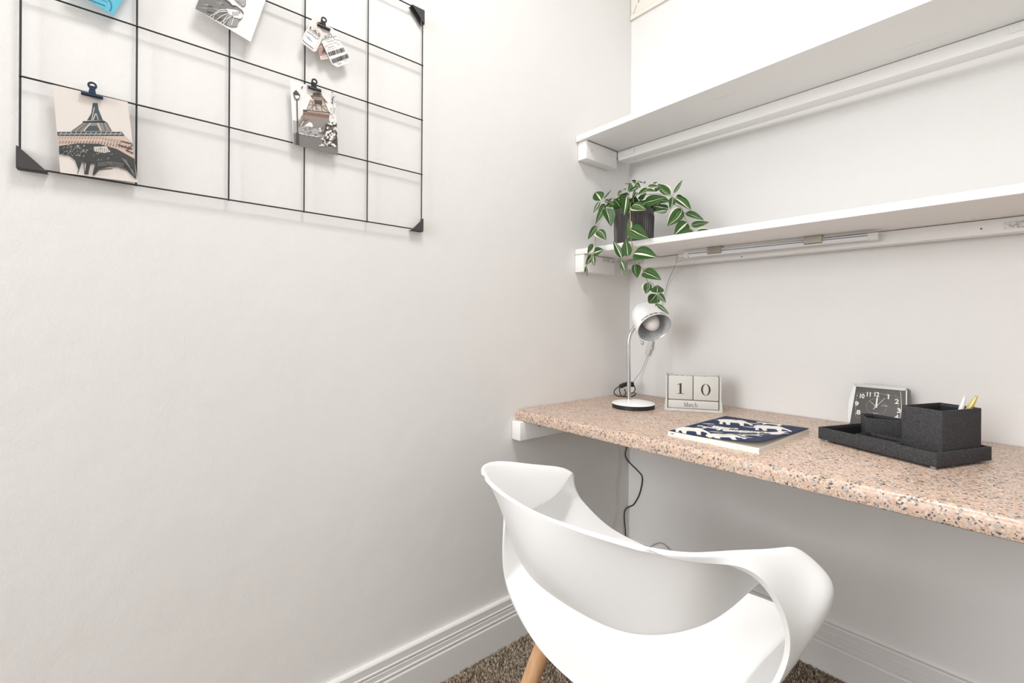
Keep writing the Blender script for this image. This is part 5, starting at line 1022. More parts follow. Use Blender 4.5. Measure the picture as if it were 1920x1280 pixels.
('soot',[(-1.3879,1.6333),(-1.3855,1.6332),(-1.3858,1.6323),(-1.3882,1.6323)]),
('soot',[(-1.3849,1.6346),(-1.3825,1.6345),(-1.3828,1.6336),(-1.3852,1.6336)]),
('soot',[(-1.3818,1.6359),(-1.3794,1.6359),(-1.3797,1.6349),(-1.3821,1.6349)]),
('soot',[(-1.394,1.6278),(-1.3916,1.6277),(-1.3919,1.6267),(-1.3943,1.6268)]),
('soot',[(-1.391,1.6291),(-1.3886,1.629),(-1.3888,1.628),(-1.3912,1.6281)]),
('soot',[(-1.3879,1.6304),(-1.3855,1.6303),(-1.3858,1.6293),(-1.3882,1.6294)]),
('soot',[(-1.3849,1.6317),(-1.3824,1.6316),(-1.3827,1.6306),(-1.3852,1.6307)]),
('white',[(-1.4013,1.6337),(-1.4138,1.6287),(-1.4138,1.6297),(-1.4013,1.6347)]),
('white',[(-1.4136,1.6289),(-1.4258,1.6156),(-1.4262,1.6162),(-1.414,1.6296)]),
('white',[(-1.4258,1.6156),(-1.4326,1.6065),(-1.4331,1.6071),(-1.4263,1.6162)]),
('white',[(-1.4028,1.6298),(-1.4168,1.6229),(-1.4169,1.6239),(-1.4029,1.6308)]),
('white',[(-1.4166,1.6231),(-1.425,1.6132),(-1.4255,1.6139),(-1.4171,1.6237)]),
('white',[(-1.4249,1.6135),(-1.4275,1.6053),(-1.4283,1.6053),(-1.4256,1.6136)]),
('white',[(-1.4003,1.6273),(-1.412,1.6169),(-1.4123,1.6177),(-1.4006,1.6281)]),
('white',[(-1.4119,1.617),(-1.4219,1.6038),(-1.4224,1.6044),(-1.4124,1.6176)]),
('white',[(-1.3963,1.6281),(-1.4041,1.6194),(-1.4046,1.62),(-1.3967,1.6288)]),
('white',[(-1.404,1.6196),(-1.4087,1.6095),(-1.4094,1.6097),(-1.4047,1.6198)]),
('white',[(-1.4087,1.6093),(-1.4149,1.6005),(-1.4155,1.601),(-1.4093,1.6098)]),
('white',[(-1.3946,1.6271),(-1.4025,1.6165),(-1.4031,1.617),(-1.3952,1.6276)]),
('white',[(-1.4026,1.6164),(-1.408,1.6105),(-1.4085,1.6112),(-1.403,1.6171)]),
('white',[(-1.4078,1.6109),(-1.4085,1.6007),(-1.4094,1.6004),(-1.4087,1.6107)]),
('white',[(-1.3947,1.6234),(-1.4025,1.6137),(-1.403,1.6143),(-1.3952,1.624)]),
('white',[(-1.4024,1.6139),(-1.4071,1.6038),(-1.4078,1.604),(-1.4031,1.6141)]),
('white',[(-1.3905,1.6245),(-1.3929,1.6153),(-1.3937,1.6152),(-1.3913,1.6244)]),
('white',[(-1.3928,1.6153),(-1.3952,1.6052),(-1.396,1.6051),(-1.3937,1.6152)]),
],
'ticket':[('sky',[(-1.5799,1.5481),(-1.5819,1.5512),(-1.5854,1.5502),(-1.5874,1.5533),(-1.5909,1.5523),(-1.5929,1.5554),(-1.5965,1.5544),(-1.5984,1.5575),(-1.602,1.5565),(-1.604,1.5596),(-1.6075,1.5586),(-1.6095,1.5617),(-1.613,1.5607),(-1.615,1.5638),(-1.6185,1.5628),(-1.6205,1.5659),(-1.624,1.5649),(-1.626,1.568),(-1.6296,1.567),(-1.6315,1.5701),(-1.6351,1.5691),(-1.6371,1.5722),(-1.6023,1.6636),(-1.5443,1.6415)]),
('teal',[(-1.5904,1.5618),(-1.632,1.5648),(-1.6322,1.5626),(-1.5905,1.5596)]),
('teal',[(-1.5872,1.5696),(-1.6288,1.5726),(-1.6289,1.5716),(-1.5872,1.5686)]),
('teal',[(-1.5829,1.5776),(-1.6245,1.5806),(-1.6246,1.5796),(-1.583,1.5766)]),
('teal',[(-1.581,1.5871),(-1.6226,1.5901),(-1.6228,1.5879),(-1.5811,1.5849)]),
('teal',[(-1.5768,1.5945),(-1.6185,1.5975),(-1.6186,1.5965),(-1.5769,1.5935)]),
('teal',[(-1.5737,1.6029),(-1.6153,1.606),(-1.6154,1.605),(-1.5737,1.6019)]),
('teal',[(-1.5719,1.6125),(-1.6135,1.6155),(-1.6137,1.6133),(-1.572,1.6103)]),
('teal',[(-1.5658,1.6192),(-1.6075,1.6222),(-1.6076,1.6212),(-1.5659,1.6182)]),
('teal',[(-1.5647,1.6284),(-1.6064,1.6314),(-1.6064,1.6304),(-1.5648,1.6274)]),
('teal',[(-1.5834,1.5538),(-1.5819,1.5593),(-1.5832,1.5597),(-1.5848,1.5541)]),
('teal',[(-1.5818,1.5595),(-1.5814,1.5648),(-1.5828,1.5649),(-1.5832,1.5596)]),
('teal',[(-1.5814,1.565),(-1.5822,1.5696),(-1.5836,1.5693),(-1.5828,1.5648)]),
('teal',[(-1.5823,1.5698),(-1.5841,1.5731),(-1.5854,1.5724),(-1.5835,1.5691)]),
('teal',[(-1.5844,1.5734),(-1.5872,1.5751),(-1.5879,1.5739),(-1.5851,1.5722)]),
('teal',[(-1.5875,1.5752),(-1.5909,1.5752),(-1.5909,1.5738),(-1.5875,1.5738)]),
('teal',[(-1.5913,1.5751),(-1.5949,1.5733),(-1.5943,1.572),(-1.5906,1.5738)]),
('teal',[(-1.5951,1.5731),(-1.5986,1.5697),(-1.5977,1.5687),(-1.5941,1.5721)]),
],
'tag_brown':[('mauve',[(-1.2225,1.6293),(-1.2102,1.6443),(-1.1987,1.6302),(-1.1963,1.6125),(-1.2134,1.604),(-1.2156,1.6089)]),
('cream',[(-1.2168,1.6113),(-1.1987,1.6209),(-1.1969,1.6129),(-1.2136,1.6045)]),
('cream',[(-1.2209,1.6304),(-1.2058,1.6408),(-1.2055,1.6398),(-1.2206,1.6294)]),
],
'tag_las':[('cream',[(-1.2382,1.68),(-1.235,1.6904),(-1.2295,1.6939),(-1.2228,1.6898),(-1.2216,1.68),(-1.2103,1.6639),(-1.2114,1.6554),(-1.2257,1.6177),(-1.2312,1.6145),(-1.2573,1.6249),(-1.2573,1.6316),(-1.25,1.6537),(-1.2414,1.6685)]),
('white',[(-1.2467,1.6527),(-1.2214,1.6468),(-1.2302,1.6229),(-1.2541,1.6318)]),
('navy',[(-1.2461,1.6548),(-1.2343,1.6516),(-1.2351,1.6499),(-1.2469,1.6531)]),
('navy',[(-1.2342,1.6515),(-1.2254,1.6465),(-1.2264,1.6449),(-1.2353,1.6499)]),
('navy',[(-1.2258,1.6465),(-1.2214,1.6479),(-1.2215,1.6463),(-1.2259,1.6449)]),
('navy',[(-1.2545,1.6331),(-1.2524,1.6294),(-1.2537,1.6282),(-1.2559,1.6318)]),
('navy',[(-1.2526,1.6296),(-1.244,1.6262),(-1.2449,1.6246),(-1.2535,1.628)]),
('navy',[(-1.244,1.6262),(-1.2319,1.6215),(-1.2328,1.6199),(-1.2449,1.6246)]),
('ash',[(-1.2324,1.6691),(-1.2185,1.6639),(-1.219,1.6629),(-1.2329,1.6682)]),
('ash',[(-1.2497,1.6462),(-1.2389,1.6425),(-1.2392,1.6418),(-1.2501,1.6455)]),
('ash',[(-1.2484,1.6444),(-1.2375,1.6406),(-1.2379,1.6399),(-1.2488,1.6437)]),
('ash',[(-1.2471,1.6427),(-1.2362,1.6386),(-1.2366,1.6379),(-1.2475,1.642)]),
('ash',[(-1.2458,1.6409),(-1.2349,1.6366),(-1.2353,1.6359),(-1.2462,1.6402)]),
('ash',[(-1.2445,1.6392),(-1.2336,1.6346),(-1.234,1.6339),(-1.2449,1.6385)]),
],
'tag_rio':[('paper',[(-1.2216,1.6789),(-1.2082,1.6902),(-1.1922,1.6863),(-1.1852,1.6845),(-1.1734,1.6634),(-1.159,1.65),(-1.148,1.629),(-1.1516,1.617),(-1.1765,1.5998),(-1.1894,1.6022),(-1.2147,1.6472),(-1.2103,1.6582),(-1.2193,1.6638)]),
('white',[(-1.191,1.6874),(-1.1805,1.6794),(-1.1734,1.6634),(-1.1827,1.662),(-1.1921,1.67),(-1.1967,1.6752)]),
('taupe',[(-1.1905,1.6873),(-1.1968,1.6748),(-1.1978,1.6751),(-1.1915,1.6875)]),
('taupe',[(-1.1968,1.6755),(-1.191,1.6696),(-1.192,1.6686),(-1.1978,1.6744)]),
('taupe',[(-1.191,1.6696),(-1.1835,1.6627),(-1.1844,1.6616),(-1.192,1.6686)]),
('taupe',[(-1.1838,1.6628),(-1.1726,1.6642),(-1.1729,1.663),(-1.1841,1.6615)]),
('navy',[(-1.1877,1.6668),(-1.1795,1.6723),(-1.1791,1.6709),(-1.1872,1.6654)]),
('sky',[(-1.2164,1.6479),(-1.2086,1.6544),(-1.2074,1.6521),(-1.2153,1.6456)]),
('ash',[(-1.2014,1.6498),(-1.1865,1.6597),(-1.186,1.6581),(-1.2009,1.6482)]),
('ash',[(-1.2065,1.6368),(-1.2014,1.6405),(-1.2008,1.639),(-1.2059,1.6353)]),
('ash',[(-1.2002,1.6363),(-1.1865,1.6468),(-1.1858,1.6453),(-1.1996,1.6348)]),
('ash',[(-1.184,1.6533),(-1.177,1.6578),(-1.1767,1.6568),(-1.1837,1.6524)]),
('ash',[(-1.1783,1.6515),(-1.1725,1.6567),(-1.1718,1.6557),(-1.1777,1.6505)]),
('taupe',[(-1.2023,1.6407),(-1.184,1.6548),(-1.1838,1.6543),(-1.2021,1.6402)]),
('taupe',[(-1.2023,1.6292),(-1.1804,1.645),(-1.1802,1.6446),(-1.2021,1.6287)]),
('ink',[(-1.1999,1.6257),(-1.1991,1.6262),(-1.1959,1.6177),(-1.1966,1.6172)]),
('ink',[(-1.1984,1.6267),(-1.1966,1.628),(-1.1933,1.6194),(-1.1951,1.6182)]),
('ink',[(-1.196,1.6284),(-1.1956,1.6287),(-1.1923,1.6201),(-1.1928,1.6198)]),
('ink',[(-1.1945,1.6294),(-1.1927,1.6307),(-1.1894,1.6221),(-1.1912,1.6209)]),
('ink',[(-1.1921,1.6311),(-1.1914,1.6316),(-1.1881,1.623),(-1.1888,1.6225)]),
('ink',[(-1.1906,1.6321),(-1.1888,1.6334),(-1.1855,1.6248),(-1.1873,1.6235)]),
('ink',[(-1.1882,1.6338),(-1.1864,1.6351),(-1.1831,1.6265),(-1.1849,1.6252)]),
('ink',[(-1.1856,1.6356),(-1.1838,1.6369),(-1.1805,1.6283),(-1.1823,1.627)]),
('ink',[(-1.1827,1.6376),(-1.1822,1.638),(-1.1789,1.6293),(-1.1793,1.629)]),
('ink',[(-1.1811,1.6387),(-1.1804,1.6392),(-1.177,1.6306),(-1.1778,1.6301)]),
('ink',[(-1.1798,1.6396),(-1.1785,1.6405),(-1.1752,1.6319),(-1.1765,1.631)]),
('ink',[(-1.1777,1.6411),(-1.1773,1.6414),(-1.174,1.6327),(-1.1744,1.6324)]),
('ink',[(-1.1762,1.6422),(-1.1749,1.6431),(-1.1715,1.6344),(-1.1728,1.6335)]),
('ink',[(-1.1741,1.6436),(-1.1737,1.6439),(-1.1703,1.6353),(-1.1708,1.6349)]),
('ink',[(-1.1725,1.6447),(-1.1718,1.6452),(-1.1684,1.6366),(-1.1692,1.636)]),
('ink',[(-1.1712,1.6456),(-1.1693,1.6469),(-1.166,1.6382),(-1.1678,1.6369)]),
('ink',[(-1.1686,1.6474),(-1.1678,1.648),(-1.1644,1.6393),(-1.1652,1.6388)]),
('ink',[(-1.1671,1.6485),(-1.1663,1.649),(-1.1629,1.6403),(-1.1637,1.6398)]),
('ink',[(-1.1652,1.6498),(-1.1644,1.6503),(-1.161,1.6416),(-1.1618,1.6411)]),
('ink',[(-1.1638,1.6507),(-1.1631,1.6512),(-1.1597,1.6426),(-1.1604,1.642)]),
('ink',[(-1.1915,1.6125),(-1.1908,1.6131),(-1.1875,1.6044),(-1.1882,1.6039)]),
('ink',[(-1.19,1.6136),(-1.1887,1.6145),(-1.1854,1.6059),(-1.1867,1.605)]),
('ink',[(-1.1882,1.615),(-1.1877,1.6153),(-1.1844,1.6067),(-1.1849,1.6063)]),
('ink',[(-1.187,1.6158),(-1.1857,1.6168),(-1.1823,1.6081),(-1.1837,1.6072)]),
('ink',[(-1.1845,1.6176),(-1.1832,1.6185),(-1.1799,1.6099),(-1.1812,1.6089)]),
('ink',[(-1.1825,1.6191),(-1.1817,1.6196),(-1.1784,1.611),(-1.1792,1.6104)]),
('ink',[(-1.1806,1.6205),(-1.1793,1.6214),(-1.1759,1.6128),(-1.1773,1.6118)]),
('ink',[(-1.1787,1.6218),(-1.1768,1.6232),(-1.1735,1.6145),(-1.1754,1.6132)]),
('ink',[(-1.1757,1.624),(-1.1738,1.6254),(-1.1704,1.6167),(-1.1723,1.6153)]),
('ink',[(-1.1732,1.6258),(-1.1725,1.6264),(-1.1691,1.6177),(-1.1699,1.6171)]),
('ink',[(-1.1719,1.6268),(-1.17,1.6282),(-1.1666,1.6195),(-1.1685,1.6181)]),
('ink',[(-1.1694,1.6286),(-1.1675,1.63),(-1.1641,1.6213),(-1.1661,1.6199)]),
('ink',[(-1.1664,1.6308),(-1.1656,1.6314),(-1.1622,1.6226),(-1.163,1.6221)]),
('ink',[(-1.1648,1.6319),(-1.1635,1.6329),(-1.1601,1.6242),(-1.1614,1.6232)]),
('ink',[(-1.1627,1.6334),(-1.1623,1.6338),(-1.1589,1.6251),(-1.1593,1.6247)]),
('ink',[(-1.1615,1.6343),(-1.161,1.6347),(-1.1576,1.6259),(-1.1581,1.6256)]),
('ink',[(-1.1605,1.6351),(-1.1591,1.6361),(-1.1557,1.6273),(-1.1571,1.6264)]),
('ink',[(-1.1583,1.6366),(-1.1564,1.638),(-1.153,1.6293),(-1.1549,1.6279)]),
('ink',[(-1.1552,1.6389),(-1.1539,1.6399),(-1.1505,1.6311),(-1.1518,1.6301)]),
('ash',[(-1.1768,1.6075),(-1.1674,1.6138),(-1.1669,1.6124),(-1.1763,1.6061)]),
('ash',[(-1.1603,1.6203),(-1.1555,1.6244),(-1.155,1.6236),(-1.1598,1.6194)]),
('ash',[(-1.182,1.607),(-1.1744,1.6126),(-1.1741,1.6121),(-1.1817,1.6064)]),
],
}
TAGTEXT = {'las':('LAS',(-1.2419,1.6617),(-1.2187,1.6516),(-1.2398,1.668)),
'rio':('RIO',(-1.2051,1.6521),(-1.1892,1.6636),(-1.2083,1.6599)),
'a':('A',(-1.2132,1.6184),(-1.2044,1.624),(-1.2113,1.6318)),
'str':('STRA',(-1.2125,1.6077),(-1.1987,1.6151),(-1.2132,1.6107))}
CHAIR_POSE = (0.61799,-0.8478,-0.03141)
CHAIR_SHELL = [[(0,-0.2424,0.7142),(0,-0.2408,0.6925),(0,-0.2375,0.6716),(0,-0.2326,0.6514),(0,-0.2261,0.6319),(0,-0.2179,0.6131),(0,-0.2081,0.5951),(0,-0.1966,0.5778),(0,-0.1835,0.5612)],
[(0.0261,-0.2418,0.7143),(0.0277,-0.239,0.6931),(0.0293,-0.2348,0.6723),(0.0308,-0.2293,0.6521),(0.0321,-0.2223,0.6325),(0.0333,-0.2139,0.6134),(0.0345,-0.2041,0.5949),(0.0355,-0.193,0.5769),(0.0364,-0.1804,0.5595)],
[(0.0522,-0.2397,0.7147),(0.0561,-0.2343,0.6947),(0.0597,-0.228,0.6748),(0.0629,-0.2209,0.655),(0.0657,-0.213,0.6353),(0.0681,-0.2042,0.6156),(0.0701,-0.1946,0.596),(0.0718,-0.1841,0.5765),(0.0731,-0.1728,0.5571)],
[(0.0782,-0.2361,0.7149),(0.0845,-0.2277,0.6974),(0.0901,-0.2191,0.6794),(0.0949,-0.2103,0.6607),(0.0989,-0.2013,0.6414),(0.1022,-0.1921,0.6214),(0.1048,-0.1826,0.6008),(0.1065,-0.173,0.5796),(0.1076,-0.1632,0.5578)],
[(0.1042,-0.2307,0.7147),(0.1126,-0.2202,0.7013),(0.1199,-0.2101,0.6864),(0.126,-0.2001,0.67),(0.1309,-0.1904,0.6521),(0.1347,-0.181,0.6326),(0.1373,-0.1718,0.6117),(0.1387,-0.1629,0.5893),(0.139,-0.1542,0.5654)],
[(0.131,-0.2237,0.7146),(0.1412,-0.213,0.7063),(0.1498,-0.2025,0.6955),(0.1568,-0.1924,0.6822),(0.1623,-0.1825,0.6665),(0.1663,-0.1728,0.6483),(0.1687,-0.1635,0.6276),(0.1695,-0.1544,0.6045),(0.1688,-0.1456,0.5788)],
[(0.1584,-0.2152,0.7144),(0.1692,-0.2062,0.7114),(0.1782,-0.1967,0.7049),(0.1854,-0.1869,0.6949),(0.1907,-0.1767,0.6814),(0.1942,-0.1662,0.6645),(0.1959,-0.1552,0.6441),(0.1957,-0.1439,0.6202),(0.1937,-0.1321,0.5929)],
[(0.1844,-0.2045,0.7134),(0.1945,-0.1988,0.715),(0.2025,-0.1912,0.7122),(0.2086,-0.1819,0.7049),(0.2127,-0.1707,0.6933),(0.2149,-0.1578,0.6772),(0.2151,-0.143,0.6567),(0.2133,-0.1265,0.6317),(0.2096,-0.1081,0.6024)],
[(0.2073,-0.1908,0.7108),(0.215,-0.1878,0.7159),(0.2207,-0.1815,0.7157),(0.2245,-0.1717,0.7105),(0.2264,-0.1584,0.7001),(0.2265,-0.1418,0.6846),(0.2245,-0.1217,0.6639),(0.2207,-0.0982,0.6381),(0.215,-0.0713,0.6071)],
[(0.2267,-0.1718,0.7078),(0.2311,-0.1699,0.7147),(0.2338,-0.1635,0.7161),(0.2349,-0.1525,0.7122),(0.2344,-0.137,0.7028),(0.2322,-0.117,0.6879),(0.2283,-0.0925,0.6677),(0.2227,-0.0634,0.642),(0.2155,-0.0298,0.6109)],
[(0.2434,-0.1486,0.7044),(0.2444,-0.1446,0.7113),(0.2442,-0.1362,0.7131),(0.2429,-0.1235,0.7099),(0.2403,-0.1063,0.7015),(0.2365,-0.0848,0.6881),(0.2315,-0.0588,0.6696),(0.2254,-0.0285,0.646),(0.218,0.0062,0.6173)],
[(0.2577,-0.1256,0.6979),(0.2552,-0.1139,0.703),(0.2523,-0.0998,0.7042),(0.2488,-0.0834,0.7013),(0.2448,-0.0646,0.6945),(0.2402,-0.0434,0.6838),(0.2352,-0.0199,0.669),(0.2297,0.006,0.6503),(0.2236,0.0343,0.6276)],
[(0.2695,-0.107,0.686),(0.2641,-0.0831,0.689),(0.2589,-0.0601,0.6894),(0.2538,-0.038,0.6874),(0.2487,-0.0168,0.6829),(0.2439,0.0034,0.6759),(0.2391,0.0228,0.6664),(0.2345,0.0413,0.6544),(0.23,0.0589,0.6399)],
[(0.2797,-0.0928,0.6669),(0.2734,-0.0576,0.6703),(0.2674,-0.0261,0.6722),(0.2616,0.0016,0.6726),(0.2561,0.0255,0.6716),(0.2508,0.0456,0.669),(0.2457,0.0619,0.665),(0.2409,0.0744,0.6594),(0.2363,0.0831,0.6524)],
[(0.288,-0.0812,0.6422),(0.2844,-0.0419,0.6479),(0.2803,-0.0075,0.6519),(0.2756,0.0221,0.6541),(0.2704,0.0468,0.6547),(0.2647,0.0666,0.6536),(0.2584,0.0816,0.6507),(0.2517,0.0917,0.6462),(0.2444,0.0969,0.6399)],
[(0.2927,-0.0735,0.6148),(0.2944,-0.036,0.6256),(0.2942,-0.0027,0.6336),(0.2922,0.0263,0.6387),(0.2883,0.051,0.6409),(0.2826,0.0715,0.6404),(0.275,0.0877,0.6369),(0.2655,0.0997,0.6307),(0.2541,0.1074,0.6215)],
[(0.2922,-0.0711,0.5874),(0.2992,-0.0376,0.6039),(0.3032,-0.0068,0.6162),(0.3041,0.0211,0.6243),(0.3018,0.0462,0.6283),(0.2964,0.0685,0.6282),(0.2879,0.088,0.6238),(0.2763,0.1047,0.6154),(0.2616,0.1186,0.6027)],
[(0.2859,-0.0764,0.5589),(0.2957,-0.0456,0.5789),(0.3019,-0.0162,0.5941),(0.3044,0.0119,0.6044),(0.3033,0.0386,0.6098),(0.2985,0.0639,0.6103),(0.2902,0.0879,0.606),(0.2782,0.1105,0.5967),(0.2626,0.1317,0.5826)],
[(0.2749,-0.088,0.5284),(0.2833,-0.0568,0.5482),(0.2886,-0.0262,0.5635),(0.2909,0.004,0.5742),(0.2901,0.0337,0.5804),(0.2862,0.0628,0.582),(0.2793,0.0915,0.5791),(0.2693,0.1197,0.5716),(0.2563,0.1474,0.5596)],
[(0.2594,-0.1015,0.4992),(0.2637,-0.0679,0.5156),(0.2662,-0.0343,0.5286),(0.267,-0.0008,0.5382),(0.266,0.0325,0.5444),(0.2633,0.0658,0.5472),(0.2589,0.0989,0.5466),(0.2527,0.1319,0.5425),(0.2448,0.1649,0.5351)],
[(0.24,-0.1127,0.475),(0.2389,-0.0756,0.4857),(0.2377,-0.0386,0.4947),(0.2365,-0.0016,0.502),(0.2352,0.0353,0.5076),(0.2338,0.0722,0.5114),(0.2323,0.109,0.5135),(0.2308,0.1458,0.5139),(0.2292,0.1825,0.5126)],
[(0.2153,-0.1209,0.4566),(0.2093,-0.0803,0.4608),(0.205,-0.0398,0.4652),(0.2021,0.0004,0.4697),(0.2007,0.0405,0.4744),(0.2009,0.0804,0.4793),(0.2026,0.1202,0.4844),(0.2058,0.1597,0.4897),(0.2105,0.1991,0.4951)],
[(0.1854,-0.1283,0.4423),(0.1766,-0.0841,0.4402),(0.1703,-0.0402,0.4402),(0.1667,0.0034,0.4421),(0.1656,0.0466,0.4461),(0.1672,0.0895,0.452),(0.1714,0.1321,0.46),(0.1782,0.1743,0.47),(0.1877,0.2162,0.482)],
[(0.1534,-0.1346,0.4311),(0.1442,-0.0874,0.4239),(0.1379,-0.0406,0.4202),(0.1346,0.0059,0.42),(0.1341,0.052,0.4233),(0.1366,0.0977,0.4302),(0.142,0.143,0.4406),(0.1503,0.188,0.4545),(0.1615,0.2326,0.472)],
[(0.1221,-0.1394,0.4221),(0.1145,-0.0902,0.4109),(0.1094,-0.0412,0.4044),(0.1069,0.0074,0.4026),(0.107,0.0557,0.4055),(0.1096,0.1037,0.413),(0.1149,0.1514,0.4253),(0.1226,0.1988,0.4423),(0.133,0.2458,0.4639)],
[(0.0918,-0.1427,0.4154),(0.0867,-0.0924,0.4012),(0.0835,-0.0423,0.3926),(0.0821,0.0076,0.3895),(0.0825,0.0573,0.3919),(0.0847,0.1068,0.3999),(0.0888,0.1561,0.4134),(0.0947,0.2052,0.4325),(0.1025,0.2541,0.4571)],
[(0.0613,-0.1445,0.4114),(0.0588,-0.0939,0.3951),(0.0573,-0.0434,0.3849),(0.0568,0.0071,0.3808),(0.0573,0.0575,0.3828),(0.0587,0.1078,0.391),(0.0612,0.158,0.4052),(0.0647,0.2082,0.4256),(0.0691,0.2583,0.4521)],
[(0.0306,-0.1453,0.4095),(0.0301,-0.0948,0.3919),(0.0298,-0.0442,0.3808),(0.0298,0.0064,0.3761),(0.0302,0.057,0.3778),(0.0308,0.1077,0.3859),(0.0317,0.1584,0.4005),(0.0329,0.2091,0.4215),(0.0344,0.2598,0.449)],
[(0,-0.1455,0.409),(-0,-0.0951,0.391),(-0,-0.0446,0.3796),(-0,0.006,0.3746),(-0,0.0567,0.3762),(-0,0.1074,0.3843),(-0,0.1582,0.399),(-0,0.2091,0.4202),(0,0.2601,0.4479)]]

# ------------------------------------------------------------------ desk
desk = thing('wall_desk', 'pink speckled granite desk top spanning the alcove', 'desk', (.6, -.3, 0))
def P_(bm_obj, root):   # keep world placement while parenting
    bm_obj.parent = root; bm_obj.matrix_parent_inverse = Matrix.Translation(-Vector(root.location)) if root.rotation_euler.z == 0 else root.matrix_basis.inverted()
    return bm_obj
def part(name, bm, mat, root, smooth=None):
    return P_(fin(name, bm, mat, None, smooth), root)
bm = bmesh.new()
pr = [(-.002, .694), (-.599, .694), (-.6008, .6955), (-.6012, .699), (-.601, .716), (-.5992, .7215), (-.5955, .7252), (-.589, .727), (-.002, .727)]
prism(bm, pr, .001, 2.2, 'x'); part('worktop', bm, gr, desk, 40)
bm = bmesh.new(); box(bm, .001, .041, -.616, -.03, .6355, .6935, .003); part('cleat', bm, wood_m, desk, 40)
bm = bmesh.new(); box(bm, .042, 2.2, -.042, -.001, .6355, .6935, .003); part('cleat', bm, wood_m, desk, 40)
bm = bmesh.new()
for y, z, r in ((-.535, .672, .0022), (-.573, .668, .001)):
    lathe(bm, [(0, 0), (r, 0), (r, .0006), (0, .0006)], 10, frame((.0409, y, z), (1, 0, 0)))
part('screw_hole', bm, ink_m, desk)['kind'] = 'stuff'

# ------------------------------------------------------------------ shelves
def shelf(label, z, th, yf0, yf1, yb, cleat_h, back_y0, back_y1, back_t, back_h, cl_y0, cl_y1):
    root = thing('wall_shelf', label, 'shelf', (.6, -.2, z), 'painted board shelves over the desk')
    bm = bmesh.new()
    x0, x1 = .001, 2.2
    e = (yf1-yf0)
    prism(bm, [(x0, yf0), (x1, yf0+e*2.0), (x1, yb[1]), (x0, yb[0])], z, z+th, 'z', .002); part('board', bm, wood_m, root, 40)
    bm = bmesh.new(); box(bm, .001, .041, cl_y0, cl_y1, z-cleat_h, z-.0012, .002); part('cleat', bm, wood_m, root, 40)
    bm = bmesh.new(); s = (back_y1-back_y0)
    prism(bm, [(.042, back_y0), (2.2, back_y0+s*2), (2.2, back_y0+s*2+back_t), (.042, back_y0+back_t)], z-back_h, z-.0012, 'z', .0015); part('back_rail', bm, wood_m, root, 40)
    if z < 1.5: return root
    bm = bmesh.new(); box(bm, .0411, .0425, cl_y1-.0005, cl_y1+.001, z-back_h, z-.0015); box(bm, .0405, .0418, cl_y0+.008, cl_y1, z-.0013, z-.0003)
    part('joint_gap', bm, gap_m, root)['kind'] = 'stuff'
    return root
up = shelf('upper white painted shelf, high on the wall, with nothing on it', 1.6438, .021, -.3255, -.346, (-.024, -.082), .0645, -.137, -.121, .047, .0345, -.3145, -.142)
lo = shelf('lower white painted shelf carrying the trailing plant', 1.2433, .0195, -.3256, -.3075, (-.006, -.006), .062, -.075, -.056, .04, .0345, -.3258, -.152)
def bracket(root, x, y, z, L1, L2, h, m, my):
    bm = bmesh.new()
    box(bm, .041, .0424, y-L1, y, z-h, z, .0004)
    if my-y > .02: part('mending_plate', bm, m, root); bm = bmesh.new()   # the lower shelf has two separate plates
    box(bm, .0424, .0424+L2, my-.0014, my, z-h, z, .0004)
    o = part('mending_plate' if my-y > .02 else 'angle_bracket', bm, m, root)
    bm = bmesh.new()
    for k in (.28, .72):
        lathe(bm, [(0, 0), (.0035, 0), (.003, .0014), (0, .0016)], 10, frame((.0424, y-L1*k, z-h/2), (1, 0, 0)))
        lathe(bm, [(0, 0), (.0035, 0), (.003, .0014), (0, .0016)], 10, frame((.0424+L2*k, my-.0014, z-h/2), (0, -1, 0)))
    s = fin('screw', bm, m, o); s['kind'] = 'stuff'
bracket(up, 0, -.144, 1.6365, .066, .072, .0165, wbracket_m, -.1372)
bracket(lo, 0, -.154, 1.2385, .070, .070, .0135, bracket_m, -.0755)
def plate(root, x, y, z, L, h, m):
    bm = bmesh.new(); box(bm, x, x+L, y-.0016, y, z-h, z, .0005); o = part('mending_plate', bm, m, root)
    bm = bmesh.new()
    for k in (.16, .38, .62, .84): lathe(bm, [(0, 0), (.0036, 0), (.003, .0012), (0, .0015)], 10, frame((x+L*k, y-.0016, z-h/2), (0, -1, 0)))
    fin('screw', bm, m, o)['kind'] = 'stuff'
plate(lo, 1.041, -.0575, 1.2315, .075, .0145, bracket_m)
plate(up, 1.050, -.1225, 1.637, .075, .0145, wbracket_m)
bm = bmesh.new()
for y, z in ((-.285, 1.613),): lathe(bm, [(0, 0), (.0018, 0), (.0018, .0005), (0, .0005)], 8, frame((.0411, y, z), (1, 0, 0)))
part('screw_hole', bm, ink_m, up)
bm = bmesh.new()
for x, z in ((.47, 1.2135), (1.005, 1.222)): lathe(bm, [(0, 0), (.0018, 0), (.0018, .0005), (0, .0005)], 8, frame((x, -.0755+.0085*x*2*.55, z), (0, -1, 0)))
part('screw_hole', bm, ink_m, lo)['kind'] = 'stuff'

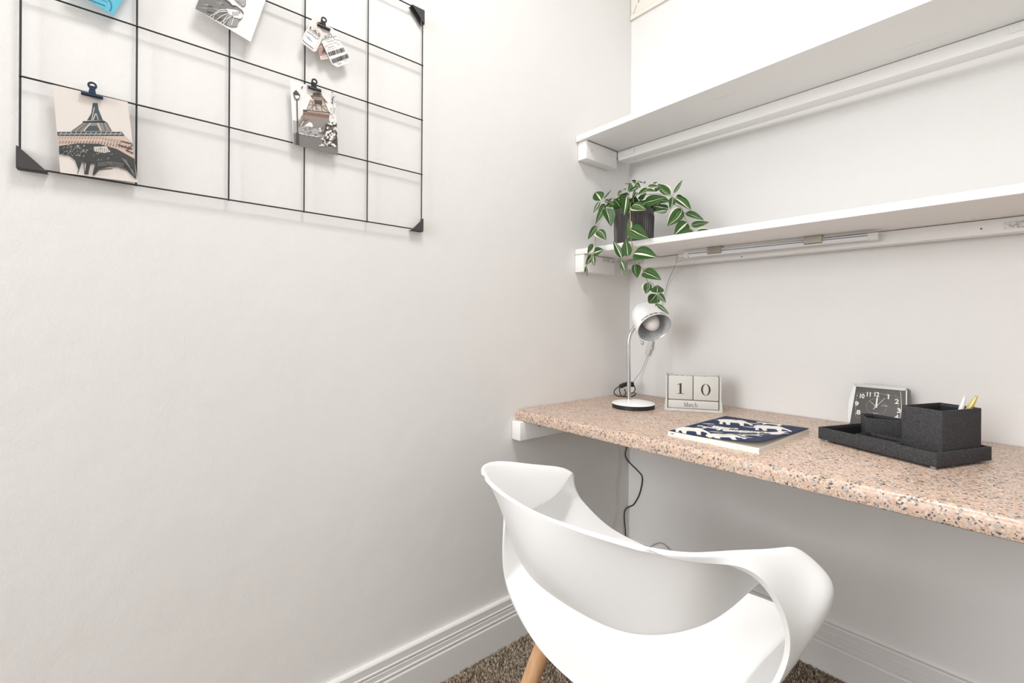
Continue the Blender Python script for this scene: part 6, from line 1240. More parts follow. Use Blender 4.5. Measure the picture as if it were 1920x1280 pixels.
# ------------------------------------------------------------------ wire grid on the left wall
grid = thing('wire_grid_board', 'black wire grid memo board on the left wall', 'memo board', (.02, -1.324, 1.247))
Ys = [-1.6966, -1.5458, -1.3961, -1.2475, -1.0985, -.947]; Zs = [1.2472, 1.3965, 1.5416, 1.6877, 1.8321]
def zr(z, y): return z + .0065*(-.947-y)/.75
for z in Zs:
    bm = bmesh.new(); tube(bm, [(.0140, Ys[0]-.001, zr(z, Ys[0])), (.0140, Ys[-1]+.001, z)], .0016, 8); part('wire', bm, black_m, grid, 50)
for y in Ys:
    bm = bmesh.new(); tube(bm, [(.0112, y, zr(Zs[0]-.0015, y)), (.0112, y, zr(Zs[-1]+.0015, y))], .0016, 8); part('wire', bm, black_m, grid, 50)
def corner(y, z, sy, sz, L=.034, warp=0):
    bm = bmesh.new()
    a, b, c = (y, z), (y+sy*L, z), (y, z+sz*L)
    T = .0012
    prism(bm, [a, b, c], .0158, .0158+T, 'x')
    # folded side strips that run back to the wall
    ys = sorted((y, y+sy*L)); zs = sorted((z, z+sz*L))
    box(bm, .001, .0158, ys[0], ys[1], *(sorted((z-sz*T, z)))); box(bm, .001, .0158, *(sorted((y-sy*T, y))), zs[0], zs[1])
    if warp: prism(bm, [(y+sy*.004, z+sz*.004), (y+sy*(L+.006), z+sz*.004), (y+sy*.022, z+sz*.022), (y+sy*.006, z+sz*(L+.004))], .006, .0065, 'x')
    o = part('corner_bracket', bm, bracket_dark, grid)
    bm = bmesh.new(); lathe(bm, [(0, 0), (.0024, 0), (.0018, .0012), (0, .0015)], 10, frame((.008, y+sy*L*.62, z-sz*T), (0, 0, -sz)))
    P_(fin('rivet', bm, steel_m), grid).name = 'rivet'
    return o
corner(-1.6992, zr(1.2446, -1.7), 1, 1, .036); corner(-.9445, 1.2446, -1, 1); corner(-.9445, 1.8350, -1, -1, .036, 1); corner(-1.6992, zr(1.8350, -1.7), 1, -1)

# ------------------------------------------------------------------ things clipped to the grid
def sheet(name, key, label, cat, x, thick=.0004, bend=.004, group=None, tcolor='paper'):
    polys = PRINTS[key]; out = polys[0][1]
    cy = sum(p[0] for p in out)/len(out); cz = sum(p[1] for p in out)/len(out)
    root = thing(name, label, cat, (x, cy, cz), group)
    bm = bmesh.new(); prism(bm, [(p[0]-cy, p[1]-cz) for p in out], -thick, 0, 'x'); OB_ = fin('paper', bm, PM[polys[0][0]], root)
    bm = bmesh.new(); mats = []; idx = {}
    for i, (c, pts) in enumerate(polys[1:]):
        if c not in idx: idx[c] = len(mats); mats.append(PM[c])
        vs = [bm.verts.new((.00015+.00002*i, p[0]-cy, p[1]-cz)) for p in pts]
        try: f = bm.faces.new(vs)
        except ValueError: continue
        f.material_index = idx[c]
        f.normal_update()
        if f.normal.x < 0: f.normal_flip()
    if mats:
        me = bpy.data.meshes.new('print'); bm.to_mesh(me); o = OB('print', me, mats, root)
    bm.free()
    return root, cy, cz
XP = .0180
sheet('photo_print', 'tower', 'colour photo of a lattice iron tower seen from below, clipped at the grid bottom left', 'photo', XP, group='photo prints on the wire grid')
sheet('photo_print', 'sepia', 'small sepia photo of a lattice tower with street lamp and white blossom', 'photo', XP, group='photo prints on the wire grid')
sheet('photo_print', 'cat', 'tilted black and white photo of a cat face with whiskers', 'photo', XP+.006, group='photo prints on the wire grid')
sheet('ticket', 'ticket', 'turquoise ticket with a saw-tooth edge at the top of the grid', 'ticket', XP+.004)
tb, *_ = sheet('luggage_tag', 'tag_brown', 'brown luggage tag with a letter A, tucked behind the two pale tags', 'tag', .0170, group='luggage tags under one clip')
tl, ly, lz = sheet('luggage_tag', 'tag_las', 'cream luggage tag lettered LAS with blue lines', 'tag', .0220, .0012, group='luggage tags under one clip')
tr, ry, rz_ = sheet('luggage_tag', 'tag_rio', 'pale pink luggage tag lettered RIO with two barcodes', 'tag', .0200, .0012, group='luggage tags under one clip')
def tagtext(key, root, bold=.0):
    s, a, b, c = TAGTEXT[key]
    bm = text_bm(s, 1, bold); x0, x1, y0, y1 = bounds(bm)
    A, B, C = Vector((0, *a)), Vector((0, *b)), Vector((0, *c)); rl = Vector(root.location)
    for v in bm.verts:
        s_ = (v.co.x-x0)/(x1-x0); t_ = (v.co.y-y0)/(y1-y0)
        p = A+(B-A)*s_+(C-A)*t_; v.co = Vector((.0028, p.y-rl.y, p.z-rl.z))
    fin('lettering', bm, ink_m, root)
tagtext('las', tl, .02); tagtext('rio', tr); tagtext('a', tb, .02); tagtext('str', tb)
def clip(label, y, z, ang=0, m=clip_m):
    """bulldog clip: rolled jaw bar and a flat handle ending in a ring"""
    root = thing('bulldog_clip', label, 'clip', (.0210, y, z), 'black bulldog clips on the wire grid'); root.rotation_euler = (ang, 0, 0)
    bm = bmesh.new(); w = .0145
    prism(bm, [(.004, -.0035), (.006, -.001), (.0055, .002), (.002, .005), (-.004, .0062), (-.012, .005), (-.013, -.003), (-.0115, -.0035), (-.0105, .0035), (-.004, .0046), (.001, .0036), (.0035, .001), (.0025, -.003)], -w, w, 'y', .0004)
    fin('jaw', bm, m, root)
    bm = bmesh.new(); prism(bm, [(-.0052, .003), (.0052, .003), (.0042, .010), (.0036, .013), (-.0036, .013), (-.0042, .010)], .0015, .0027, 'x')
    ro, ri, n = .0066, .0034, 20
    vs = []
    for hx in (.0013, .0029):
        vs.append(([bm.verts.new((hx, ro*math.cos(6.2832*k/n), .0175+ro*math.sin(6.2832*k/n))) for k in range(n)], [bm.verts.new((hx, ri*math.cos(6.2832*k/n), .0175+ri*math.sin(6.2832*k/n))) for k in range(n)]))
    for k in range(n):
        k2 = (k+1) % n
        bm.faces.new((vs[1][0][k], vs[1][0][k2], vs[1][1][k2], vs[1][1][k])); bm.faces.new((vs[0][0][k2], vs[0][0][k], vs[0][1][k], vs[0][1][k2]))
        bm.faces.new((vs[0][0][k], vs[0][0][k2], vs[1][0][k2], vs[1][0][k])); bm.faces.new((vs[0][1][k2], vs[0][1][k], vs[1][1][k], vs[1][1][k2]))
    fin('handle', bm, m, root)
    bm = bmesh.new(); prism(bm, [(-.0046, .003), (.0046, .003), (.0036, .014), (.004, .021), (-.004, .021), (-.0036, .014)], -.0095, -.0085, 'x')
    fin('handle', bm, m, root)
clip('blued bulldog clip over the colour tower photo', -1.6071, 1.3955, 0, MAT('blued_steel', (.05, .075, .12), .22, metal=.8))
clip('black bulldog clip over the sepia tower photo', -1.2298, 1.5292)
clip('black bulldog clip holding the luggage tags', -1.2105, 1.6780, math.radians(-3))

# ------------------------------------------------------------------ light bar under the lower shelf
A_, B_ = Vector((.317, -.138, 1.2275)), Vector((.822, -.097, 1.2275)); dl = (B_-A_).normalized()
led = thing('under_shelf_light', 'slim white light bar clipped under the lower shelf', 'light', tuple((A_+B_)/2))
MF = frame(A_, dl, (0, 0, 1)); Ln = (B_-A_).length
bm = bmesh.new()
def along(poly, z0, z1, m=MF):
    t = bmesh.new(); prism(t, poly, z0, z1, 'z'); return t
join(bm, along([(.006, -.009), (.006, .009), (-.002, .011), (-.004, .011), (-.004, -.011), (-.002, -.011)], .012, Ln-.014), MF); part('housing', bm, MAT('pale_aluminium', (.80, .83, .86), .3), led)
bm = bmesh.new(); join(bm, along([(-.0041, -.0085), (-.0041, .0085), (-.0075, .006), (-.009, .002), (-.009, -.002), (-.0075, -.006)], .014, Ln-.016), MF); part('diffuser', bm, MAT('opal_diffuser', (.82, .84, .86), .3), led, 30)
bm = bmesh.new(); join(bm, along([(.0026, .0098), (.0026, .0112), (.0006, .0116), (.0006, .0098)], .013, Ln-.021), MF); part('groove', bm, MAT('groove_grey', (.20, .21, .23), .5), led)
for z0, z1 in ((0, .0125), (Ln-.02, Ln)):
    bm = bmesh.new(); join(bm, along([(.0075, -.010), (.0075, .010), (-.002, .0125), (-.008, .009), (-.0105, .003), (-.0105, -.003), (-.008, -.009), (-.002, -.0125)], z0, z1), MF); part('end_cap', bm, MAT('end_cap_white', (.80, .79, .76), .4), led, 30)
for k in (.155, .68):
    z0 = Ln*k; bm = bmesh.new()
    join(bm, along([(.0148, .012), (.0148, .0155), (-.0035, .0155), (-.006, .0135), (-.006, .0118), (-.002, .0138), (.0125, .0138), (.0125, .012)], z0, z0+.042), MF); join(bm, along([(.0152, -.012), (.0152, .0155), (.0140, .0155), (.0140, -.012)], z0, z0+.042), MF)
    o = part('mounting_clip', bm, nickel_m, led)
bm = bmesh.new(); tube(bm, [A_-dl*.022, A_+dl*.004], .0052, 10); part('cable_plug', bm, MAT('cable_plug_white', (.78, .77, .74), .45), led, 40)
bm = bmesh.new(); a0 = A_-dl*.02
pth = [a0, a0-dl*.025+Vector((0, .025, -.004)), Vector((.235, -.06, 1.210)), Vector((.186, -.02, 1.165)), (.1692, -.012, 1.1335), (.1562, -.012, 1.0845), (.1298, -.012, .9747), (.1094, -.012, .9318)]
tube(bm, smooth_path(pth, 6), .0013, 6); part('cord', bm, grey_wire, led, 60)
bm = bmesh.new(); tube(bm, smooth_path([(.0905, -.012, .882), (.0886, -.012, .8758), (.080, -.014, .85), (.066, -.02, .815), (.063, -.055, .787), (.070, -.080, .774)], 6), .0013, 6); part('cord', bm, grey_wire, led, 60)
sw0, sw1 = Vector((.1085, -.0135, .937)), Vector((.0905, -.0135, .882))
bm = bmesh.new(); MS = frame(sw1, sw0-sw1, (1, 0, 0)); L_ = (sw0-sw1).length
t = bmesh.new(); prism(t, [(-.0088, -.007), (.0088, -.007), (.0095, 0), (.0088, .007), (-.0088, .007), (-.0095, 0)], 0, L_, 'z', .0018); join(bm, t, MS)
swi = part('inline_switch', bm, grey_plastic, led, 40)
bm = bmesh.new(); t = bmesh.new(); box(t, .0085, .0125, -.004, .004, L_*.42, L_*.66, .0015); join(bm, t, MS); fin('rocker', bm, MAT('rocker', (.74, .74, .72), .4), swi)
P_b = [Vector(p) for p in ((.046, -.1236, .7666), (.0611, -.1058, .7746), (.0794, -.0843, .7732))]

# ------------------------------------------------------------------ desk lamp
lampc = Vector((.2145, -.2765, .727))
lamp = thing('desk_lamp', 'small white desk lamp with chrome gooseneck and dome shade', 'lamp', tuple(lampc))
bm = bmesh.new(); lathe(bm, [(0, 0), (.066, 0), (.0675, .001), (.0675, .0125), (.066, .0135), (0, .0135)], 64); fin('base_ring', bm, rubber_m, lamp, 30)
bm = bmesh.new(); lathe(bm, [(0, .0135), (.0685, .0135), (.0688, .0145), (.0675, .016), (.05, .0205), (.025, .0235), (0, .0245)], 64); fin('base', bm, lampw_m, lamp, 30)
pb = Vector((.1965, -.2745, .727))
bm = bmesh.new(); lathe(bm, [(0, .020), (.0095, .020), (.0095, .0275), (.0075, .029), (0, .029)], 24, Matrix.Translation(pb-lampc)); fin('pole_collar', bm, chrome_m, lamp, 30)
ptop = Vector((.1945, -.2767, .925))
bm = bmesh.new(); tube(bm, [pb-lampc+Vector((0, 0, .026)), ptop-lampc], .0062, 20); fin('pole', bm, chrome_m, lamp, 50)
LN = Vector(((0.6897, -0.3693, -0.6229))).normalized(); RC = Vector((0.2837, -0.2642, 0.9888))
nk = smooth_path([ptop, (.1948, -.2763, .942), (.1975, -.273, .9632), (.2035, -.266, .981), (.213, -.256, .998), RC-LN*.07-lampc*0], 8)
bm = bmesh.new()
rad = [.0060*(1+.05*(i % 2)) for i in range(len(nk))]
tube(bm, [p-lampc for p in nk], .006, 16, radii=rad); fin('gooseneck', bm, chrome_m, lamp, 60)
bm = bmesh.new(); lathe(bm, [(0, 0), (.0074, 0), (.0074, .008), (0, .008)], 20, frame(ptop-lampc-Vector((0, 0, .006)), (0, 0, 1), (1, 0, 0))); fin('neck_collar', bm, chrome_m, lamp, 40)
# shade: z axis = opening direction
MSH = frame(RC-lampc, LN)
R_ = .0535; D_ = .112
outp = [(0, -D_)]+[(R_*math.sin(a)*.96, -D_+(D_*.52)*(1-math.cos(a))) for a in np.linspace(.15, 1.57, 9)]+[(R_*.985, -.03), (R_, -.012), (R_*1.015, 0)]
inp = [(R_*.985, 0), (R_*.965, -.012), (R_*.94, -.03)]+[(R_*.92*math.sin(a), -D_+.006+(D_*.5)*(1-math.cos(a))) for a in np.linspace(1.5, .15, 7)]+[(0, -D_+.006)]
bm = bmesh.new(); lathe(bm, outp, 48, MSH); shade = fin('shade', bm, lampw_m, lamp, 40)
bm = bmesh.new(); lathe(bm, inp, 48, MSH); fin('shade_lining', bm, lampin_m, shade, 40)
bm = bmesh.new(); lathe(bm, [(R_*1.015, 0), (R_*1.02, .0008), (R_*1.0, .0016), (R_*.985, 0)], 48, MSH); fin('shade_rim', bm, steel_m, shade, 40)
bm = bmesh.new(); lathe(bm, [(0, -.085), (.016, -.085), (.018, -.066), (.024, -.050), (.0265, -.036), (.0255, -.022), (.021, -.010), (.014, -.001), (.007, .003), (0, .004)], 32, MSH); fin('bulb', bm, bulb_m, lamp, 40)
bm = bmesh.new(); lathe(bm, [(0, -.10), (.017, -.10), (.017, -.068), (.0155, -.066)], 24, MSH); fin('bulb_socket', bm, MAT('socket_grey', (.30, .30, .30), .4), lamp, 40)
# small printing round the rim, outside and inside
def rimtext(s, rr, zz, a0, a1, inside, m, h):
    t = text_bm(s, 1, .03 if not inside else 0); x0, x1, y0, y1 = bounds(t)
    for v in t.verts:
        a = a0+(a1-a0)*(v.co.x-x0)/(x1-x0); q = (v.co.y-y0)/(y1-y0)*h
        z = zz-q if not inside else zz-q
        v.co = Vector((rr*math.cos(a), rr*math.sin(a), z))
    b = bmesh.new(); join(b, t, MSH); fin('printing', b, m, shade)
rimtext('CAUTION  MAX 40W  CAUTION', R_*1.02, -.0035, [1.15, -0.5, 2.5, 4.15, 2.9, 3.9][0], [1.15, -0.5, 2.5, 4.15, 2.9, 3.9][1], False, ink_m, .006)
rimtext('max 40 w  use correct bulb', R_*.955, -.010, [1.15, -0.5, 2.5, 4.15, 2.9, 3.9][2], [1.15, -0.5, 2.5, 4.15, 2.9, 3.9][3], True, grey_print, .005)
rimtext('caution hot', R_*.945, -.017, [1.15, -0.5, 2.5, 4.15, 2.9, 3.9][4], [1.15, -0.5, 2.5, 4.15, 2.9, 3.9][5], True, grey_print, .004)
k0 = Vector((0.2466, -0.2924, 0.9748))-lampc; k1 = Vector((0.2534, -0.2844, 0.939))-lampc
bm = bmesh.new(); tube(bm, smooth_path([k0, k0+(k1-k0)*.45+Vector((-.003, 0, -.004)), k1], 5), .0010, 6); fin('pull_chain', bm, steel_m, lamp)
bm = bmesh.new(); bmesh.ops.create_uvsphere(bm, u_segments=16, v_segments=10, radius=.0056, matrix=Matrix.Translation(k1)); fin('pull_knob', bm, chrome_m, lamp, 60)

# black power adaptor and its looped lead standing in the corner behind the lamp
ad_c = Vector((.062, -.105, .727))
adp = thing('power_lead', 'black coiled power lead with plug on the desk behind the lamp pole', 'cable', tuple(ad_c))
bm = bmesh.new()
def ob_box(bm, a, b, w, h, bev=.003):
    a = Vector(a); b = Vector(b); t = bmesh.new(); Lb = (b-a).length; prism(t, [(-w, -h), (w, -h), (w, h), (-w, h)], 0, Lb, 'z', bev); join(bm, t, frame(a, b-a, (0, 0, 1)))
ob_box(bm, P_b[0]-ad_c+Vector((0, 0, -.002)), P_b[1]-ad_c, .007, .009); ob_box(bm, P_b[1]-ad_c, P_b[2]-ad_c, .009, .009)
fin('plug', bm, rubber_m, adp, 40)
def loop(pts, r=.0019):
    bm = bmesh.new(); tube(bm, smooth_path([Vector(p)-ad_c for p in pts], 6), r, 8); fin('lead', bm, rubber_m, adp, 60)
loop([(.044, -.125, .766), (.034, -.138, .752), (.034, -.140, .738), (.044, -.128, .7292), (.056, -.113, .7295), (.061, -.107, .740), (.058, -.110, .756)])
loop([(.045, -.124, .764), (.046, -.124, .748), (.052, -.120, .7292), (.066, -.112, .7290)])
loop([(.080, -.083, .771), (.0835, -.080, .757), (.080, -.084, .744), (.072, -.094, .740), (.064, -.104, .744)])
loop([(.066, -.112, .7290), (.075, -.085, .7290), (.05, -.03, .7290), (.03, -.006, .7290)])

# cords below the desk
bm = bmesh.new(); pts = [(.020, -.006, .690), (.006, -.006, .56), (.004, -.018, .515), (.004, -.028, .482), (.006, -.006, .4497), (.0442, -.0055, .426), (.0663, -.0055, .4023), (.0546, -.0055, .3391), (.0279, -.0055, .2895), (.010, -.006, .276), (.004, -.022, .268), (.004, -.033, .248), (.0045, -.027, .19), (.012, -.021, .150), (.0967, -.021, .1415), (.13, -.024, .11), (.16, -.03, .012), (.22, -.06, .012)]
tube(bm, smooth_path(pts, 8), .0022, 8)
tag(fin('hanging_cable', bm, rubber_m, None, 60), 'black power cord hanging down the corner under the desk', 'cord')
bm = bmesh.new(); tube(bm, smooth_path([(.1014, -.021, .1475), (.1336, -.008, .174), (.155, -.007, .181), (.1696, -.008, .1789), (.2131, -.021, .166), (.26, -.024, .14), (.30, -.03, .012), (.34, -.06, .012)], 8), .0016, 8)
tag(fin('hanging_cable', bm, grey_wire, None, 60), 'thin grey cord curving over the skirting board under the desk', 'cord')
bm = bmesh.new(); tube(bm, smooth_path([(.0025, -.060, .690), (.0025, -.066, .60), (.0025, -.0688, .5304), (.0025, -.0613, .4522), (.0025, -.0808, .3834), (.0025, -.0767, .2997), (.0025, -.0863, .2607), (.0025, -.1122, .2122), (.0025, -.12, .150)], 8), .0010, 6)
tag(fin('thin_wire', bm, tan_wire, None, 60), 'thin beige wire running down the left wall under the desk', 'wire')

# ------------------------------------------------------------------ perpetual calendar
ca, cb = Vector((.3068, -.2421, .727)), Vector((.4522, -.1529, .727)); cang = math.atan2(cb.y-ca.y, cb.x-ca.x)
cal = thing('block_calendar', 'pale grey wooden block calendar showing 10 March', 'calendar', tuple(ca), rz=cang)
Wc = .1705; Dp = .062
bm = bmesh.new(); box(bm, 0, Wc, 0, Dp, 0, .0085, .0015)            # base plate
prism(bm, [(0, .0085), (.0095, .0085), (.0095, .112), (.004, .115), (.0045, .040), (.003, .0335)], .0, Dp, 'y', .0006)
prism(bm, [(Wc, .0085), (Wc-.0095, .0085), (Wc-.0095, .112), (Wc-.004, .115), (Wc-.0045, .040), (Wc-.003, .0335)], .0, Dp, 'y', .0006)
box(bm, .0095, Wc-.0095, Dp-.008, Dp, .0085, .1145, .0008)
fin('frame', bm, cal_m, cal)
def cblock(x0, x1, z0, z1, y0, y1, name):
    bm = bmesh.new(); box(bm, x0, x1, y0, y1, z0, z1, .0025, 3); return fin(name, bm, block_m, cal, 40)
b1 = cblock(.0115, .0845, .0365, .1105, .003, .052, 'number_block'); b2 = cblock(.0862, .1592, .0365, .1105, .003, .052, 'number_block'); b3 = cblock(.0115, .1590, .0095, .0345, .002, .052, 'month_block')
def polys2d(name, polys, par, x, y, z, sx, sz):
    bm = bmesh.new()
    for p in polys:
        vs = [bm.verts.new((x+a*sx, y, z+b*sz)) for a, b in p]; f = bm.faces.new(vs); f.normal_update()
        if f.normal.y > 0: f.normal_flip()
    return fin(name, bm, ink_m, par)
one = [[(.43, .05), (.585, .05), (.585, 1.0), (.53, 1.0), (.24, .87), (.25, .83), (.43, .89)], [(.24, 0), (.78, 0), (.78, .03), (.585, .06), (.43, .06), (.24, .03)]]
def ellring(cx, cy, rx, ry, ix, iy, n=32):
    return [[(cx+rx*math.cos(a), cy+ry*math.sin(a)), (cx+rx*math.cos(b), cy+ry*math.sin(b)), (cx+ix*math.cos(b), cy+iy*math.sin(b)), (cx+ix*math.cos(a), cy+iy*math.sin(a))] for a, b in [(6.28318*i/n, 6.28318*(i+1)/n) for i in range(n)]]
zero = ellring(.5, .5, .36, .51, .22, .475)
polys2d('numeral', one, b1, .0290, .0028, .0545, .038, .0335); polys2d('numeral', zero, b2, .1030, .0028, .0530, .038, .0355)
def seg(a, b, w):
    d = Vector((b[0]-a[0], b[1]-a[1])); n = Vector((-d.y, d.x)).normalized()*w/2
    return [(a[0]-n.x, a[1]-n.y), (b[0]-n.x, b[1]-n.y), (b[0]+n.x, b[1]+n.y), (a[0]+n.x, a[1]+n.y)]
mon = []
mon += [seg((.06, 0), (.06, .7), .04), seg((.06, .7), (.34, .02), .09), seg((.34, .02), (.60, .7), .04), seg((.62, 0), (.62, .7), .10), seg((-.03, .015), (.15, .015), .03), seg((.50, .015), (.74, .015), .03), seg((-.03, .685), (.10, .685), .03), seg((.58, .685), (.74, .685), .03)]
def arc(cx, cy, rx, ry, a0, a1, w, n=10):
    o = []
    for i in range(n):
        t0 = a0+(a1-a0)*i/n; t1 = a0+(a1-a0)*(i+1)/n; o.append(seg((cx+rx*math.cos(t0), cy+ry*math.sin(t0)), (cx+rx*math.cos(t1), cy+ry*math.sin(t1)), w))
    return o
mon += arc(.96, .33, .12, .13, 2.8, .0, .06)+[seg((1.08, .34), (1.08, .05), .09), seg((1.06, .02), (1.17, .04), .05)]+arc(.96, .14, .12, .13, 1.2, 5.6, .06)
mon += [seg((1.32, 0), (1.32, .45), .09), seg((1.24, .015), (1.42, .015), .03), seg((1.24, .43), (1.34, .45), .04)]+arc(1.45, .33, .11, .12, 2.4, .7, .06)
mon += arc(1.82, .23, .18, .22, .8, 5.5, .07)
mon += [seg((2.22, 0), (2.22, .74), .09), seg((2.14, .015), (2.32, .015), .03), seg((2.13, .72), (2.24, .735), .04)]+arc(2.38, .30, .15, .15, 2.9, .1, .06)+[seg((2.53, 0), (2.53, .32), .09), seg((2.45, .015), (2.62, .015), .03)]
polys2d('lettering', mon, b3, .0590, .0018, .0155, .0150, .0185)
bm = bmesh.new()
for x in (.036, .052, .118): box(bm, x, x+.005, .018, .026, .1104, .1107)
fin('numeral_on_top', bm, ink_m, b1)['kind'] = 'stuff'

# ------------------------------------------------------------------ notebook
nbk = thing('notebook', 'notebook with navy cover printed with white elephants and tigers', 'notebook', (.607, -.386, .727))
x0, x1, y0, y1, hz = .5005, .7130, -.5350, -.2390, .0112
bm = bmesh.new(); box(bm, x0-.607, x1-.607, y0+.386, y1+.386, .0008, hz, .0006); fin('pages', bm, paper_m, nbk)
bm = bmesh.new(); box(bm, x0-.6085, x1-.6065, y0+.3845, y1+.3865, 0, .0008); fin('back_cover', bm, printw_m, nbk)
def lift(u, v):   # cover rises towards its free front-right corner
    a = max(0, u-.30)/.70; b = max(0, 1-v)
    return hz+.0006+.0135*(a**1.5)*(.12+.88*b**1.6)
def cov(u, v, dz=0): return Vector((x0-.607+u*(x1-x0), y0+.386+v*(y1-y0), lift(u, v)+dz))
bm = bmesh.new(); n = 24
g = [[bm.verts.new(cov(i/n, j/n)) for j in range(n+1)] for i in range(n+1)]
for i in range(n):
    for j in range(n): bm.faces.new((g[i][j], g[i+1][j], g[i+1][j+1], g[i][j+1]))
cv = fin('front_cover', bm, navy_m, nbk, 60)
md = cv.modifiers.new('thick', 'SOLIDIFY'); md.thickness = .0006; md.offset = -1; md.material_offset = 1; cv.data.materials.append(paper_m)
bm = bmesh.new(); box(bm, x0-.6082, x0-.607, y0+.386, y1+.386, .0, hz+.0006); box(bm, x0-.6082, x1-.607, y0+.3852, y0+.386, .0, hz*.86); fin('spine', bm, printw_m, nbk)
ELE = [(.0, .56), (.03, .72), (.10, .84), (.24, .90), (.40, .92), (.52, .88), (.60, .93), (.70, .92), (.78, .82), (.84, .66), (.92, .50), (.97, .34), (.985, .22), (.94, .17), (.89, .22), (.88, .33), (.82, .42), (.77, .47), (.73, .45), (.72, .20), (.73, .02), (.62, .02), (.61, .22), (.585, .40), (.50, .42), (.36, .41), (.33, .22), (.34, .02), (.23, .02), (.22, .24), (.17, .42), (.12, .30), (.13, .03), (.03, .03), (.04, .28), (.05, .46), (.02, .42)]
TIG = [(0, .62), (-.12, .55), (-.22, .62), (-.24, .58), (-.12, .48), (.0, .52), (.06, .40), (.02, .2), (.10, .02), (.17, .02), (.13, .2), (.2, .38), (.55, .40), (.60, .2), (.66, .02), (.74, .02), (.69, .22), (.72, .42), (.80, .5), (.93, .46), (1.0, .55), (.98, .72), (.90, .82), (.87, .9), (.83, .82), (.74, .76), (.5, .70), (.2, .74), (.06, .72)]
LEAFP = [(0, .4), (.2, .6), (.5, .68), (.8, .6), (1, .4), (.8, .28), (.5, .2), (.2, .28)]
prints = []
def anim(poly, px, py, sx, sy, rot=0, mat=0, flip=False):
    pts = []
    for a, b in poly:
        if flip: a = 1-a
        a *= sx; b *= sy; c, s = math.cos(rot), math.sin(rot); X = px+a*c-b*s; Y = py+a*s+b*c
        pts.append((X, Y))
    prints.append((pts, mat))
for px, py, rot in ((.522, -.560+.012, .50), (.612, -.560, .55), (.5415, -.365, .44), (.635, -.372, .42)): anim(ELE, px, py, .084, .088, rot)
for px, py, rot, fl in ((.522, -.452, .22, True), (.546, -.420, .12, False), (.622, -.425, .35, False), (.655, -.478, .9, False), (.690, -.40, 1.1, False), (.585, -.44, .3, False), (.52, -.33, .3, False), (.60, -.285, .25, True)): anim(TIG, px, py, .062, .040, rot, 0, fl)
for i in range(16): anim(LEAFP, .592+.0030*i, -.492+.0058*i, .030, .0055, -.2+.15*(i % 3), 1)
for i in range(9): anim(LEAFP, .645+.004*i, -.452+.0065*i, .026, .005, .1+.5*(i % 2), 1)
for px, py, r in ((.60, -.355, .3), (.618, -.345, .2), (.655, -.505, .7), (.57, -.475, .4), (.515, -.40, .6), (.585, -.30, .3), (.69, -.41, 1.0)): anim(LEAFP, px, py, .035, .016, r, 0)
bm = bmesh.new()
pw = []
for k, (pts, mi) in enumerate(prints):
    t = bmesh.new(); vs = [t.verts.new((p[0], p[1], 0)) for p in pts]
    try: f = t.faces.new(vs)
    except ValueError: t.free(); continue
    bmesh.ops.triangulate(t, faces=t.faces[:]); bmesh.ops.subdivide_edges(t, edges=t.edges[:], cuts=1)
    kill = []
    for v in t.verts:
        u = (v.co.x-x0)/(x1-x0); w = (v.co.y-y0)/(y1-y0); u = min(.995, max(.005, u)); w = min(.995, max(.005, w)); v.co = cov(u, w, .00025+.00001*k)
    for f in t.faces:
        f.material_index = mi; f.normal_update()
        if f.normal.z < 0: f.normal_flip()
    join(bm, t)
o = fin('printed_animals', bm, [printw_m, grey_print], nbk); o['kind'] = 'stuff'
# tiger stripes and elephant blankets: small dark strokes over the white shapes
bm = bmesh.new(); rs = random.Random(4)
for px, py, rot in ((.522, -.452, .22), (.546, -.420, .12), (.622, -.425, .35), (.655, -.478, .9), (.585, -.44, .3)):
    for i in range(7):
        a = .008+.007*i; c, s = math.cos(rot), math.sin(rot)
        q = [(px+(a+dx)*c-b*s, py+(a+dx)*s+b*c) for dx, b in ((0, .018), (.0016, .018), (.0022, .028), (.0008, .028))]
        vs = [bm.verts.new(cov(min(.99, max(.01, (X-x0)/(x1-x0))), min(.99, max(.01, (Y-y0)/(y1-y0))), .0008)) for X, Y in q]; bm.faces.new(vs)
fin('printed_stripes', bm, navy_m, nbk)['kind'] = 'stuff'
t = text_bm('PAPER', .006, .0002); bm = bmesh.new()
for v in t.verts: v.co = Vector((x0-.607+.006+v.co.x*.5, y0+.38515, .0045+v.co.y*.7))
join(bm, t); fin('lettering', bm, navy_m, nbk)

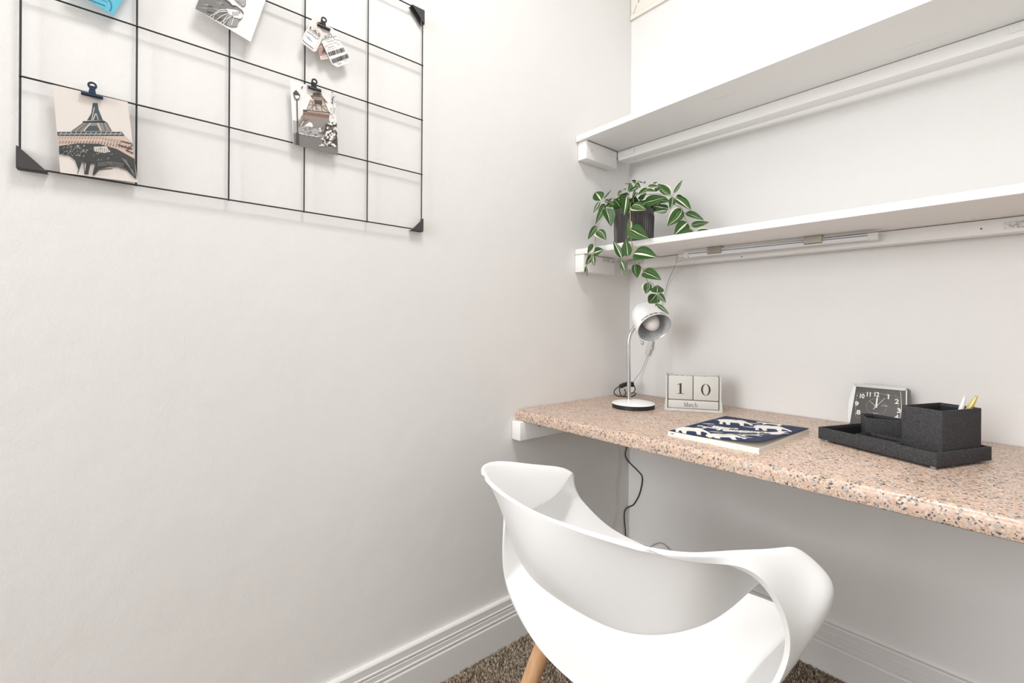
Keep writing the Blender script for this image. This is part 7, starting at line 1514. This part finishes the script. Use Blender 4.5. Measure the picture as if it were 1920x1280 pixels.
# ------------------------------------------------------------------ desk organiser (tray, cup, small cup, dish) each liftable
TA = math.radians(-22); Fp = Vector((.9746, -.3897, .727))
def tl_(a, b, z=0):   # a = left of the front corner, b = back
    e1 = Vector((math.cos(TA), math.sin(TA), 0)); e2 = Vector((-e1.y, e1.x, 0)); return Fp-e1*a+e2*b+Vector((0, 0, z))
def ring_box(polys, h0, h1, wall, floor_t):
    """open box from an outline in tray coords: outer shell, inner lining"""
    pass
def open_box(name, label, cat, outline, z0, h, wall, group=None, bev=.001):
    c = sum((tl_(*p) for p in outline), Vector())/len(outline); c.z = .727+z0
    root = thing(name, label, cat, tuple(c), group)
    out = [tl_(*p)-Vector((c.x, c.y, .727)) for p in outline]; cen = Vector((0, 0, 0))
    n = len(out)
    area2 = sum(out[i].x*out[(i+1) % n].y-out[(i+1) % n].x*out[i].y for i in range(n))
    if area2 < 0: out = out[::-1]
    inn = []
    for i in range(n):
        p0, p1, p2 = out[i-1], out[i], out[(i+1) % n]
        d1 = (p1-p0).normalized(); d2 = (p2-p1).normalized(); n1 = Vector((-d1.y, d1.x, 0)); n2 = Vector((-d2.y, d2.x, 0)); b = (n1+n2).normalized()
        inn.append(p1+b*(wall/max(.3, b.dot(n1))))
    bm = bmesh.new()
    ob_ = [bm.verts.new((p.x, p.y, 0)) for p in out]; ot = [bm.verts.new((p.x, p.y, h)) for p in out]; it = [bm.verts.new((p.x, p.y, h)) for p in inn]; il = [bm.verts.new((p.x, p.y, h-.006)) for p in inn]
    bm.faces.new(ob_[::-1])
    for i in range(n):
        j = (i+1) % n
        bm.faces.new((ob_[i], ob_[j], ot[j], ot[i])); bm.faces.new((ot[i], ot[j], it[j], it[i])); bm.faces.new((it[i], it[j], il[j], il[i]))
    eds = [e for e in bm.edges if all(v in ot or v in ob_ for v in e.verts)]
    bmesh.ops.bevel(bm, geom=eds, offset=bev, segments=2, affect='EDGES', profile=.5)
    fin('fabric_shell', bm, fab_m, root, 50)
    bm = bmesh.new(); ib = [bm.verts.new((p.x, p.y, .003)) for p in inn]; il = [bm.verts.new((p.x, p.y, h-.006)) for p in inn]
    bm.faces.new(ib)
    for i in range(n):
        j = (i+1) % n; bm.faces.new((il[i], il[j], ib[j], ib[i]))
    fin('lining', bm, lining_m, root)
    return root
tray = open_box('desk_tray', 'low charcoal fabric organiser tray on the granite desk', 'tray', [(0, 0), (.2408, 0), (.2408, .166), (0, .166)], .0045, .0275, .0035)
for a, b in ((.012, .012), (.228, .012), (.228, .152), (.012, .152)):
    bm = bmesh.new(); lathe(bm, [(0, 0), (.005, 0), (.005, .0045), (0, .0045)], 14, Matrix.Translation(tl_(a, b)-Vector(tray.location))); fin('foot', bm, MAT('clear_foot', (.5, .5, .5), .2), tray)
cup = open_box('pen_pot', 'tall square charcoal fabric pen pot at the tray corner', 'pen pot', [(.0055, .0255), (.0768, .0255), (.0768, .1435), (.0055, .1435)], .0078, .1015, .003)
small = open_box('storage_cup', 'shorter charcoal fabric cup set askew in the tray, in front of the clock', 'organiser cup', [(.193, .0885), (.1335, .132), (.1335, .160), (.225, .160), (.2355, .1330)], .0078, .0495, .003)
dish = open_box('clip_dish', 'shallow charcoal fabric dish at the front of the tray', 'organiser dish', [(.0725, .006), (.158, .006), (.158, .054), (.0725, .054)], .0078, .0262, .0025)
def pen(name, label, base, tip, r, m, m2, grp=None):
    base = Vector(base); tip = Vector(tip); L = (tip-base).length
    root = thing(name, label, 'pen', tuple(base), grp); mt = frame((0, 0, 0), tip-base, (1, 0, 0))
    bm = bmesh.new(); lathe(bm, [(0, 0), (r*.3, 0), (r, .012), (r, L-.022), (r*.92, L-.020), (r*.55, L-.004), (0, L-.004)], 16, mt); fin('barrel', bm, m, root, 40)
    bm = bmesh.new(); lathe(bm, [(0, L-.018), (r*.5, L-.012), (r*.5, L), (0, L)], 12, mt); fin('button', bm, m2, root, 40)
    bm = bmesh.new(); box(bm, -r*.22, r*.22, r*.95, r*1.45, L-.048, L-.016, .0004); bm.transform(mt); fin('pocket_clip', bm, m2, root)
pen('pen', 'white ballpoint pen in the pen pot', (0.9768, -0.2697, 0.7395), (1.0011, -0.2762, 0.8595), .0042, plastic_m, plastic_m, 'pens in the pen pot')
pen('pen', 'gold ballpoint pen in the pen pot', (0.9673, -0.2529, 0.7395), (1.0169, -0.2584, 0.8605), .0050, gold_m, gold_m, 'pens in the pen pot')

# ------------------------------------------------------------------ alarm clock
ck0 = Vector((.7600, -.092, .7395)); CT = math.radians(-14)   # front lower-left of the bezel; face leans back
clk = thing('alarm_clock', 'grey plastic alarm clock with large white numerals behind the tray', 'clock', (.823, -.045, .727))
UX = Vector((math.cos(math.radians(-1.5)), math.sin(math.radians(-1.5)), 0)); UZ = Vector((0, -math.sin(CT), math.cos(CT))); UN = UX.cross(UZ)   # UN points to the viewer (-Y)
MC = Matrix.Identity(4)
for i in range(3): MC[i][0] = UX[i]; MC[i][1] = UZ[i]; MC[i][2] = UN[i]; MC[i][3] = ck0[i]-clk.location[i]
CW, CH = .1165, .1085
def cprism(poly, h0, h1, m, name, par=clk, bev=0, smooth=None):
    bm = bmesh.new(); prism(bm, poly, h0, h1, 'z', bev); bm.transform(MC); return fin(name, bm, m, par, smooth)
side = lambda x0, s: [(x0+s*.011*math.sin(math.pi*t), CH*t) for t in np.linspace(0, 1, 13)]
outl = [(0, 0), (CW, 0)]+[(CW+.004*math.sin(math.pi*t), CH*t) for t in np.linspace(.08, .92, 9)]+[(CW, CH), (.006, CH)]+[(.006*t-.008*math.sin(math.pi*t), CH*t) for t in np.linspace(.95, .05, 13)]
body = cprism(outl, -.034, 0, clockgrey_m, 'case', bev=.0012, smooth=35)
# silver frame: top bar, left wing, right bar
cprism([(.004, CH-.0005), (CW, CH-.0005), (CW-.004, CH-.0085), (.0095, CH-.0085)], -.001, .0035, silver_m, 'bezel_top', bev=.0006)
cprism([(.004, CH-.001)]+[(.006*t-.0075*math.sin(math.pi*t), CH*t) for t in np.linspace(.95, .04, 12)]+[(.003, .002), (.0105, CH-.009)], -.001, .002, MAT('pale_wing', (.58, .59, .57), .25, metal=.3), 'bezel_left', bev=.0004)
cprism([(CW, CH-.001), (CW+.002, CH*.5), (CW, .002), (CW-.0022, .002), (CW-.0005, CH*.5), (CW-.003, CH-.0085)], -.001, .003, silver_m, 'bezel_right', bev=.0004)
cprism([(CW-.014, .006), (CW-.0095, CH*.5), (CW-.0135, CH-.0095), (CW-.012, CH-.0095), (CW-.008, CH*.5), (CW-.0125, .006)], .0005, .0022, silver_m, 'bezel_inner', bev=.0003)
cprism([(.0035, .001), (CW-.0035, .001), (CW-.001, CH*.5), (CW-.004, CH-.0085), (.0105, CH-.0085), (.0055, CH*.5)], -.0005, .0008, dial_m, 'dial', smooth=30)
cprism([(.02, CH+.0), (.075, CH+.0), (.07, CH+.004), (.025, CH+.004)], -.026, -.008, silver_m, 'snooze_bar', bev=.001)
dc = (.0563, .0530)
def face_text(s, cx, cy, h, bold=.03):
    t = text_bm(s, 1, bold, .85); a, b, c, d = bounds(t); k = h/(d-c)
    for v in t.verts: v.co = Vector((cx+(v.co.x-(a+b)/2)*k*(.85 if s in ('11', '10', '12') else 1.1), cy+(v.co.y-(c+d)/2)*k, .0011))
    t.transform(MC); return t
NUM = {'12': (.0560, .0850), '1': (.0800, .0820), '2': (.0975, .0722), '3': (.1025, .0500), '4': (.0985, .0330), '5': (.0805, .0215), '6': (.0565, .0180), '7': (.0325, .0215), '8': (.0195, .0335), '9': (.0145, .0555), '10': (.0250, .0770), '11': (.0388, .0832)}
bm = bmesh.new()
for s, (x, y) in NUM.items(): join(bm, face_text(s, x, y, .0120, .015))
fin('numerals', bm, lume_m, clk)
bm = bmesh.new(); join(bm, face_text('CITIZEN', .0730, .0580, .0028, 0)); join(bm, face_text('SILENT', .0563, .0360, .0030, 0)); fin('lettering', bm, MAT('grey_letter', (.55, .54, .52), .5), clk)
bm = bmesh.new()
for i in range(60):
    a = 6.28318*i/60; sx = math.cos(a); sy = math.sin(a); k = min(.0455/max(abs(sx), 1e-6), .0375/max(abs(sy), 1e-6)); 
    k = k*(1-.10*min(abs(sx), abs(sy))); t = bmesh.new(); r = .0011 if i % 5 == 0 else .0006
    bmesh.ops.create_circle(t, cap_ends=True, segments=8, radius=r, matrix=Matrix.Translation((dc[0]+sx*k*.985, dc[1]+sy*k*.95, .0011))); join(bm, t)
for i in range(48):
    a = 6.28318*i/48; t = bmesh.new(); bmesh.ops.create_circle(t, cap_ends=True, segments=6, radius=.0004, matrix=Matrix.Translation((dc[0]+.0205*math.cos(a), dc[1]+.0205*math.sin(a), .0011))); join(bm, t)
bm.transform(MC); fin('minute_dots', bm, lume_m, clk)['kind'] = 'stuff'
def hand(name, ang, L, w, z, tail=.0, tip=.4):
    bm = bmesh.new(); d = Vector((math.sin(ang), math.cos(ang))); n = Vector((d.y, -d.x)); c = Vector(dc)
    p = [c-d*tail-n*w, c-d*tail+n*w, c+d*L+n*w*tip, c+d*L-n*w*tip]; prism(bm, [(q.x, q.y) for q in p], z, z+.0004, 'z'); bm.transform(MC); fin(name, bm, lume_m, clk)
hand('hour_hand', math.radians(3), .024, .0017, .0022, .002, .85); hand('minute_hand', math.radians(36), .030, .0007, .0030, .009); hand('alarm_hand', math.radians(-47), .020, .0005, .0016)
bm = bmesh.new(); t = bmesh.new(); lathe(t, [(0, .0008), (.0032, .0008), (.003, .004), (0, .0042)], 16, Matrix.Translation((*dc, 0))); join(bm, t); bm.transform(MC); fin('hand_hub', bm, silver_m, clk, 40)
bm = bmesh.new(); box(bm, -.052, .052, -.035, .030, 0, .014, .003); fin('foot', bm, clockgrey_m, clk)

# ------------------------------------------------------------------ trailing plant
pc = Vector((.1865, -.240, 1.2628))
plant = thing('potted_plant', 'variegated trailing plant in a ribbed dark grey pot on the lower shelf', 'plant', tuple(pc))
bm = bmesh.new(); NS = 224; prof = []
rings = []
def rad_at(k, z):
    return 1
hts = [(0, .0610), (.003, .0640), (.096, .0668), (.099, .0650), (.102, .0650), (.116, .0656), (.118, .0645), (.118, .060), (.108, .060)]
for hi, (z, r) in enumerate(hts):
    row = []
    for k in range(NS):
        a = 6.28318*k/NS; rr = r
        if hi in (1, 2): rr = r - (.0030 if k % 4 >= 2 else 0)
        row.append(bm.verts.new((rr*math.cos(a), rr*math.sin(a), z)))
    rings.append(row)
for a, b in zip(rings[:-1], rings[1:]):
    for k in range(NS): bm.faces.new((a[k], a[(k+1) % NS], b[(k+1) % NS], b[k]))
bm.faces.new(rings[0][::-1]); fin('ribbed_pot', bm, pot_m, plant, 25)
bm = bmesh.new(); lathe(bm, [(0, .112), (.03, .113), (.0605, .109)], 32); fin('soil', bm, soil_m, plant, 60)
for s in STEMS:
    bm = bmesh.new(); tube(bm, smooth_path([Vector(p)-pc for p in s], 6), .0011, 6); fin('stem', bm, stem_m, plant, 60)
def leaf_mesh(name, fold, droop):
    bm = bmesh.new(); uv = bm.loops.layers.uv.new('UVMap'); nu, nv = 10, 6
    g = []; uvs = {}
    for i in range(nu+1):
        u = i/nu; w = (math.sin(math.pi*min(1, u**.72)) ** .8)*(1-.25*u) if 0 < u < 1 else 0
        w = w*.74
        row = []
        for j in range(nv+1):
            v = (j/nv)*2-1
            vt = bm.verts.new((u, v*w, fold*abs(v)*w*1.1 - droop*u*u + .03*math.sin(5*u+2*v)*(1-u))); row.append(vt); uvs[vt] = (u, (v+1)/2)
        g.append(row)
    for i in range(nu):
        for j in range(nv):
            f = bm.faces.new((g[i][j], g[i+1][j], g[i+1][j+1], g[i][j+1])); f.smooth = True
            for l in f.loops: l[uv].uv = uvs[l.vert]
    bmesh.ops.remove_doubles(bm, verts=bm.verts[:], dist=1e-5)
    me = bpy.data.meshes.new(name); bm.to_mesh(me); bm.free(); me.materials.append(leaf_m); return me
LM = [leaf_mesh('leaf', .30, .06), leaf_mesh('leaf', .18, .16), leaf_mesh('leaf', .42, .02)]
rl = random.Random(11)
for i, (ax, ay, az, bx, by, bz, wd, roll) in enumerate(LEAVES):
    a = Vector((ax, ay, az))-pc; b = Vector((bx, by, bz))-pc; X = b-a; L = X.length
    tocam = (Vector((.62, -.72, -.12)) if az > 1.28 else Vector((.66, -.74, .06))).normalized()
    X.normalize(); Zn = (tocam-X*tocam.dot(X)).normalized(); tilt = rl.uniform(-.45, .45)
    Zn = (Matrix.Rotation(tilt, 3, X) @ Zn); Yn = Zn.cross(X)
    m = Matrix.Identity(4); sw = max(wd, .004)*(1 if rl.random() < .5 else -1)
    for k in range(3): m[k][0] = X[k]*L; m[k][1] = Yn[k]*sw; m[k][2] = Zn[k]*min(L, abs(sw)*1.4)*.8; m[k][3] = a[k]
    o = bpy.data.objects.new('leaf', LM[i % 3]); COL.objects.link(o); o.parent = plant; o.matrix_basis = m

# ------------------------------------------------------------------ chair
px, py, pa = CHAIR_POSE
chair = thing('armchair', 'white moulded plastic chair with twisted open back and wooden legs', 'chair', (px, py, 0), rz=pa)
rows = [[Vector(p) for p in r] for r in CHAIR_SHELL]
full = rows + [[Vector((-p.x, p.y, p.z)) for p in r] for r in rows[-2:0:-1]]
bm = bmesh.new(); G = [[bm.verts.new(p) for p in r] for r in full]
n = len(G)
for i in range(n):
    a, b = G[i], G[(i+1) % n]
    for j in range(len(a)-1):
        f = bm.faces.new((a[j], b[j], b[j+1], a[j+1])); f.smooth = True
shell = fin('shell', bm, plastic_m, chair, 180)
m1 = shell.modifiers.new('sub', 'SUBSURF'); m1.levels = m1.render_levels = 2; m1.boundary_smooth = 'PRESERVE_CORNERS'
m2 = shell.modifiers.new('thick', 'SOLIDIFY'); m2.thickness = .0065; m2.offset = 0; m2.use_rim = True
m3 = shell.modifiers.new('edge', 'BEVEL'); m3.width = .0022; m3.segments = 3; m3.limit_method = 'ANGLE'; m3.angle_limit = math.radians(60)
for sx, (tx, ty, tz), (fx, fy) in ((-1, (.15, -.075, .375), (.225, -.188)), (1, (.15, -.075, .375), (.225, -.188)), (-1, (.13, .15, .375), (.215, .245)), (1, (.13, .15, .375), (.215, .245))):
    bm = bmesh.new(); T = Vector((sx*tx, ty, tz)); Fo = Vector((sx*fx, fy, .012))
    d = (Fo-T); tube(bm, [T+d*k for k in (0, .02, .25, .6, .97, 1)], .015, 20, radii=[.0155, .0172, .017, .0145, .0112, .0105]); lg = fin('leg', bm, beech_m, chair, 50)
    bm = bmesh.new(); lathe(bm, [(0, 0), (.010, 0), (.0112, .003), (.0112, .012), (0, .012)], 16, Matrix.Translation((sx*fx, fy, .0005))); fin('foot_pad', bm, rubber_m, lg)
bm = bmesh.new()
for a, b in (((-.15, -.075, .368), (.13, .15, .366)), ((.15, -.075, .368), (-.13, .15, .366))): tube(bm, [a, b], .007, 10)
fin('seat_frame', bm, black_m, chair, 50)
